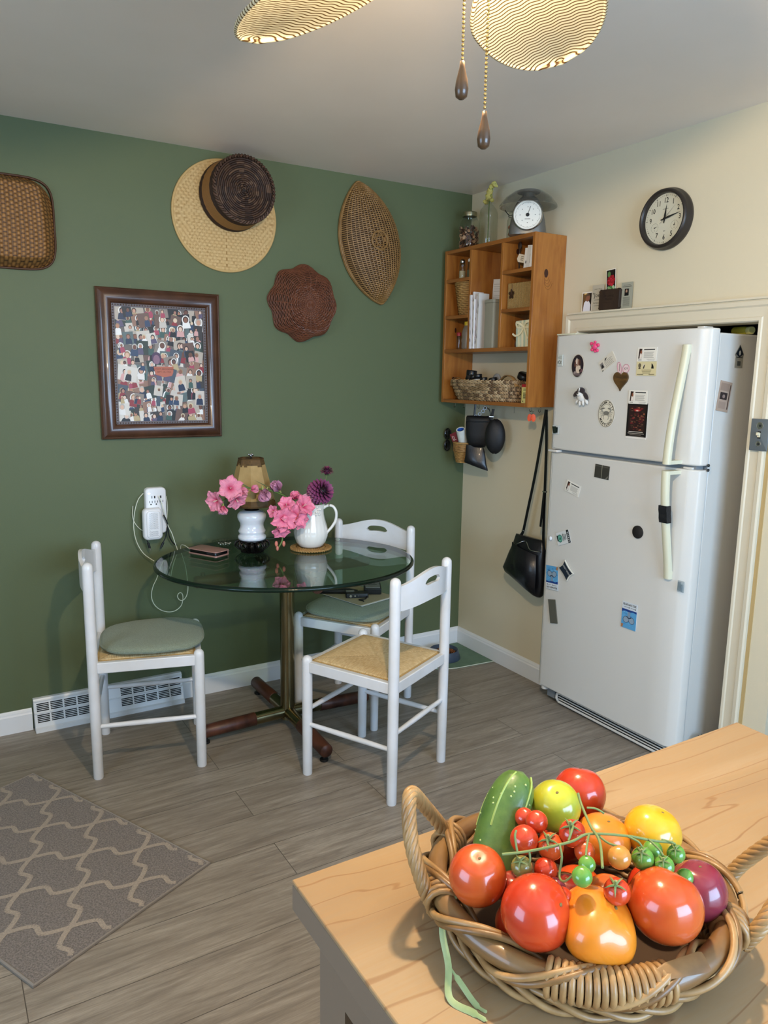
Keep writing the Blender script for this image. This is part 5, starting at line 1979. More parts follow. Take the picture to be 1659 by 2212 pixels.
for z, w_, d_, c in ((.100, .045, .004, .010), (.08, .050, .008, .008), (.03, .056, .010, .002), (.002, .062, .008, 0), (-.004, .062, .004, 0)):
    rings.append([(d_ * cos(t) - .015 * (z < .05) * cos(sin(t)), c + w_ * sin(t), z + .020 * (sin(t)) * (1 if z < .05 else .4)) for t in [2 * pi * k / 28 for k in range(28)]])
b.loft(rings)
b.build('case_body', M['leather'], wl, smooth=60)
# black cap
cp = thing('visor_hat', 'black visor cap hanging by its strap right of the black purse', 'hat', (-.110, -.395, 1.215), rz=radians(38))
MB().ell((0, 0, 0), (.030, .052, .086), 28, 18, fn=lambda d, th, ph: 1 + .03 * sin(3 * ph)).build('crown', M['blackcloth'], cp)
MB().tube([(0, .020, .082), (0, .018, .100), (0, .012, .135)], .006, 6, flat=(.4, 1.3)).build('strap', M['blackcloth'], cp)
MB().b2((-.005, .008, .095), (.005, .032, .100)).build('buckle', M['silver'], cp, bevel=.001)
# orange key tags
kt_ = thing('orange_key_tags', 'two orange plastic tags on rings hanging right of the cap', 'key tags', (-.110, -.655, 1.350))
M['orangep'] = mat('orange_plastic', 'e2501a', .4)
for k, (y, rr) in enumerate(((.010, .1), (-.016, -.1))):
    b = MB(Matrix.Translation((-.001 * k, y, -.028)) @ Matrix.Rotation(radians(35), 4, 'Z') @ Matrix.Rotation(rr, 4, 'X'))
    rings = [[(d_, .011 * s * sin(t), .018 * s * cos(t)) for t in [2 * pi * q / 18 for q in range(18)]] for d_, s in ((-.002, .85), (-.0015, 1), (.0015, 1), (.002, .85))]
    b.loft(rings); b.build('tag', M['orangep'], kt_)
MB().tube([(0, .012 * cos(a), -.004 + .008 * sin(a)) for a in [2 * pi * k / 14 for k in range(14)]], .001, 5, loop=True).tube([(0, -.012 + .006 * cos(a), -.006 + .008 * sin(a)) for a in [2 * pi * k / 14 for k in range(14)]], .001, 5, loop=True).build('key_ring', M['silver'], kt_)
t = thing('nail', 'thin dark nail rod hanging from the middle of the cabinet underside', 'hook', (-.12, -.545, 1.372))
MB().tube([(0, 0, 0), (0, 0, -.034)], .0011, 6).build('rod', M['brasshook'], t)

# handbag
hbg = thing('handbag', 'black leather shoulder bag hanging by a long strap beside the refrigerator', 'handbag', (-.085, -.655, .60))
b = MB()
rings = []
# outline in the wall plane: left edge / right edge by height (u = -y)
prof = ((.150, .560, .742, .008), (.135, .556, .752, .018), (.10, .545, .764, .030), (.05, .520, .770, .040), (0, .500, .774, .046), (-.030, .488, .776, .046), (-.050, .500, .776, .042), (-.075, .570, .774, .036), (-.10, .640, .768, .030), (-.120, .700, .760, .020), (-.128, .722, .752, .010))
for z, u0, u1, d_ in prof:
    c, h = (u0 + u1) / 2, (u1 - u0) / 2
    ring = []
    for k in range(48):
        t = 2 * pi * k / 48
        e = 3.0
        x = d_ * abs(cos(t)) ** (2 / e) * (1 if cos(t) > 0 else -1)
        u = c + h * abs(sin(t)) ** (2 / e) * (1 if sin(t) > 0 else -1)
        f = .006 * noise.noise(Vector((u * 22, z * 9, x * 5))) 
        ring.append((x + (f if abs(x) > .01 else 0) - .006 * cos((u - c) / h * 3) * (x < 0) * (d_ / .046), -(u) + .655, z))
    rings.append(ring)
b.loft(rings)
b.build('bag_body', M['leather'], hbg, smooth=70)
b = MB()
b.tube(bez([(-.028, .085, .085), (-.036, .03, .118), (-.020, .0, .130), (-.036, -.05, .100), (-.026, -.108, .100)], 6), .0028, 6)
b.build('zip', M['silver'], hbg)
b = MB()
b.loft([[(-.040, .078, .115), (-.046, .02, .1), (-.050, -.02, .095), (-.044, -.10, .085)], [(-.047, .070, .02), (-.056, .02, .0), (-.058, -.03, -.01), (-.050, -.11, -.01)], [(-.047, .10, -.02), (-.058, .02, -.05), (-.055, -.05, -.075), (-.045, -.105, -.10)]], caps=False, closed=False)
b.build('front_pocket', M['leather'], hbg, solid=.003, smooth=60)
def strap(pts, name, r=.0095):
    MB().tube(bez(pts, 8), r, 6, flat=(.16, 1), up0=(1, 0, 0)).build(name, M['leather'], hbg)
strap([(0, -.070, .762), (.0, -.055, .66), (0, -.02, .46), (0, .020, .28), (0, .044, .175), (0, .060, .145), (0, .075, .10)], 'strap')
strap([(.002, -.070, .762), (.002, -.082, .60), (.0, -.090, .38), (0, -.096, .18), (0, -.104, .10)], 'strap')
strap([(-.004, -.090, .38), (-.006, -.086, .30), (-.008, -.082, .215)], 'strap_end', .008)
MB().b2((-.006, -.101, .380), (.006, -.079, .386)).b2((-.006, .036, .172), (.006, .052, .176)).build('strap_slide', M['silver'], hbg, bevel=.001)
# ---------------------------------------------------------------- things on the glass table
M['milk'] = mat('milk_glass', 'dfe4ec', .12, coat=.6, sss=.2)
M['pewter'] = mat('dark_ornate_metal', '3a3634', .3, metal=.9)
M['parch'] = mat('parchment_shade', 'a88c58', .7, attr=True, var=('7d6338', 22, (1, 1, 1), .3))
lamp = thing('table_lamp', 'milk-glass table lamp with a tan parchment shade edged in dark brown', 'lamp', (-1.361, -.305, TZ))
b = MB()
b.lathe([(.0005, 0), (.046, 0), (.050, .004), (.030, .012), (.022, .016)], 32)
for k in range(16):
    a = 2 * pi * k / 16
    d = Vector((cos(a), sin(a), 0)); n_ = Vector((-d.y, d.x, 0))
    r = .074 if k % 2 else .066
    pts = [d * .040 + Vector((0, 0, .052)), d * (r * .85) + Vector((0, 0, .050)), d * r + Vector((0, 0, .038)), d * (r * .9) + Vector((0, 0, .022)), d * (r * .62) + Vector((0, 0, .008)), d * .03 + Vector((0, 0, .004))]
    b.tube(bez(pts, 4), .0035 if k % 2 else .0022, 6)
    for q in (-1, 1):
        b.tube(bez([d * .050 + Vector((0, 0, .050)), d * (r * .9) + n_ * (.007 * q) + Vector((0, 0, .044)), d * (r * .95) + n_ * (.003 * q) + Vector((0, 0, .030))], 3), .0028, 5)
b.lathe([(.018, .012), (.026, .030), (.045, .046), (.058, .052), (.058, .055), (.02, .056)], 32)
b.build('ornate_foot', M['pewter'], lamp)
MB().lathe([(.0005, .054), (.050, .055), (.0585, .058), (.061, .066), (.060, .073), (.054, .079), (.0535, .083), (.058, .090), (.0585, .096), (.053, .106), (.050, .118), (.052, .130), (.059, .143), (.0625, .155), (.061, .167), (.052, .178), (.038, .184), (.025, .186)], 48).build('glass_body', M['milk'], lamp)
MB().lathe([(.033, .183), (.031, .188), (.020, .193), (.012, .203), (.008, .206), (.008, .215)], 28).build('neck', M['pewter'], lamp)
MB().tube([(0, 0, .21), (0, 0, .41)], .003, 8).build('rod', M['pewter'], lamp)
b = MB()
n = 48
def shp(k, t):
    """octagonal bell shade, t 0 bottom .. 1 top"""
    r = .104 - .051 * t
    a = 2 * pi * k / n
    o = cos(pi / 8) / cos(((a + pi / 8) % (pi / 4)) - pi / 8)
    return (r * o * cos(a), r * o * sin(a), .208 + .200 * t)
def shc(i, j):
    t = (j + .5) / 30
    nz = noise.noise(Vector((i * .35, j * .3, 0)))
    if t > .86 + .05 * nz or t < .13 + .07 * nz:
        k = .5 + .5 * noise.noise(Vector((i * .8, j * .9, 4)))
        return lerp(lin('241608'), lin('6b4d22'), k * .8)
    return lerp(lin('a98d58'), lin('b89c68'), .5 + .5 * nz)
b.grid(lambda i, j: shp(i, j / 30), n, 30, closed_u=True, colfn=shc)
b.build('lamp_shade', M['parch'], lamp, solid=.0012, smooth=25)
for t in (0, 1):
    b = MB(); b.col = lin('3a260f')
    b.tube([shp(k, t) for k in range(n)], .0022, 5, loop=True)
    b.build('shade_trim', M['parch'], lamp)
b = MB().ell((0, 0, .417), (.006, .006, .009), 12, 8)
for k in range(6):
    a = 2 * pi * k / 6
    b.ell((.009 * cos(a), .009 * sin(a), .421 + .003 * (k % 2)), .0045, 8, 6)
b.build('finial', M['silver'], lamp)

tv = thing('trivet', 'round braided straw trivet under the white pitcher', 'trivet', (-1.112, -.372, TZ))
M['braid'] = mat('braided_straw', 'b8935a', .75, var=('8a6535', 70, (1, 1, 1), .25))
b = MB()
for q, r in enumerate((.018, .036, .054, .072, .085)):
    nb = int(r * 190)
    for s in range(3):
        pts = []
        N = nb * 6
        for k in range(N):
            a = 2 * pi * k / N
            ph = 2 * pi * (k / N * nb + s / 3)
            pts.append(((r + .0055 * sin(ph)) * cos(a), (r + .0055 * sin(ph)) * sin(a), .0062 + .0026 * sin(2 * ph)))
        b.tube(pts, .0036, 6, loop=True)
b.build('braid', M['braid'], tv)

pt = thing('pitcher', 'white glazed stoneware pitcher holding dahlias and pink gladiolus', 'pitcher', (-1.112, -.372, TZ + .0125), rz=radians(-31))
M['glaze'] = mat('white_glaze', 'eceae4', .14, coat=.7)
prof = [(.0005, .003), (.040, .002), (.047, .001), (.053, .005), (.066, .022), (.0735, .045), (.0745, .066), (.070, .092), (.063, .118), (.058, .145), (.057, .165), (.060, .182), (.0635, .190), (.0655, .192), (.0645, .1935), (.061, .190), (.0555, .178), (.053, .15), (.058, .11), (.068, .06), (.05, .012), (.0005, .010)]
rings = []
for r, z in prof:
    ring = []
    for k in range(64):
        a = 2 * pi * k / 64
        sp_o = .030 * max(0, cos(a - pi)) ** 6 * sm(.14, .193, z) if r > .03 else 0
        flut = .0012 * sin(20 * a) * sm(.03, .06, z) * (1 - sm(.11, .14, z)) if r > .05 else 0
        ring.append(((r + sp_o + flut) * cos(a), (r + sp_o * .3 + flut) * sin(a), z + .006 * max(0, cos(a - pi)) ** 6 * sm(.17, .193, z)))
    rings.append(ring)
MB().loft(rings, caps=True).build('pitcher_body', M['glaze'], pt, smooth=60)
MB().tube(bez([(.055, 0, .172), (.075, 0, .184), (.098, 0, .180), (.112, 0, .155), (.110, 0, .120), (.094, 0, .090), (.074, 0, .066), (.069, 0, .058)], 6), .0085, 10, flat=(.75, 1.05), up0=(1, 0, 0)).build('handle', M['glaze'], pt)
b = MB()
for a0 in (-1.75, -2.6, -.9):
    for q in range(7):
        a, z = a0 + .09 * ((q * 7) % 5 - 2), .150 + .011 * (q % 4)
        r = .0585
        b.ell((r * cos(a), r * sin(a), z), (.0062, .0062, .0055), 8, 6)
b.build('relief_fruit', M['glaze'], pt)

# flowers
M['pink'] = mat('pink_petal', rough=.5, attr=True, sss=.15)
M['purple'] = mat('purple_petal', rough=.5, attr=True)
M['leafm'] = mat('leaf_green', '4c6b3a', .5)
def petal(mb, R, L, W, curl, cin, cout, ruf=.0, nu=6, nv=8, open_=.6):
    """petal starting at origin along local z opening outwards in +x"""
    def P(i, j):
        t = j / nv; s = -1 + 2 * i / nu
        w = W * (.35 + .65 * sm(0, .45, t)) * sqrt(max(0, 1 - max(0, (t - .5) / .5) ** 2.6)) + .0002
        x = L * (open_ * t ** 1.4) + curl * L * t ** 3
        z = L * (t * (1 - open_ * .45) - curl * .6 * t ** 3)
        x += -.25 * w * s * s * (1 - t) + ruf * sin(5 * s + 3 * t) * t
        return R @ Vector((x, w * s, z + ruf * cos(6 * s) * t))
    mb.grid(P, nu, nv, colfn=lambda i, j: lerp(lin(cin), lin(cout), sm(.1, .8, (j + .5) / nv)))
def frame_to(d):
    return Vector((0, 0, 1)).rotation_difference(Vector(d).normalized()).to_matrix()
def glad(parent, c, d, size, open_=.75, name='blossom', cols=('c42a60', 'e58aa0'), n=6, roll=0):
    b = MB(Matrix.Translation(c) @ frame_to(d).to_4x4())
    for k in range(n):
        R_ = Matrix.Rotation(2 * pi * k / n + roll, 3, 'Z')
        petal(b, R_, size * .86, size * (.46 if k % 2 else .38), .30 if open_ > .5 else .05, cols[0], cols[1], size * .06, nu=8, nv=9, open_=open_)
    b.tube([(0, 0, -size * .25), (0, 0, size * .05)], [size * .05, size * .12], 8, col=lin('9aa060'))
    if open_ > .5:
        for k in range(3):
            b.tube([(0, 0, .0), (size * .06 * cos(k * 2.1), size * .06 * sin(k * 2.1), size * .5)], size * .02, 5, col=lin('efd9c8'))
    return b.build(name, M['pink'], parent, solid=0, smooth=60)
VIEW = (CAM - Vector((-1.3, -.42, 1.0))).normalized()
gl = thing('pink_gladiolus', 'long pink gladiolus stem arching left from the pitcher across the lamp shade', 'flower', (-1.205, -.42, .935))
def L(x, y, z): return Vector((x + 1.19, y + .42, z - .935))
MB().tube(bez([L(-1.135, -.375, .88), L(-1.185, -.40, .945), L(-1.235, -.425, .99), L(-1.30, -.44, 1.022), L(-1.38, -.445, 1.040), L(-1.45, -.45, 1.045), L(-1.52, -.45, 1.00), L(-1.535, -.45, .965)], 8), .0035, 8).build('stem', M['stem'], gl)
for c, d, s, o in ((L(-1.500, -.47, 1.050), (-.2, -.9, .25), .055, .8), (L(-1.545, -.455, 1.005), (-.9, -.5, -.1), .052, .7), (L(-1.478, -.47, 1.010), (.2, -.9, -.6), .046, .8),
                   (L(-1.525, -.455, .980), (-.2, -.3, -1), .045, .35), (L(-1.465, -.455, 1.035), (.8, -.3, -.3), .055, .3), (L(-1.405, -.45, 1.038), (.9, -.4, .2), .04, .22)):
    glad(gl, c, d, s, o, cols=('c02a5c', 'e08ca2') if o > .5 else ('d4587f', 'e394a8'), roll=s * 40)
for c, d, s in ((L(-1.352, -.45, 1.035), (.15, -.3, -1), .062), (L(-1.335, -.45, 1.035), (-.5, -.3, -.6), .045), (L(-1.275, -.44, 1.025), (-.6, -.2, .75), .058)):
    glad(gl, c, d, s, .16, cols=('8a5a6e', 'c58aa4'))
b = MB()
for p0, p1 in ((L(-1.30, -.44, 1.02), L(-1.385, -.44, 1.075)), (L(-1.25, -.43, 1.0), L(-1.34, -.43, 1.055)), (L(-1.40, -.45, 1.04), L(-1.475, -.44, 1.075)), (L(-1.22, -.42, .97), L(-1.30, -.42, 1.03))):
    b.tube([p0, (p0 + p1) / 2 + Vector((0, 0, .004)), p1], [.005, .006, .0005], 6, flat=(.3, 1))
b.build('sheath_leaves', M['leafm'], gl)
g2 = thing('drooping_gladiolus', 'cluster of bright pink gladiolus blooms drooping between the lamp and the pitcher', 'flower', (-1.200, -.44, .915))
def L2(x, y, z): return Vector((x + 1.22, y + .44, z - .93))
MB().tube(bez([L2(-1.135, -.38, .89), L2(-1.18, -.41, .955), L2(-1.225, -.43, .968), L2(-1.27, -.44, .94), L2(-1.300, -.445, .89), L2(-1.300, -.445, .83), L2(-1.318, -.445, .797)], 8), .0034, 8).build('stem', M['stem'], g2)
for c, d, s, o in ((L2(-1.262, -.47, .935), (-.1, -1, .1), .058, .85), (L2(-1.305, -.47, .925), (-.3, -1, -.05), .056, .85), (L2(-1.215, -.46, .965), (.3, -.8, .5), .056, .75), (L2(-1.285, -.46, .975), (-.4, -.7, .6), .046, .6),
                   (L2(-1.235, -.47, .915), (.4, -1, -.2), .044, .8), (L2(-1.315, -.46, .885), (-.2, -.8, -.7), .050, .6), (L2(-1.335, -.455, .955), (-.9, -.5, .1), .036, .6), (L2(-1.245, -.455, 1.000), (-.2, -.5, .9), .045, .35)):
    glad(g2, c, d, s, o, roll=s * 55, cols=('d02a66', 'ea84a0'))
b = MB()
for c, r in ((L2(-1.33, -.45, .815), .009), (L2(-1.296, -.45, .812), .009), (L2(-1.325, -.45, .795), .008)):
    b.ell(c, (r * .8, r * .8, r * 1.4), 10, 8, col=lin('c97a68'))
b.build('buds', M['pink'], g2)
def dahlia(name, label, c, R0, face, cols=('1d0819', '87406a')):
    t = thing(name, label, 'flower', c)
    b = MB(frame_to(face).to_4x4())
    npet = 150 if R0 > .04 else 60
    for k in range(npet):
        f = (k + .5) / npet
        th = pi * .72 * sqrt(f) if R0 > .04 else pi * .5 * sqrt(f)
        ph = k * 2.39996
        d = Vector((sin(th) * cos(ph), sin(th) * sin(ph), cos(th)))
        T0 = b.T
        b.T = T0 @ Matrix.Translation(d * R0 * .38) @ frame_to(d).to_4x4() @ Matrix.Rotation(ph, 4, 'Z')
        petal(b, Matrix.Identity(3), R0 * (.50 + .16 * f), R0 * .12, .04, cols[0], cols[1], 0, 4, 5, open_=.22)
        b.T = T0
    b.ell((0, 0, 0), R0 * .42, 14, 10, col=lin(cols[0]))
    b.build('petals', M['purple'], t, smooth=60)
    return t
dh = dahlia('dahlia', 'large dark purple dahlia standing in the white pitcher', (-1.078, -.405, 1.002), .068, (.25, -.75, .35))
MB().tube(bez([(0, 0, -.01), (-.008, .015, -.07), (-.025, .03, -.12)], 5), .003, 7).build('stem', M['stem'], dh)
MB().tube([(-.020, -.015, -.075), (-.004, -.02, -.045), (.004, -.02, -.012)], [.004, .016, .001], 8, flat=(.15, 1), up0=(0, -1, 0)).tube([(-.045, .01, -.06), (-.060, -.01, -.035), (-.062, -.02, -.02)], [.004, .010, .001], 8, flat=(.15, 1), up0=(0, -1, 0)).build('leaf', M['leafm'], dh)
d2_ = dahlia('small_dahlia', 'small purple dahlia on a thin stem above the large one', (-1.045, -.395, 1.086), .034, (.05, -.1, 1), ('4a1c38', '8a3f62'))
MB().tube(bez([(0, 0, -.002), (-.010, -.006, -.04), (-.025, -.005, -.08)], 5), .0018, 6).build('stem', M['stem'], d2_)
b = MB()
for k in range(8):
    a = 2 * pi * k / 8
    b.tube([(0, 0, -.004), (.008 * cos(a), .008 * sin(a), -.010 - .006 * (k % 2)), (.012 * cos(a), .012 * sin(a), -.016)], [.002, .002, .0004], 5)
b.build('sepals', M['leafm'], d2_)
g3 = thing('gladiolus_bloom', 'single pale pink bloom at the rim of the pitcher in front of the dahlia', 'flower', (-1.135, -.39, .945))
glad(g3, (0, 0, .0), (-.3, -.3, .8), .058, .45, cols=('b05a80', 'dc9ab0'))
MB().tube([(0, 0, .002), (.01, .005, -.06)], .003, 6).build('stem', M['stem'], g3)

# phone, dish
M['rose'] = mat('rose_gold_case', 'b58a80', .35, metal=.3, bump=(300, .3))
M['gloss'] = mat('black_glass', '0a0a0c', .08)
ph = thing('phone_case', 'rose-pink phone wallet case lying on the left side of the glass table', 'phone', (-1.538, -.250, TZ), rz=radians(-62))
b = MB()
pad(b, .082, .042, .010, .018, .0215, .001)
pad(b, .082, .042, .010, 0, .0035, .001)
b.tube([(-.074, .040, .002), (-.074, .0435, .011), (-.074, .040, .020)], .001, 6)
b.b2((-.075, .040, .001), (.075, .0425, .0205))
b.build('case', M['rose'], ph)
pad(MB(), .076, .038, .008, .0036, .0178, .003).build('phone_body', M['gloss'], ph)
ds = thing('glass_dish', 'small cut-glass dish behind the phone on the table', 'dish', (-1.432, -.150, TZ))
M['cut'] = thin_glass('cut_glass', 'eef2ee', .02)
b = MB()
rings = []
for r, z in ((.0005, .004), (.026, .003), (.030, .0), (.034, .004), (.052, .020), (.055, .024), (.052, .0225), (.032, .008), (.0005, .007)):
    rings.append([((r + (.0018 * (k % 2) if r > .02 else 0)) * cos(2 * pi * k / 40), (r + (.0018 * (k % 2) if r > .02 else 0)) * sin(2 * pi * k / 40), z) for k in range(40)])
b.loft(rings)
b.build('dish_body', M['cut'], ds, smooth=0)
b = MB()
R = random.Random(4)
for k in range(14):
    b.ell((.03 * cos(k * 2.3) * (.4 + .6 * R.random()), .03 * sin(k * 2.3) * (.4 + .6 * R.random()), .010 + .004 * R.random()), (.006, .006, .004), 8, 5, R=Matrix.Rotation(k, 3, 'X'))
b.build('pebbles', M['silver'], ds)

# papers and gadgets on the rear chair cushion
CZ3 = .501
pp = thing('paper_folder', 'tan folder of papers lying on the cushion of the chair behind the table', 'folder', (-.885, -.400, CZ3 + .001), rz=radians(-75))
MB().b2((-.135, -.105, .0), (.135, .105, .0012), col=lin('eceae6')).b2((-.137, -.107, .0014), (.137, .107, .0026), col=lin('e6e3e2')).b2((-.130, -.108, .0028), (.128, .106, .0042), col=lin('a89a80')).build('sheets', M['print'], pp, smooth=0)
cmr = thing('camera', 'small black camera with a wrist strap on the tan folder', 'camera', (-.905, -.425, CZ3 + .006), rz=radians(-25))
M['bplast'] = mat('black_gadget_plastic', '17181a', .4)
pad(MB(), .052, .024, .008, 0, .022, .004).build('camera_body', M['bplast'], cmr)
MB().b2((-.050, .004, .022), (-.012, .020, .026)).build('top_plate', mat('grey_trim', '8a8a82', .3, metal=.7), cmr, bevel=.001)
MB().tube([(-.030, -.024, .010), (-.030, -.030, .010)], .006, 14).tube([(-.010, -.024, .010), (-.010, -.027, .010)], .004, 12).tube([(.006, -.024, .010), (.006, -.026, .010)], .003, 10).build('buttons', M['silver'], cmr)
MB().tube(bez([(.045, -.02, .006), (.035, -.045, .002), (.005, -.058, .002), (.020, -.072, .002), (.025, -.085, .002)], 6), .003, 6).build('wrist_strap', M['blackcloth'], cmr)
umb = thing('folded_umbrella', 'short black folded umbrella lying behind the camera', 'umbrella', (-.965, -.335, CZ3 + .017), rz=radians(-28))
MB().tube([(-.10, 0, 0), (-.095, 0, 0), (.06, 0, 0), (.10, 0, 0)], [.006, .013, .013, .006], 14).build('canopy', M['blackcloth'], umb)
bxg = thing('gadget_box', 'black and grey electronic box with printed top on the folder', 'box', (-.800, -.385, CZ3 + .006), rz=radians(-28))
MB().b2((-.040, -.055, 0), (.040, .055, .030)).build('box_body', M['bplast'], bxg, bevel=.004)
MB().b2((-.034, -.050, .030), (.034, .050, .033)).build('top_cover', mat('grey_cover', '7a7a78', .5), bxg, bevel=.001)
MB().rect(-.02, -.01, .02, -.002, .0334).rect(-.02, .015, .012, .021, .0334).build('lettering', M['ink'], bxg, smooth=0)

# pet mat and bowl in the corner
M['matg'] = mat('green_mat', '5b7560', .8, var=('6d8772', 14, (1, 1, 1), .3), bump=(200, .5))
pm = single(MB().prism([(-.40, -.02), (-.40, -.245), (-.33, -.312), (-.25, -.335), (-.02, -.352), (-.018, -.02)], 0.0, .004), 'pet_mat', M['matg'], 'green rubber mat on the floor in the corner under the pet bowl', 'mat', loc=(-.2, -.18, 0), smooth=0)
b = MB().tube([(-.40 + .2, -.245 + .18, .004), (-.33 + .2, -.312 + .18, .004), (-.25 + .2, -.335 + .18, .004), (-.02 + .2, -.352 + .18, .004)], .002, 6)
b.build('pale_edge', M['cablew'], pm)
bw = thing('pet_bowl', 'dark blue-grey pet bowl of kibble on the green corner mat', 'bowl', (-.225, -.180, .004))
MB().lathe([(.0005, .001), (.088, 0), (.090, .004), (.078, .046), (.075, .050), (.072, .048), (.066, .020), (.0005, .015)], 40).build('bowl_body', mat('bowl_blue_grey', '3f4a5a', .35), bw)
b = MB()
R = random.Random(9)
for k in range(130):
    r, a = .062 * sqrt(R.random()), R.random() * 6.28
    b.ell((r * cos(a), r * sin(a), .027 + .008 * R.random()), (.006, .005, .004), 7, 5, R=Matrix.Rotation(R.random() * 3, 3, 'X'))
o = b.build('kibble', mat('kibble_brown', '7a4a28', .8), bw); o['kind'] = 'stuff'
# ---------------------------------------------------------------- magnets and cards on the refrigerator
FXM = .1345
def mg(name, label, cat, u, z, rot=0, off=FXM):
    return thing(name, label, cat, Mx=on_cream(u, z, off, radians(rot)))
def slab(t, w, h, col, thick=.0012, nm='backing', cy=0):
    MB().b2((-w / 2, cy - h / 2, -.0005), (w / 2, cy + h / 2, thick), col=lin(col)).build(nm, M['print'], t, smooth=0)
def rainbow_card(t, w=.092, h=.053):
    slab(t, w, h, 'e9e6dc')
    b = MB(); z = .0016
    b.rect(-w * .44, -h * .30, -w * .24, h * .42, z, lin('d8cfc4'))
    b.poly([(-w * .44, -h * .3), (-w * .38, -h * .3), (-w * .36, h * .05), (-w * .28, h * .2), (-w * .25, h * .40), (-w * .40, h * .42)], z + .0001, lin('2e1a14'))
    b.disc(-w * .30, h * .16, w * .045, h * .13, z + .0002, lin('8a4f34'), n=10)
    b.disc(-w * .31, -h * .12, w * .04, h * .14, z + .0002, lin('efe4da'), n=10)
    b.rect(-w * .16, h * .30, w * .40, h * .38, z, lin('3a3a38'))
    for k in range(7):
        b.rect(-w * .16, h * (.14 - .065 * k), w * (.36 - .03 * (k % 3)), h * (.165 - .065 * k), z, lin('9d9a92'))
    b.rect(w * .0, -h * .36, w * .42, -h * .34, z, lin('8a8780')); b.rect(-w * .44, -h * .42, -w * .26, -h * .36, z, lin('9d9a92')); b.rect(w * .06, -h * .43, w * .40, -h * .41, z, lin('9d9a92'))
    b.build('print', M['print'], t, smooth=0)

t = mg('pink_bear_clip', 'small pink plastic bear-shaped clip near the top of the freezer door', 'magnet', 1.050, 1.637, -15)
M['hotpink'] = mat('hot_pink_plastic', 'e84a7c', .3)
b = MB()
b.ell((0, 0, .006), (.016, .014, .007), 16, 10)
for x, y, r in ((-.018, .006, .010), (.018, .010, .009), (.020, -.012, .009), (-.008, -.016, .008), (-.002, .018, .006), (.010, -.018, .007)):
    b.ell((x, y, .005), (r, r * .8, .005), 12, 8)
b.build('bear_body', M['hotpink'], t)
MB().disc(-.004, .002, .005, z=.0135, n=4).build('window', M['greyink'], t, smooth=0)

t = mg('square_magnet', 'tiny square magnet with curved grey lines at the left edge of the freezer door', 'magnet', .853, 1.583)
slab(t, .030, .048, 'c9ccc4', .004)
b = MB(); b.col = lin('4a4f4c')
b.tube([(-.012, .012, .0045), (.010, .014, .0045)], .0008, 4).tube([(-.012, .006, .0045), (.010, .008, .0045)], .0006, 4)
b.tube(bez([(-.012, -.014, .0045), (-.004, -.003, .0045), (.004, -.006, .0045), (.009, -.016, .0045)], 5), .0012, 4).tube(bez([(-.013, -.006, .0045), (0, -.016, .0045), (.010, -.004, .0045)], 5), .0009, 4)
b.build('line_art', M['print'], t, smooth=0)

t = mg('oval_dog_magnet', 'oval magnet with a brown and white dog portrait on the freezer door', 'magnet', .960, 1.558)
MB().loft([[(.036 * s * cos(a), .048 * s * sin(a), z) for a in [2 * pi * k / 40 for k in range(40)]] for s, z in ((1, 0), (1, .002), (.97, .003))], col=lin('b7ab98')).build('oval_plate', M['print'], t)
b = MB()
b.disc(0, 0, .034, .046, .0032, lin('2a2026'), n=36)
b.disc(.004, -.012, .014, .022, .0034, lin('d9c4ae'), n=16); b.disc(-.004, .014, .013, .016, .0035, lin('a5816c'), n=16); b.disc(-.006, .018, .004, .016, .0036, lin('e6d4c4'), n=12)
b.disc(.010, .014, .006, .014, .0037, lin('55362c'), n=12); b.disc(-.014, .006, .005, .012, .0037, lin('6b463a'), n=12); b.disc(-.006, .006, .003, .002, .0038, lin('1a1412'), n=8)
b.disc(.020, -.02, .010, .008, .0034, lin('6a4a50'), n=12); b.disc(-.012, -.030, .010, .008, .0036, lin('9a8a84'), n=12); b.disc(.002, -.036, .020, .006, .0037, lin('6e5f5e'), n=12)
b.build('dog_portrait', M['print'], t, smooth=0)

t = mg('tilted_card', 'white card with a diamond logo stuck at a steep tilt on the freezer door', 'card', 1.122, 1.574, 33)
slab(t, .086, .046, 'd6cfbf')
b = MB()
b.rect(-.040, -.012, -.022, .012, .0014, lin('8a8580')); b.poly([(-.038, -.010), (-.024, -.010), (-.028, .006), (-.034, .002)], .0015, lin('1e1c1c'))
b.poly([(-.012, .010), (-.004, .018), (.006, .018), (-.002, .010)], .0014, lin('4a4744'))
for k in range(5):
    b.rect(-.016, .006 - .006 * k, .030 - .004 * (k % 2), .0075 - .006 * k, .0014, lin('7d7870'))
b.rect(-.040, -.022, -.034, -.018, .0014, lin('1e1c1c'))
b.build('print', M['print'], t, smooth=0)

t = mg('wooden_heart', 'dark striped wooden heart magnet on the freezer door', 'magnet', 1.201, 1.501)
hp = []
for k in range(48):
    a = 2 * pi * k / 48
    x = 16 * sin(a) ** 3; y = 13 * cos(a) - 5 * cos(2 * a) - 2 * cos(3 * a) - cos(4 * a)
    hp.append((x * .00235, y * .0026))
MB().prism(hp, 0, .007).build('heart', mat('striped_walnut', '6d4f28', .4, var=('42301a', 60, (.3, 1.4, 1), .2)), t, bevel=.0015, smooth=40)
t = mg('bunny_ears_card', 'pink outlined pair of paper bunny ears sticking up behind the wooden heart', 'card', 1.206, 1.530, 0)
b = MB()
for cx, cy, rx, ry, rr in ((-.018, .018, .0095, .024, .25), (.016, .016, .016, .017, -.3)):
    pts = [(cx + rx * cos(q) * cos(rr) - ry * sin(q) * sin(rr), cy + rx * cos(q) * sin(rr) + ry * sin(q) * cos(rr)) for q in [2 * pi * k / 24 for k in range(24)]]
    b.prism(pts, -.0005, .001, lin('e6cfcf'))
    b.tube([(x, y, .0012) for x, y in pts], .0011, 5, loop=True, col=lin('b86a84'))
b.build('paper_ears', M['print'], t, smooth=0)
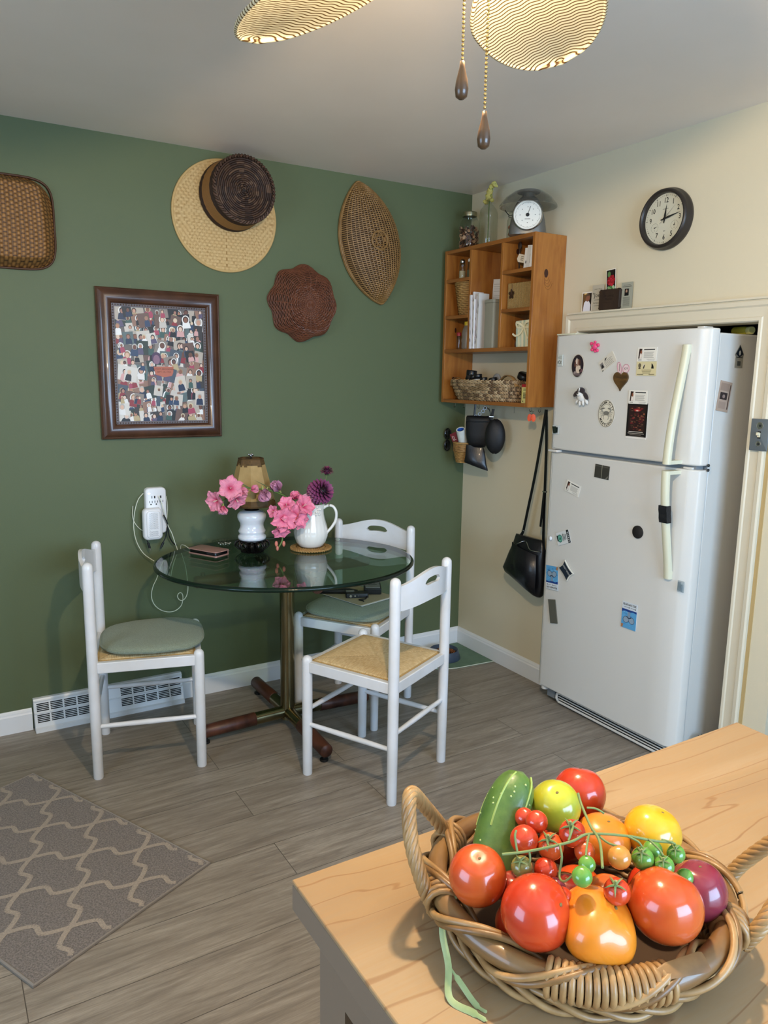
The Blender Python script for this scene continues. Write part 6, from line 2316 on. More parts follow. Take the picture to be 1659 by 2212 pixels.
b = MB().text('JOY', .012, .016, .016, .0016).tube([(-.018, .034, .0016), (-.017, .006, .0016)], .001, 4)
b.build('lettering', M['ink'], t, smooth=0)

t = mg('business_card', 'white card with a small brown portrait, upper of two cards near the freezer handle', 'card', 1.320, 1.600)
rainbow_card(t)
t = mg('business_card', 'yellowish card with three animal silhouettes just under a white card on the freezer door', 'card', 1.321, 1.546)
slab(t, .094, .054, 'd9cda0')
b = MB()
b.disc(-.032, .012, .007, .009, .0015, lin('6a604c'), n=10); b.rect(-.037, -.002, -.027, .004, .0015, lin('6a604c'))
b.disc(-.012, .010, .006, .009, .0015, lin('d9cfb8'), n=10).poly([(-.016, 0), (-.010, .0), (-.006, .016), (-.012, .012)], .0016, lin('38342c'))
b.poly([(.024, 0), (.036, 0), (.034, .010), (.028, .018), (.024, .020), (.025, .010)], .0015, lin('12110f'))
for k in range(4):
    b.rect(-.022 + .002 * k, -.006 - .004 * k, .026 - .002 * k, -.0045 - .004 * k, .0015, lin('6b6247'))
b.rect(-.042, -.024, -.012, -.0205, .0015, lin('8a8060')).rect(.014, -.024, .040, -.0205, .0015, lin('8a8060'))
b.build('print', M['print'], t, smooth=0)
t = mg('business_card', 'white card with a small brown portrait tucked above the dark red poster', 'card', 1.295, 1.436, 0, FXM + .003)
rainbow_card(t)
t = mg('business_card', 'white portrait card stuck at a slant high on the refrigerator door', 'card', .972, 1.032, -14)
rainbow_card(t, .086, .050)

# plush dog magnet
t = mg('plush_dog', 'little black and white plush puppy magnet with floppy ears', 'plush magnet', 1.005, 1.430)
M['plw'] = mat('white_plush', 'dedad2', .9, bump=(300, 1), sheen=.3)
M['plb'] = mat('brown_black_plush', '2a1d1c', .9, bump=(300, 1), sheen=.3)
MB().ell((0, -.002, .016), (.022, .020, .014), 18, 12).ell((-.002, .010, .026), (.013, .011, .011), 14, 10).build('body', M['plw'], t)
b = MB()
b.ell((0, .024, .020), (.020, .015, .013), 18, 12)
for s, c in ((-1, (-.026, .012, .020)), (1, (.028, .004, .020))):
    b.ell(c, (.010, .021, .006), 14, 10, R=Matrix.Rotation(s * -.0 + (-.95 if s < 0 else .75), 3, 'Z'))
b.ell((-.022, -.004, .015), (.005, .008, .005), 10, 8)
b.build('head_patch', M['plb'], t)
MB().ell((-.003, .014, .036), (.0045, .003, .0025), 10, 8).build('nose', M['blackcap'], t)
MB().ell((.001, .028, .032), (.003, .010, .003), 10, 8, R=Matrix.Rotation(-.1, 3, 'Z')).build('blaze', M['plw'], t)
for c, a in (((-.024, -.020, .014), .7), ((-.006, -.026, .016), .15), ((.012, -.024, .016), -.1), ((.026, -.020, .012), -.6)):
    MB().ell(c, (.0065, .014, .007), 12, 8, R=Matrix.Rotation(-a, 3, 'Z')).build('leg', M['plw'], t)

# crab oval
t = mg('crab_magnet', 'oval magnet reading CHARM CITY MARYLAND around a grey crab', 'magnet', 1.135, 1.364)
A_, B_ = .044, .056
MB().loft([[(A_ * s * cos(a), B_ * s * sin(a), z) for a in [2 * pi * k / 48 for k in range(48)]] for s, z in ((1, 0), (1, .0015))], col=lin('ddd6c2')).build('oval_plate', M['print'], t)
b = MB()
b.tube([(A_ * .95 * cos(2 * pi * k / 60), B_ * .96 * sin(2 * pi * k / 60), .0016) for k in range(60)], .0009, 4, loop=True)
b.tube([(A_ * .64 * cos(radians(a)), B_ * .68 * sin(radians(a)), .0016) for a in range(35, 150, 6)], .0005, 4)
b.tube([(A_ * .64 * cos(radians(a)), B_ * .72 * sin(radians(a)), .0016) for a in range(215, 328, 6)], .0005, 4)
for txt, a0, a1, flip in (('CHARM CITY', 155, 22, 0), ('MARYLAND', 212, 328, 1)):
    for k, ch in enumerate(txt):
        if ch == ' ': continue
        a = radians(a0 + (a1 - a0) * k / (len(txt) - 1))
        x, y = A_ * .78 * cos(a), B_ * .82 * sin(a)
        b.text(ch, .0135, x, y, .0017, arc=(a - pi / 2 if not flip else a + pi / 2), bold=.035)
b.build('lettering', M['ink'], t, smooth=0)
b = MB(); g_ = lin('77756c')
b.disc(0, .002, .015, .009, .0018, g_, n=16)
for s in (-1, 1):
    b.tube(bez([(s * .010, .006, .0018), (s * .022, .010, .0018), (s * .022, .020, .0018), (s * .008, .022, .0018)], 5), [.001] * 5 + [.003] * 5 + [.0032] * 4 + [.0015] * 2, 5, col=g_)
    for k in range(4):
        b.tube(bez([(s * .012, .002 - .003 * k, .0018), (s * .026, .006 - .006 * k, .0018), (s * (.036 - .004 * k), .004 - .008 * k, .0018)], 4), .0008, 4, col=g_)
    b.tube(bez([(s * .008, -.005, .0018), (s * .014, -.014, .0018), (s * .010, -.024, .0018)], 4), .0012, 4, col=g_)
b.build('crab_drawing', M['print'], t, smooth=0)

# dark poster
t = mg('event_poster', 'tall dark red and black glossy event flyer on the freezer door', 'poster', 1.294, 1.343)
slab(t, .100, .140, 'e6e2da', .0012, 'paper')
b = MB()
b.rect(-.050, -.062, .050, .070, .0014, lin('14100f')); b.rect(-.040, -.040, .040, .060, .0015, lin('2a1614'))
R = random.Random(12)
for k in range(90):
    y = R.uniform(-.038, .058)
    x = R.uniform(-.037, .037)
    c = R.choice(('5a1c1e', '7a2424', '3a241c', '6b4a38', '452e22', '241a16', '8a5038', '591f24'))
    b.disc(x, y, R.uniform(.002, .007), R.uniform(.001, .004), .0016 + k * .000003, lin(c), n=7)
for k in range(5):
    b.disc(0, .044 - .001 * k, .022 - .004 * k, .006 - .001 * k, .0020 + .00002 * k, lin(('5a1418', '7a1c20', 'a83434', 'c85a4c', 'e8c8b8')[k]), n=14)
b.rect(-.036, -.044, .034, -.0415, .0023, lin('cfc8bc')).rect(-.040, -.050, .040, -.048, .0023, lin('b9b0a4')).rect(-.030, -.055, .026, -.0535, .0023, lin('877c70')).rect(-.040, -.0605, .040, -.0595, .0023, lin('877c70'))
b.build('print', M['print'], t, smooth=0)

t = mg('black_clip', 'black folded clip magnet at the lower left corner of the freezer door', 'magnet', .850, 1.281)
MB().b2((-.020, -.020, 0), (.018, .018, .003), col=lin('c9cdc8')).add([(-.024, .012, .004), (.008, .014, .010), (.010, -.016, .012), (-.014, -.018, .004)], [(0, 1, 2, 3)], lin('22302a')).b2((-.014, -.014, .003), (.012, .010, .007), col=lin('1d2622')).build('clip', M['print'], t, smooth=0)

t = mg('dark_photo_magnet', 'square dark grey magnet split by a pale centre line on the refrigerator door', 'magnet', 1.132, 1.123, -3)
slab(t, .078, .056, '3a3932', .002)
MB().rect(-.001, -.028, .001, .028, .0024, lin('a9a690')).rect(-.036, .020, .036, .024, .0023, lin('55534a')).poly([(.022, -.026), (.036, -.012), (.036, -.020), (.028, -.027)], .0024, lin('7a786c')).build('print', M['print'], t, smooth=0)
t = mg('round_magnet', 'plain round black magnet in the middle of the refrigerator door', 'magnet', 1.340, .905)
MB().lathe([(.0005, 0), (.026, 0), (.026, .004), (.024, .006), (.0005, .006)], 32, sy=1.0).build('disc', mat('matte_black', '1c1917', .7), t)
t = mg('button_magnet', 'tiny white button magnet at the left edge of the refrigerator door', 'magnet', .853, .786)
MB().ell((0, 0, .002), (.008, .010, .005), 16, 8).build('button', M['plast'], t)
t = mg('green_logo_card', 'tilted card with a green round emblem and black stripe on the refrigerator door', 'card', .931, .804, 22)
slab(t, .082, .058, 'd8dad8')
b = MB()
b.rect(.026, -.029, .041, .029, .0014, lin('191c1b')); b.disc(-.020, .000, .016, .018, .0015, lin('3f7f72'), n=24); b.disc(-.020, .0, .011, .013, .0016, lin('6fae9c'), n=24); b.poly([(-.027, -.004), (-.016, .010), (-.014, -.006)], .0017, lin('1f5648'))
b.rect(-.038, -.010, -.031, .016, .0016, lin('191c1b'))
for k in range(3):
    b.rect(-.001 + .008 * k, -.016 + .003 * k, .003 + .008 * k, .018 - .002 * k, .0014, lin('4b504e'))
for k in range(6):
    b.rect(.030, -.024 + .008 * k, .037, -.020 + .008 * k, .0016, lin('d8dad8'))
b.build('print', M['print'], t, smooth=0)
t = mg('pillow_magnet', 'small navy cushion-shaped magnet with white lettering, set diagonally', 'magnet', .963, .660, -42)
def pincush(w, h, k):
    pts = []
    for (x0, y0), (x1, y1) in (((-w, -h), (w, -h)), ((w, -h), (w, h)), ((w, h), (-w, h)), ((-w, h), (-w, -h))):
        for q in range(8):
            s = q / 8
            x, y = x0 + (x1 - x0) * s, y0 + (y1 - y0) * s
            f = 1 - k * sin(pi * s)
            pts.append((x * f if x0 == x1 else x, y * f if y0 == y1 else y))
    return pts
MB().prism(pincush(.040, .030, .14), 0, .006, lin('d9d6c8')).build('pillow', M['print'], t, bevel=.002, smooth=40)
MB().prism(pincush(.034, .024, .14), .006, .0075, lin('1b2734')).build('navy_face', M['print'], t, smooth=0)
MB().text('DON\'T WALK', .0125, 0, .006, .0078, col=lin('d9dcd8'), sx=.8).build('lettering', M['print'], t, smooth=0)

def elephant_magnet(name, label, u, z, rot, txt, up_):
    t = mg(name, label, 'magnet', u, z, rot)
    w, h = .076, .110
    slab(t, w, h, 'd3dadf', .0016)
    b = MB()
    b.rect(-w / 2, -h / 2 + .030, w / 2, h / 2, .0018, lin('5aa0cf'))
    R = random.Random(len(txt) + int(rot))
    for k in range(26):
        b.disc(R.uniform(-.032, .032), R.uniform(-.018, .048), R.uniform(.003, .009), R.uniform(.002, .005), .0019 + k * .000004, lin(R.choice(('4a92c8', '78b8e0', '3a7cb8', '62a8d8'))), n=7)
    b.poly([(-w / 2, -.025), (w / 2, -.025), (w / 2, -.012), (.02, -.018), (0, -.014), (-.02, -.019), (-w / 2, -.016)], .0021, lin('1c3f86'))
    b.poly([(.026, .040), (w / 2, .040), (w / 2, .055), (.030, .055)], .0021, lin('b07a50'))
    # two rounded grey forms on a stem
    for sx in (-1, 1):
        b.disc(sx * .014, .018, .016, .014, .0022, lin('3a4a60'), n=18, rot=sx * .4); b.disc(sx * .014, .018, .0140, .0120, .0023, lin('8fa3b5'), n=18, rot=sx * .4)
    b.poly([(-.007, -.016), (.007, -.016), (.006, .012), (-.006, .012)], .0023, lin('7f95aa'))
    b.tube(bez([(-.012, .006, .0025), (-.002, .010, .0025), (.012, .005, .0025)], 5), .0016, 4, col=lin('20304a'))
    b.build('painting', M['print'], t, smooth=0)
    MB().text(txt, .0115, 0, -.046, .0019, sx=.78, bold=.02).rect(-.028, -.0345, -.006, -.033, .0018).rect(.006, -.0345, .028, -.033, .0018).disc(-.030, -.0335, .0025, z=.0018, n=8).disc(.002, -.0335, .0025, z=.0018, n=8).build('lettering', M['ink'], t, smooth=0)
    return t
elephant_magnet('supporter_magnet', 'blue painted magnet with 2019 SUPPORTER upright on the lower left of the refrigerator door', .876, .606, 4, '2019 SUPPORTER', 1)
t = elephant_magnet('supporter_magnet', 'blue painted magnet stuck upside down low on the refrigerator door', 1.328, .553, 180, '2022 SUPPORTER', 1)
t = mg('grey_strip_magnet', 'slanted plain grey rectangular magnet at the lower left of the refrigerator door', 'magnet', .893, .451, 12)
slab(t, .046, .110, '5c5b50', .003)
t = mg('plastic_clip', 'clear crumpled plastic bit stuck on the right edge of the refrigerator door', 'clip', 1.560, .735)
M['clearp'] = thin_glass('clear_plastic', 'e8ecee', .1)
MB().b2((-.014, -.022, 0), (.014, .022, .004)).b2((-.010, -.016, .004), (.002, .018, .009)).b2((.004, -.018, .004), (.011, .010, .008)).build('clip_body', M['clearp'], t, bevel=.001)
# side of the refrigerator
for nm, lb, x, z, kind in (('side_magnet', 'small dark diamond emblem magnet high on the right side of the refrigerator', .058, 1.600, 0), ('side_card', 'pinkish printed card on the right side of the refrigerator', -.010, 1.447, 1)):
    t = thing(nm, lb, 'magnet' if kind == 0 else 'card', Mx=FR((x, -1.5795, z), (1, 0, 0), (0, 0, 1)) @ Matrix.Rotation(radians(-8 if kind else 0), 4, 'Z'))
    b = MB()
    if kind == 0:
        b.b2((-.022, -.048, 0), (.022, -.010, .001), col=lin('8f8c80')).prism([(-.026, .0), (0, .036), (.026, 0), (.018, -.012), (-.018, -.012)], 0, .001, lin('7a7a72'))
        b.poly([(-.022, .002), (0, .032), (.022, .002), (0, -.010)], .0013, lin('16202c')); b.disc(.001, .006, .006, .009, .0014, lin('b8b8b0'), n=10)
        b.rect(-.010, -.040, .010, -.024, .0013, lin('4a4c48'))
    else:
        b.b2((-.034, -.055, 0), (.034, .055, .0016), col=lin('b09a88'))
        b.rect(-.030, .020, .020, .048, .0018, lin('9a8474')); b.rect(-.026, -.012, .016, .014, .0018, lin('3a302e')); b.disc(-.004, .0, .008, .007, .0019, lin('8f7a70'), n=10)
        b.rect(.024, -.045, .029, .045, .0018, lin('4a3a34')); b.rect(-.026, -.045, .014, -.020, .0018, lin('a28c7c'))
    b.build('print_plate', M['print'], t, smooth=0)
# yellow thing on top of the refrigerator, bag at its foot
t = thing('yellow_bottle', 'yellow plastic bottle lying on top of the refrigerator in the alcove', 'bottle', (.150, -1.535, 1.692))
M['yelp'] = mat('yellow_plastic', 'c9bf45', .4)
MB(Matrix.Rotation(radians(75), 4, 'Z') @ Matrix.Rotation(radians(90), 4, 'Y')).lathe([(.0005, -.012), (.011, -.012), (.015, .0), (.0165, .012), (.0165, .06), (.0005, .062)], 24).build('bottle_body', M['yelp'], t)
MB(Matrix.Rotation(radians(75), 4, 'Z') @ Matrix.Rotation(radians(90), 4, 'Y')).lathe([(.0005, -.032), (.0135, -.032), (.0145, -.028), (.0145, -.012), (.0005, -.012)], 24).build('cap', mat('pale_yellow_cap', 'ddd68a', .4), t)
t = thing('plastic_bag', 'crumpled clear plastic bag on the floor between the refrigerator and the casing', 'bag', (-.02, -1.635, 0))
R = random.Random(2)
b = MB()
b.ell((0, 0, .07), (.045, .040, .075), 26, 16, fn=lambda d, th, ph: .75 + .45 * abs(noise.noise(d * 2.3)) + .12 * noise.noise(d * 7))
b.build('film', thin_glass('crumpled_film', 'cfd4d2', .15), t, smooth=25)
b = MB().ell((.01, 0, .05), (.028, .028, .05), 16, 10, fn=lambda d, th, ph: .8 + .3 * noise.noise(d * 3))
b.build('contents', mat('green_grey_contents', '4a5540', .8), t)
# ---------------------------------------------------------------- harvest basket on the island
M['rattan'] = mat('rattan_cane', '8e6a3e', .42, var=('5c3e20', 26, (1, 1, 1), .25), coat=.15)
M['rattanp'] = mat('pale_rattan', 'b08c5c', .45, var=('7c5a32', 30, (1, 1, 1), .25), coat=.15)
M['rattand'] = mat('thick_brown_cane', '8f6c40', .38, var=('654626', 12, (1, 1, 1), .3), coat=.3)
BC = Vector((-1.970, -2.828, .91))
BA = math.atan2(-.64, .77)      # axis through the two handles
hbk = thing('harvest_basket', 'oval rattan basket with two twisted loop handles full of vegetables on the island', 'basket', BC, rz=BA)
RA, RB = .152, .138
def rimp(a, k=1.0, z=.050):
    return Vector((RA * k * cos(a), RB * k * sin(a), z + .004 * cos(2 * a)))
b = MB()
N = 90
b.tube([rimp(2 * pi * k / N, 1, .050) for k in range(N)], .0115, 12, loop=True)
b.build('rim_cane', M['rattand'], hbk)
# crossing pairs of canes waving over the rim
for s in range(4):
    b = MB()
    nw = 5
    pts = []
    for k in range(N * 4):
        a = 2 * pi * k / (N * 4)
        ph = nw * a + (s // 2) * pi + (.42 if s % 2 else 0)
        rr = 1.0 + .112 * cos(ph)
        z = .050 + .0155 * sin(ph)
        pts.append(rimp(a, rr, z))
    b.tube(pts, .0036, 7, loop=True)
    b.build('border_cane', M['rattanp'] if s % 2 else M['rattan'], hbk)
# wall: stakes and weavers
b = MB()
for k in range(34):
    a = 2 * pi * k / 34
    b.tube([rimp(a, .80, .004), rimp(a, .90, .022), rimp(a, .985, .048)], .0032, 6)
b.build('stakes', M['rattan'], hbk)
b = MB()
for j in range(7):
    z = .006 + .0062 * j
    k_ = .80 + .026 * j
    pts = []
    for k in range(136):
        a = 2 * pi * k / 136
        o = .012 * (1 if (k // 2 + j) % 2 else -1)
        pts.append(rimp(a, k_ + o, z))
    b.tube(pts, .0033, 6, loop=True)
b.build('weavers', M['rattan'], hbk)
b = MB()
for q in range(3):
    pts = [rimp(2 * pi * k / 200, .93 + .03 * sin(16 * pi * 2 * k / 200 / 1.0 * .5 + q * 2.1), .014 + .006 * cos(8 * 2 * pi * k / 200 + q * 2.1)) for k in range(200)]
    b.tube(pts, .0036, 6, loop=True)
b.build('outer_twist', M['rattanp'], hbk)
b = MB()
b.add([rimp(2 * pi * k / 48, .82, .004) for k in range(48)] , [tuple(range(48))])
b.add([rimp(2 * pi * k / 48, .82, .0005) for k in range(48)], [tuple(range(48))])
b.loft([[rimp(2 * pi * k / 48, .80, .004) for k in range(48)], [rimp(2 * pi * k / 48, .95, .046) for k in range(48)]], caps=False)
b.build('basket_floor', M['wickdark'], hbk)
# wrapped section of the rim facing the camera
b = MB()
aw = -2.05 - BA * 0
for k in range(17):
    a = radians(-104 + 2.55 * k)
    c = rimp(a, 1.0, .050)
    t_ = (rimp(a + .01) - rimp(a - .01)).normalized()
    n1 = Vector((0, 0, 1)); n2 = t_.cross(n1).normalized()
    b.tube([c + n1 * (.0155 * cos(q)) + n2 * (.0150 * sin(q)) for q in [2 * pi * j / 16 for j in range(16)]], .0034, 6, loop=True)
b.build('rim_wrapping', M['rattanp'], hbk)
# twisted handles
def twisted(path, r0, rs, turns, n, mb):
    P = bez(path, 14)
    N_ = len(P)
    ref = Vector((0, 0, 1))
    frames = []
    nrm = None
    for i in range(N_):
        t_ = (P[min(i + 1, N_ - 1)] - P[max(i - 1, 0)]).normalized()
        if nrm is None:
            nrm = t_.orthogonal().normalized()
        nrm = (nrm - t_ * nrm.dot(t_)).normalized()
        frames.append((P[i], nrm.copy(), t_.cross(nrm)))
    for s in range(n):
        pts = []
        for i, (p, u, v) in enumerate(frames):
            a = 2 * pi * (turns * i / (N_ - 1) + s / n)
            pts.append(p + u * (r0 * cos(a)) + v * (r0 * sin(a)))
        mb.tube(pts, rs, 7)
RI = Matrix.Rotation(-BA, 3, 'Z')
for sgn, A_w, B_w, pk in ((-1, (-2.116, -2.768), (-2.040, -2.702), (-.036, .020, .140)), (1, (-1.811, -2.898), (-1.878, -2.966), (.050, -.034, .132))):
    la = RI @ (Vector((A_w[0], A_w[1], .91)) - BC)
    lb = RI @ (Vector((B_w[0], B_w[1], .91)) - BC)
    lp = RI @ Vector((pk[0], pk[1], 0))
    lp.z = 0
    mid = (la + lb) / 2
    zz = Vector((0, 0, 1))
    path = [la + zz * .036, la + lp * .28 + zz * .062, la * .82 + lb * .18 + lp * .75 + zz * .104, mid + lp + zz * pk[2], lb * .82 + la * .18 + lp * .75 + zz * .104, lb + lp * .28 + zz * .062, lb + zz * .036]
    b = MB()
    twisted(path, .0046, .0038, 5.5, 6, b)
    b.build('handle', M['rattanp'], hbk)
    for P0 in (la, lb):
        b = MB()
        tdir = Vector((-P0.y, P0.x, 0)).normalized(); odir = Vector((P0.x, P0.y, 0)).normalized()
        cc = odir * (RA if abs(odir.x) > .7 else (RA + RB) / 2)
        for q in range(4):
            c = cc + tdir * ((q - 1.5) * .0072) + zz * .050
            b.tube([c + odir * (.0160 * cos(a_)) + tdir * (.004 * sin(a_ * .5)) + zz * (.0160 * sin(a_)) for a_ in [2 * pi * j / 14 for j in range(14)]], .0034, 6, loop=True)
        b.build('handle_lashing', M['rattanp'], hbk)

# --- produce
def skin(name, c, c2, sc_=18, rough=.22):
    return mat(name, c, rough, coat=.5, var=(c2, sc_, (1, 1, 1), .25), sss=.12)
M['tred'] = skin('tomato_red', 'b32a18', 'c2461c')
M['tdeep'] = skin('tomato_orange_red', 'bd3d1a', 'c95f26', 14)
M['torange'] = skin('tomato_orange', 'd5741a', 'dc8524', 16, .3)
M['tyellow'] = skin('tomato_yellow', 'd6a01e', 'dcb02c', 14)
M['tlime'] = skin('tomato_yellow_green', 'b5ae2a', '9aa634', 16)
M['tpurple'] = skin('tomato_dusky_purple', '8c2c3c', '6f2a36', 16)
M['tgreen'] = skin('tomato_green', '6a9a3c', '4f8436', 26)
M['tolive'] = skin('tomato_olive', '857a38', '5f6236', 26)
M['tamber'] = skin('tomato_amber', 'c98a3c', 'b0762f', 26)
M['cuke'] = mat('cucumber_skin', '405e28', .4, coat=.15, var=('64823a', 24, (1, 1, 1), .22), bump=(60, .5))
M['stemd'] = mat('dry_green_stem', '6f7d48', .6)
M['scar'] = mat('blossom_scar', '6e5a30', .8)
def tomato(name, label, c, r, m, sq=(1, 1, .9), lobes=0, amp=.0, tilt=(0, 0, 0), cat='tomato', group=None, calyx=False, scar=True):
    t = thing(name, label, cat, c, group=group)
    R_ = (Matrix.Rotation(tilt[2], 3, 'Z') @ Matrix.Rotation(tilt[1], 3, 'Y') @ Matrix.Rotation(tilt[0], 3, 'X'))
    def f(d, th, ph):
        k = 1 + amp * cos(lobes * ph + .7) * sin(th) ** 2 if lobes else 1
        k -= .10 * math.exp(-(th / .38) ** 2)
        return k + .014 * noise.noise(d * 1.7 + Vector(c) * 9)
    nu, nv = (40, 26) if r > .02 else (20, 14)
    MB().ell((0, 0, 0), (r * sq[0], r * sq[1], r * sq[2]), nu, nv, f, R_).build('fruit', m, t, smooth=80)
    if scar and r > .02:
        q = R_ @ Vector((0, 0, r * sq[2] * .905))
        MB(Matrix.Translation(q) @ R_.to_4x4()).ell((0, 0, 0), (r * .07, r * .05, r * .02), 8, 5).build('blossom_scar', M['scar'], t)
    if calyx:
        b = MB(Matrix.Translation(R_ @ Vector((0, 0, r * sq[2] * .90))) @ R_.to_4x4())
        for k in range(5):
            a = 2 * pi * k / 5
            b.tube([(0, 0, .001), (r * .45 * cos(a), r * .45 * sin(a), r * .12), (r * .85 * cos(a), r * .85 * sin(a), -r * .05)], [r * .10, r * .08, r * .01], 5)
        b.tube([(0, 0, 0), (r * .1, 0, r * .6)], r * .09, 6)
        b.build('calyx', M['stemd'], t)
    return t
V3 = Vector
tomato('tomato', 'round orange-red tomato at the left end of the basket by the cucumber', (-2.090, -2.806, .999), .0295, M['tdeep'], (1, 1, 1.06), tilt=(.3, -.2, 0))
tomato('tomato', 'largest round red tomato at the front left of the basket', (-2.070, -2.872, .994), .0345, M['tred'], (1, 1, .98), tilt=(.9, 0, .4))
tomato('heirloom_tomato', 'ribbed bright orange heirloom tomato at the front of the basket', (-2.024, -2.908, .985), .0365, M['torange'], (1.13, 1, .86), 4, .065, (.55, .1, .5))
tomato('tomato', 'big oblong orange-red tomato at the front right of the basket', (-1.958, -2.931, .998), .0385, M['tdeep'], (1.14, .96, .90), 2, .03, (.3, .55, .75))
tomato('tomato', 'dusky purple-red tomato at the right end of the basket', (-1.896, -2.923, .985), .0290, M['tpurple'], (1, 1, 1.05))
tomato('tomato', 'yellow-green tomato high at the back beside the cucumber tip', (-1.955, -2.775, 1.020), .0288, M['tlime'], (1, 1, .97), tilt=(.35, -.3, 0))
tomato('tomato', 'bright red tomato farthest back in the basket', (-1.885, -2.745, 1.000), .0318, M['tred'], (1, 1, 1.0), tilt=(-.3, .3, 0))
tomato('tomato', 'golden yellow tomato at the back right of the basket', (-1.872, -2.845, 1.000), .0310, M['tyellow'], (1.06, 1, .92), tilt=(.2, .3, 0))
tomato('tomato', 'orange tomato behind the vine between the yellow-green and golden ones', (-1.922, -2.818, .992), .0300, M['torange'], (1.08, 1, .88), tilt=(.2, .1, 0))
tomato('tomato', 'orange-brown tomato deep in the middle under the vine', (-1.985, -2.885, .985), .0245, skin('tomato_rust', 'b5541c', 'c96a24'), (1, 1, .9))
tomato('tomato', 'dark red tomato mostly hidden below the left tomatoes', (-2.060, -2.842, .955), .0270, M['tred'])
tomato('tomato', 'dark red tomato hidden between the two front left tomatoes', (-2.058, -2.825, .985), .0180, skin('tomato_dark', '8a2418', 'a0301c'))
tomato('tomato', 'small dark red tomato shaded in the middle behind the front tomatoes', (-2.022, -2.862, .990), .0210, skin('tomato_maroon', '7c1f18', '8f2c1c'))
tomato('tomato', 'hidden red tomato under the golden one near the right rim', (-1.905, -2.872, .960), .0240, M['tred'])
tomato('tomato', 'hidden red tomato at the bottom in the centre of the basket', (-1.975, -2.835, .955), .0300, M['tdeep'])
tomato('tomato', 'hidden red tomato low at the back of the basket', (-1.930, -2.765, .960), .0270, M['tred'])
# cucumber
ck_ = thing('cucumber', 'thick green cucumber lying upright against the left back rim', 'cucumber', (-2.010, -2.772, .985))
p0, p1 = V3((-2.064, -2.800, .955)), V3((-1.982, -2.748, 1.056))
axis = (p1 - p0)
P = []
for k in range(25):
    t = k / 24
    P.append(p0 + axis * t + V3((-.006, .008, 0)) * sin(pi * t) - V3((-2.010, -2.772, .985)))
rr = [.0250 * (max(.0, 1 - abs(-1 + 2 * k / 24) ** 4.5)) ** .5 + .0006 for k in range(25)]
MB().tube(P, rr, 28).build('skin', M['cuke'], ck_, smooth=80)
b = MB()
R = random.Random(6)
for k in range(46):
    t = R.uniform(.08, .93); i = int(t * 24); a = R.random() * 6.28
    tt = axis.normalized(); u = tt.orthogonal().normalized(); v = tt.cross(u)
    c = P[i] + (u * cos(a) + v * sin(a)) * rr[i] * .985
    b.ell(c, .0014, 6, 4)
b.build('spines', mat('pale_spine', 'a9b878', .6), ck_)
b = MB()
for q in range(5):
    a = q * 1.26 + .3
    tt = axis.normalized(); u = tt.orthogonal().normalized(); v = tt.cross(u)
    b.tube([P[i] + (u * cos(a) + v * sin(a)) * (rr[i] * .992) for i in range(12, 24)], .0012, 5)
b.build('pale_stripes', mat('pale_stripe', '93a858', .5), ck_)
# cherry tomatoes
G = 'cherry tomatoes on the vine in the harvest basket'
for nm, lb, c, r, m, cx in (
    ('cherry_tomato', 'topmost glossy red cherry tomato below the yellow-green tomato', (-2.018, -2.812, 1.040), .0118, 'tred', 0),
    ('cherry_tomato', 'red cherry tomato half hidden behind the topmost one', (-2.015, -2.790, 1.032), .0105, 'tred', 0),
    ('cherry_tomato', 'largest red cherry tomato left above the vine', (-2.040, -2.818, 1.030), .0148, 'tred', 0),
    ('cherry_tomato', 'orange-red cherry tomato centred behind the vine stem', (-2.020, -2.836, 1.026), .0138, 'tdeep', 1),
    ('cherry_tomato', 'red cherry tomato with a curled calyx under the yellow-green tomato', (-2.000, -2.846, 1.040), .0140, 'tred', 1),
    ('cherry_tomato', 'olive-coloured cherry tomato at the left end of the vine', (-2.060, -2.838, 1.018), .0108, 'tolive', 1),
    ('cherry_tomato', 'deep red cherry tomato just under the vine', (-2.034, -2.845, 1.010), .0120, 'tred', 0),
    ('cherry_tomato', 'dark red cherry tomato between the vine and the front tomato', (-2.040, -2.866, 1.004), .0105, 'tpurple', 0),
    ('cherry_tomato', 'pale green cherry tomato hanging lowest from the vine', (-2.038, -2.897, 1.036), .0098, 'tgreen', 0),
    ('cherry_tomato', 'green cherry tomato above the lowest pale one', (-2.018, -2.884, 1.034), .0084, 'tgreen', 0),
    ('cherry_tomato', 'amber half-ripe cherry tomato right of the vine fork', (-1.984, -2.894, 1.036), .0115, 'tamber', 0),
    ('cherry_tomato', 'green cherry tomato leftmost of the right-hand green bunch', (-1.958, -2.901, 1.030), .0112, 'tgreen', 1),
    ('cherry_tomato', 'upper green cherry tomato of the right-hand green bunch', (-1.933, -2.893, 1.026), .0100, 'tgreen', 0),
    ('cherry_tomato', 'lower green cherry tomato of the right-hand green bunch', (-1.944, -2.916, 1.026), .0100, 'tgreen', 1),
    ('cherry_tomato', 'green cherry tomato rightmost of the bunch beside the golden tomato', (-1.920, -2.911, 1.028), .0092, 'tgreen', 1),
    ('cherry_tomato', 'small green cherry tomato peeping behind the purple tomato', (-1.918, -2.922, 1.008), .0085, 'tgreen', 0),
    ('cherry_tomato', 'red cherry tomato in front of the rust-coloured tomato', (-2.008, -2.914, 1.020), .0128, 'tred', 1),
    ('cherry_tomato', 'dark red cherry tomato by the front rim behind the orange heirloom', (-2.045, -2.880, 1.005), .0105, 'tred', 0),
    ('cherry_tomato', 'reddish cherry tomato behind the vine fork', (-1.998, -2.862, 1.028), .0105, 'tdeep', 0)):
    tomato(nm, lb, c, r, M[m], (1, 1, .97), tilt=(.2, -.5, 0), group=G, calyx=bool(cx), scar=False, cat='cherry tomato')
vn = thing('tomato_vine', 'green tomato vine stem lying across the top of the vegetables', 'vine', (-2.0, -2.86, 1.045))
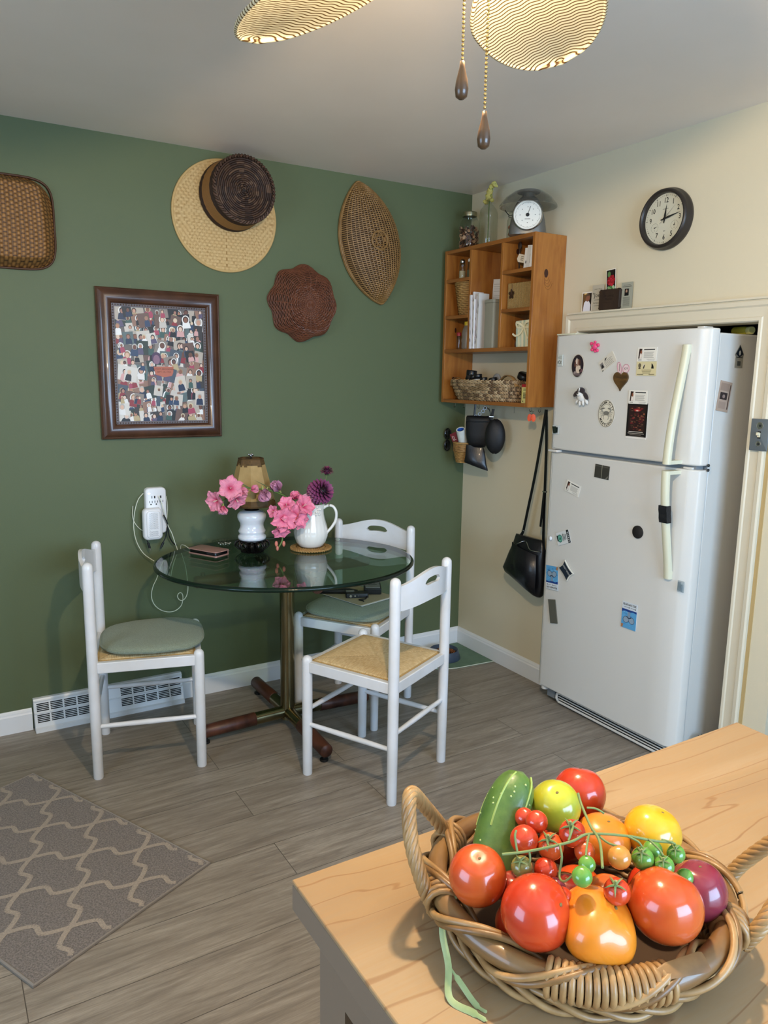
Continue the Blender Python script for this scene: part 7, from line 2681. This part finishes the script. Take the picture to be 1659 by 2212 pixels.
def VL(*p): return V3(p) - V3((-2.0, -2.86, 1.045))
b = MB()
b.tube(bez([VL(-2.078, -2.828, 1.032), VL(-2.055, -2.842, 1.036), VL(-2.02, -2.862, 1.046), VL(-1.998, -2.866, 1.050), VL(-1.965, -2.885, 1.048), VL(-1.940, -2.898, 1.042), VL(-1.920, -2.906, 1.038)], 6), .0014, 7)
b.tube(bez([VL(-2.020, -2.905, 1.044), VL(-1.998, -2.880, 1.050), VL(-1.990, -2.860, 1.053), VL(-1.975, -2.832, 1.058), VL(-1.970, -2.822, 1.064)], 6), .0014, 7)
for q in (((-2.055, -2.842, 1.036), (-2.056, -2.845, 1.028), (-2.058, -2.842, 1.022)), ((-2.03, -2.858, 1.044), (-2.034, -2.866, 1.036), (-2.040, -2.870, 1.020), (-2.046, -2.884, 1.026), (-2.040, -2.895, 1.044)),
          ((-2.02, -2.86, 1.046), (-2.012, -2.856, 1.052), (-2.004, -2.850, 1.052)), ((-1.998, -2.866, 1.050), (-2.010, -2.875, 1.046), (-2.018, -2.882, 1.042)), ((-1.99, -2.862, 1.05), (-1.988, -2.880, 1.046), (-1.984, -2.890, 1.046)),
          ((-1.965, -2.885, 1.048), (-1.960, -2.895, 1.046), (-1.958, -2.899, 1.042)), ((-1.945, -2.896, 1.044), (-1.944, -2.908, 1.040), (-1.944, -2.914, 1.036)), ((-1.93, -2.90, 1.041), (-1.924, -2.906, 1.040), (-1.920, -2.909, 1.038)),
          ((-1.975, -2.84, 1.058), (-1.968, -2.846, 1.058), (-1.962, -2.852, 1.054)), ((-2.035, -2.853, 1.042), (-2.032, -2.845, 1.036), (-2.030, -2.840, 1.040)), ((-2.065, -2.836, 1.034), (-2.062, -2.828, 1.046), (-2.058, -2.825, 1.050))):
    b.tube(bez([VL(*p) for p in q], 4), .0012, 6)
b.build('stem', M['stemd'], vn)
# green blade leaves over the left rim
gv = thing('green_sprig', 'thin green leaf blades hanging over the left rim of the basket onto the counter', 'leaf', (-2.110, -2.800, .935))
def GL(*p): return V3(p) - V3((-2.110, -2.800, .935))
b = MB()
M['blade_g'] = mat('green_blade', 'a8b07e', .5, var=('74864e', 30, (1, 1, 1), .3))
b.tube(bez([GL(-2.100, -2.790, .975), GL(-2.128, -2.800, .955), GL(-2.138, -2.825, .930), GL(-2.150, -2.845, .914), GL(-2.140, -2.868, .9125), GL(-2.134, -2.882, .912)], 8), [.0020] * 8 + [.0034] * 16 + [.0032] * 10 + [.002] * 5 + [.0006] * 2, 8, flat=(.16, 1), up0=(-.5, -.3, .8))
b.tube(bez([GL(-2.138, -2.825, .930), GL(-2.134, -2.840, .920), GL(-2.132, -2.862, .9125), GL(-2.128, -2.874, .912)], 8), [.0012] * 6 + [.0028] * 12 + [.0015] * 6 + [.0006], 8, flat=(.16, 1), up0=(-.5, -.3, .8))
b.build('blades', M['blade_g'], gv)
sl = thing('bark_piece', 'curled brown cane splint sticking out at the front right rim of the basket', 'cane piece', (-1.985, -2.972, .965))
MB().tube([(-.045, .012, .0), (-.015, 0, .010), (.018, -.010, .012), (.022, -.011, .012)], [.001, .007, .009, .008], 8, flat=(.12, 1), up0=(-.3, -.4, .85)).build('splint', M['rattan'], sl)
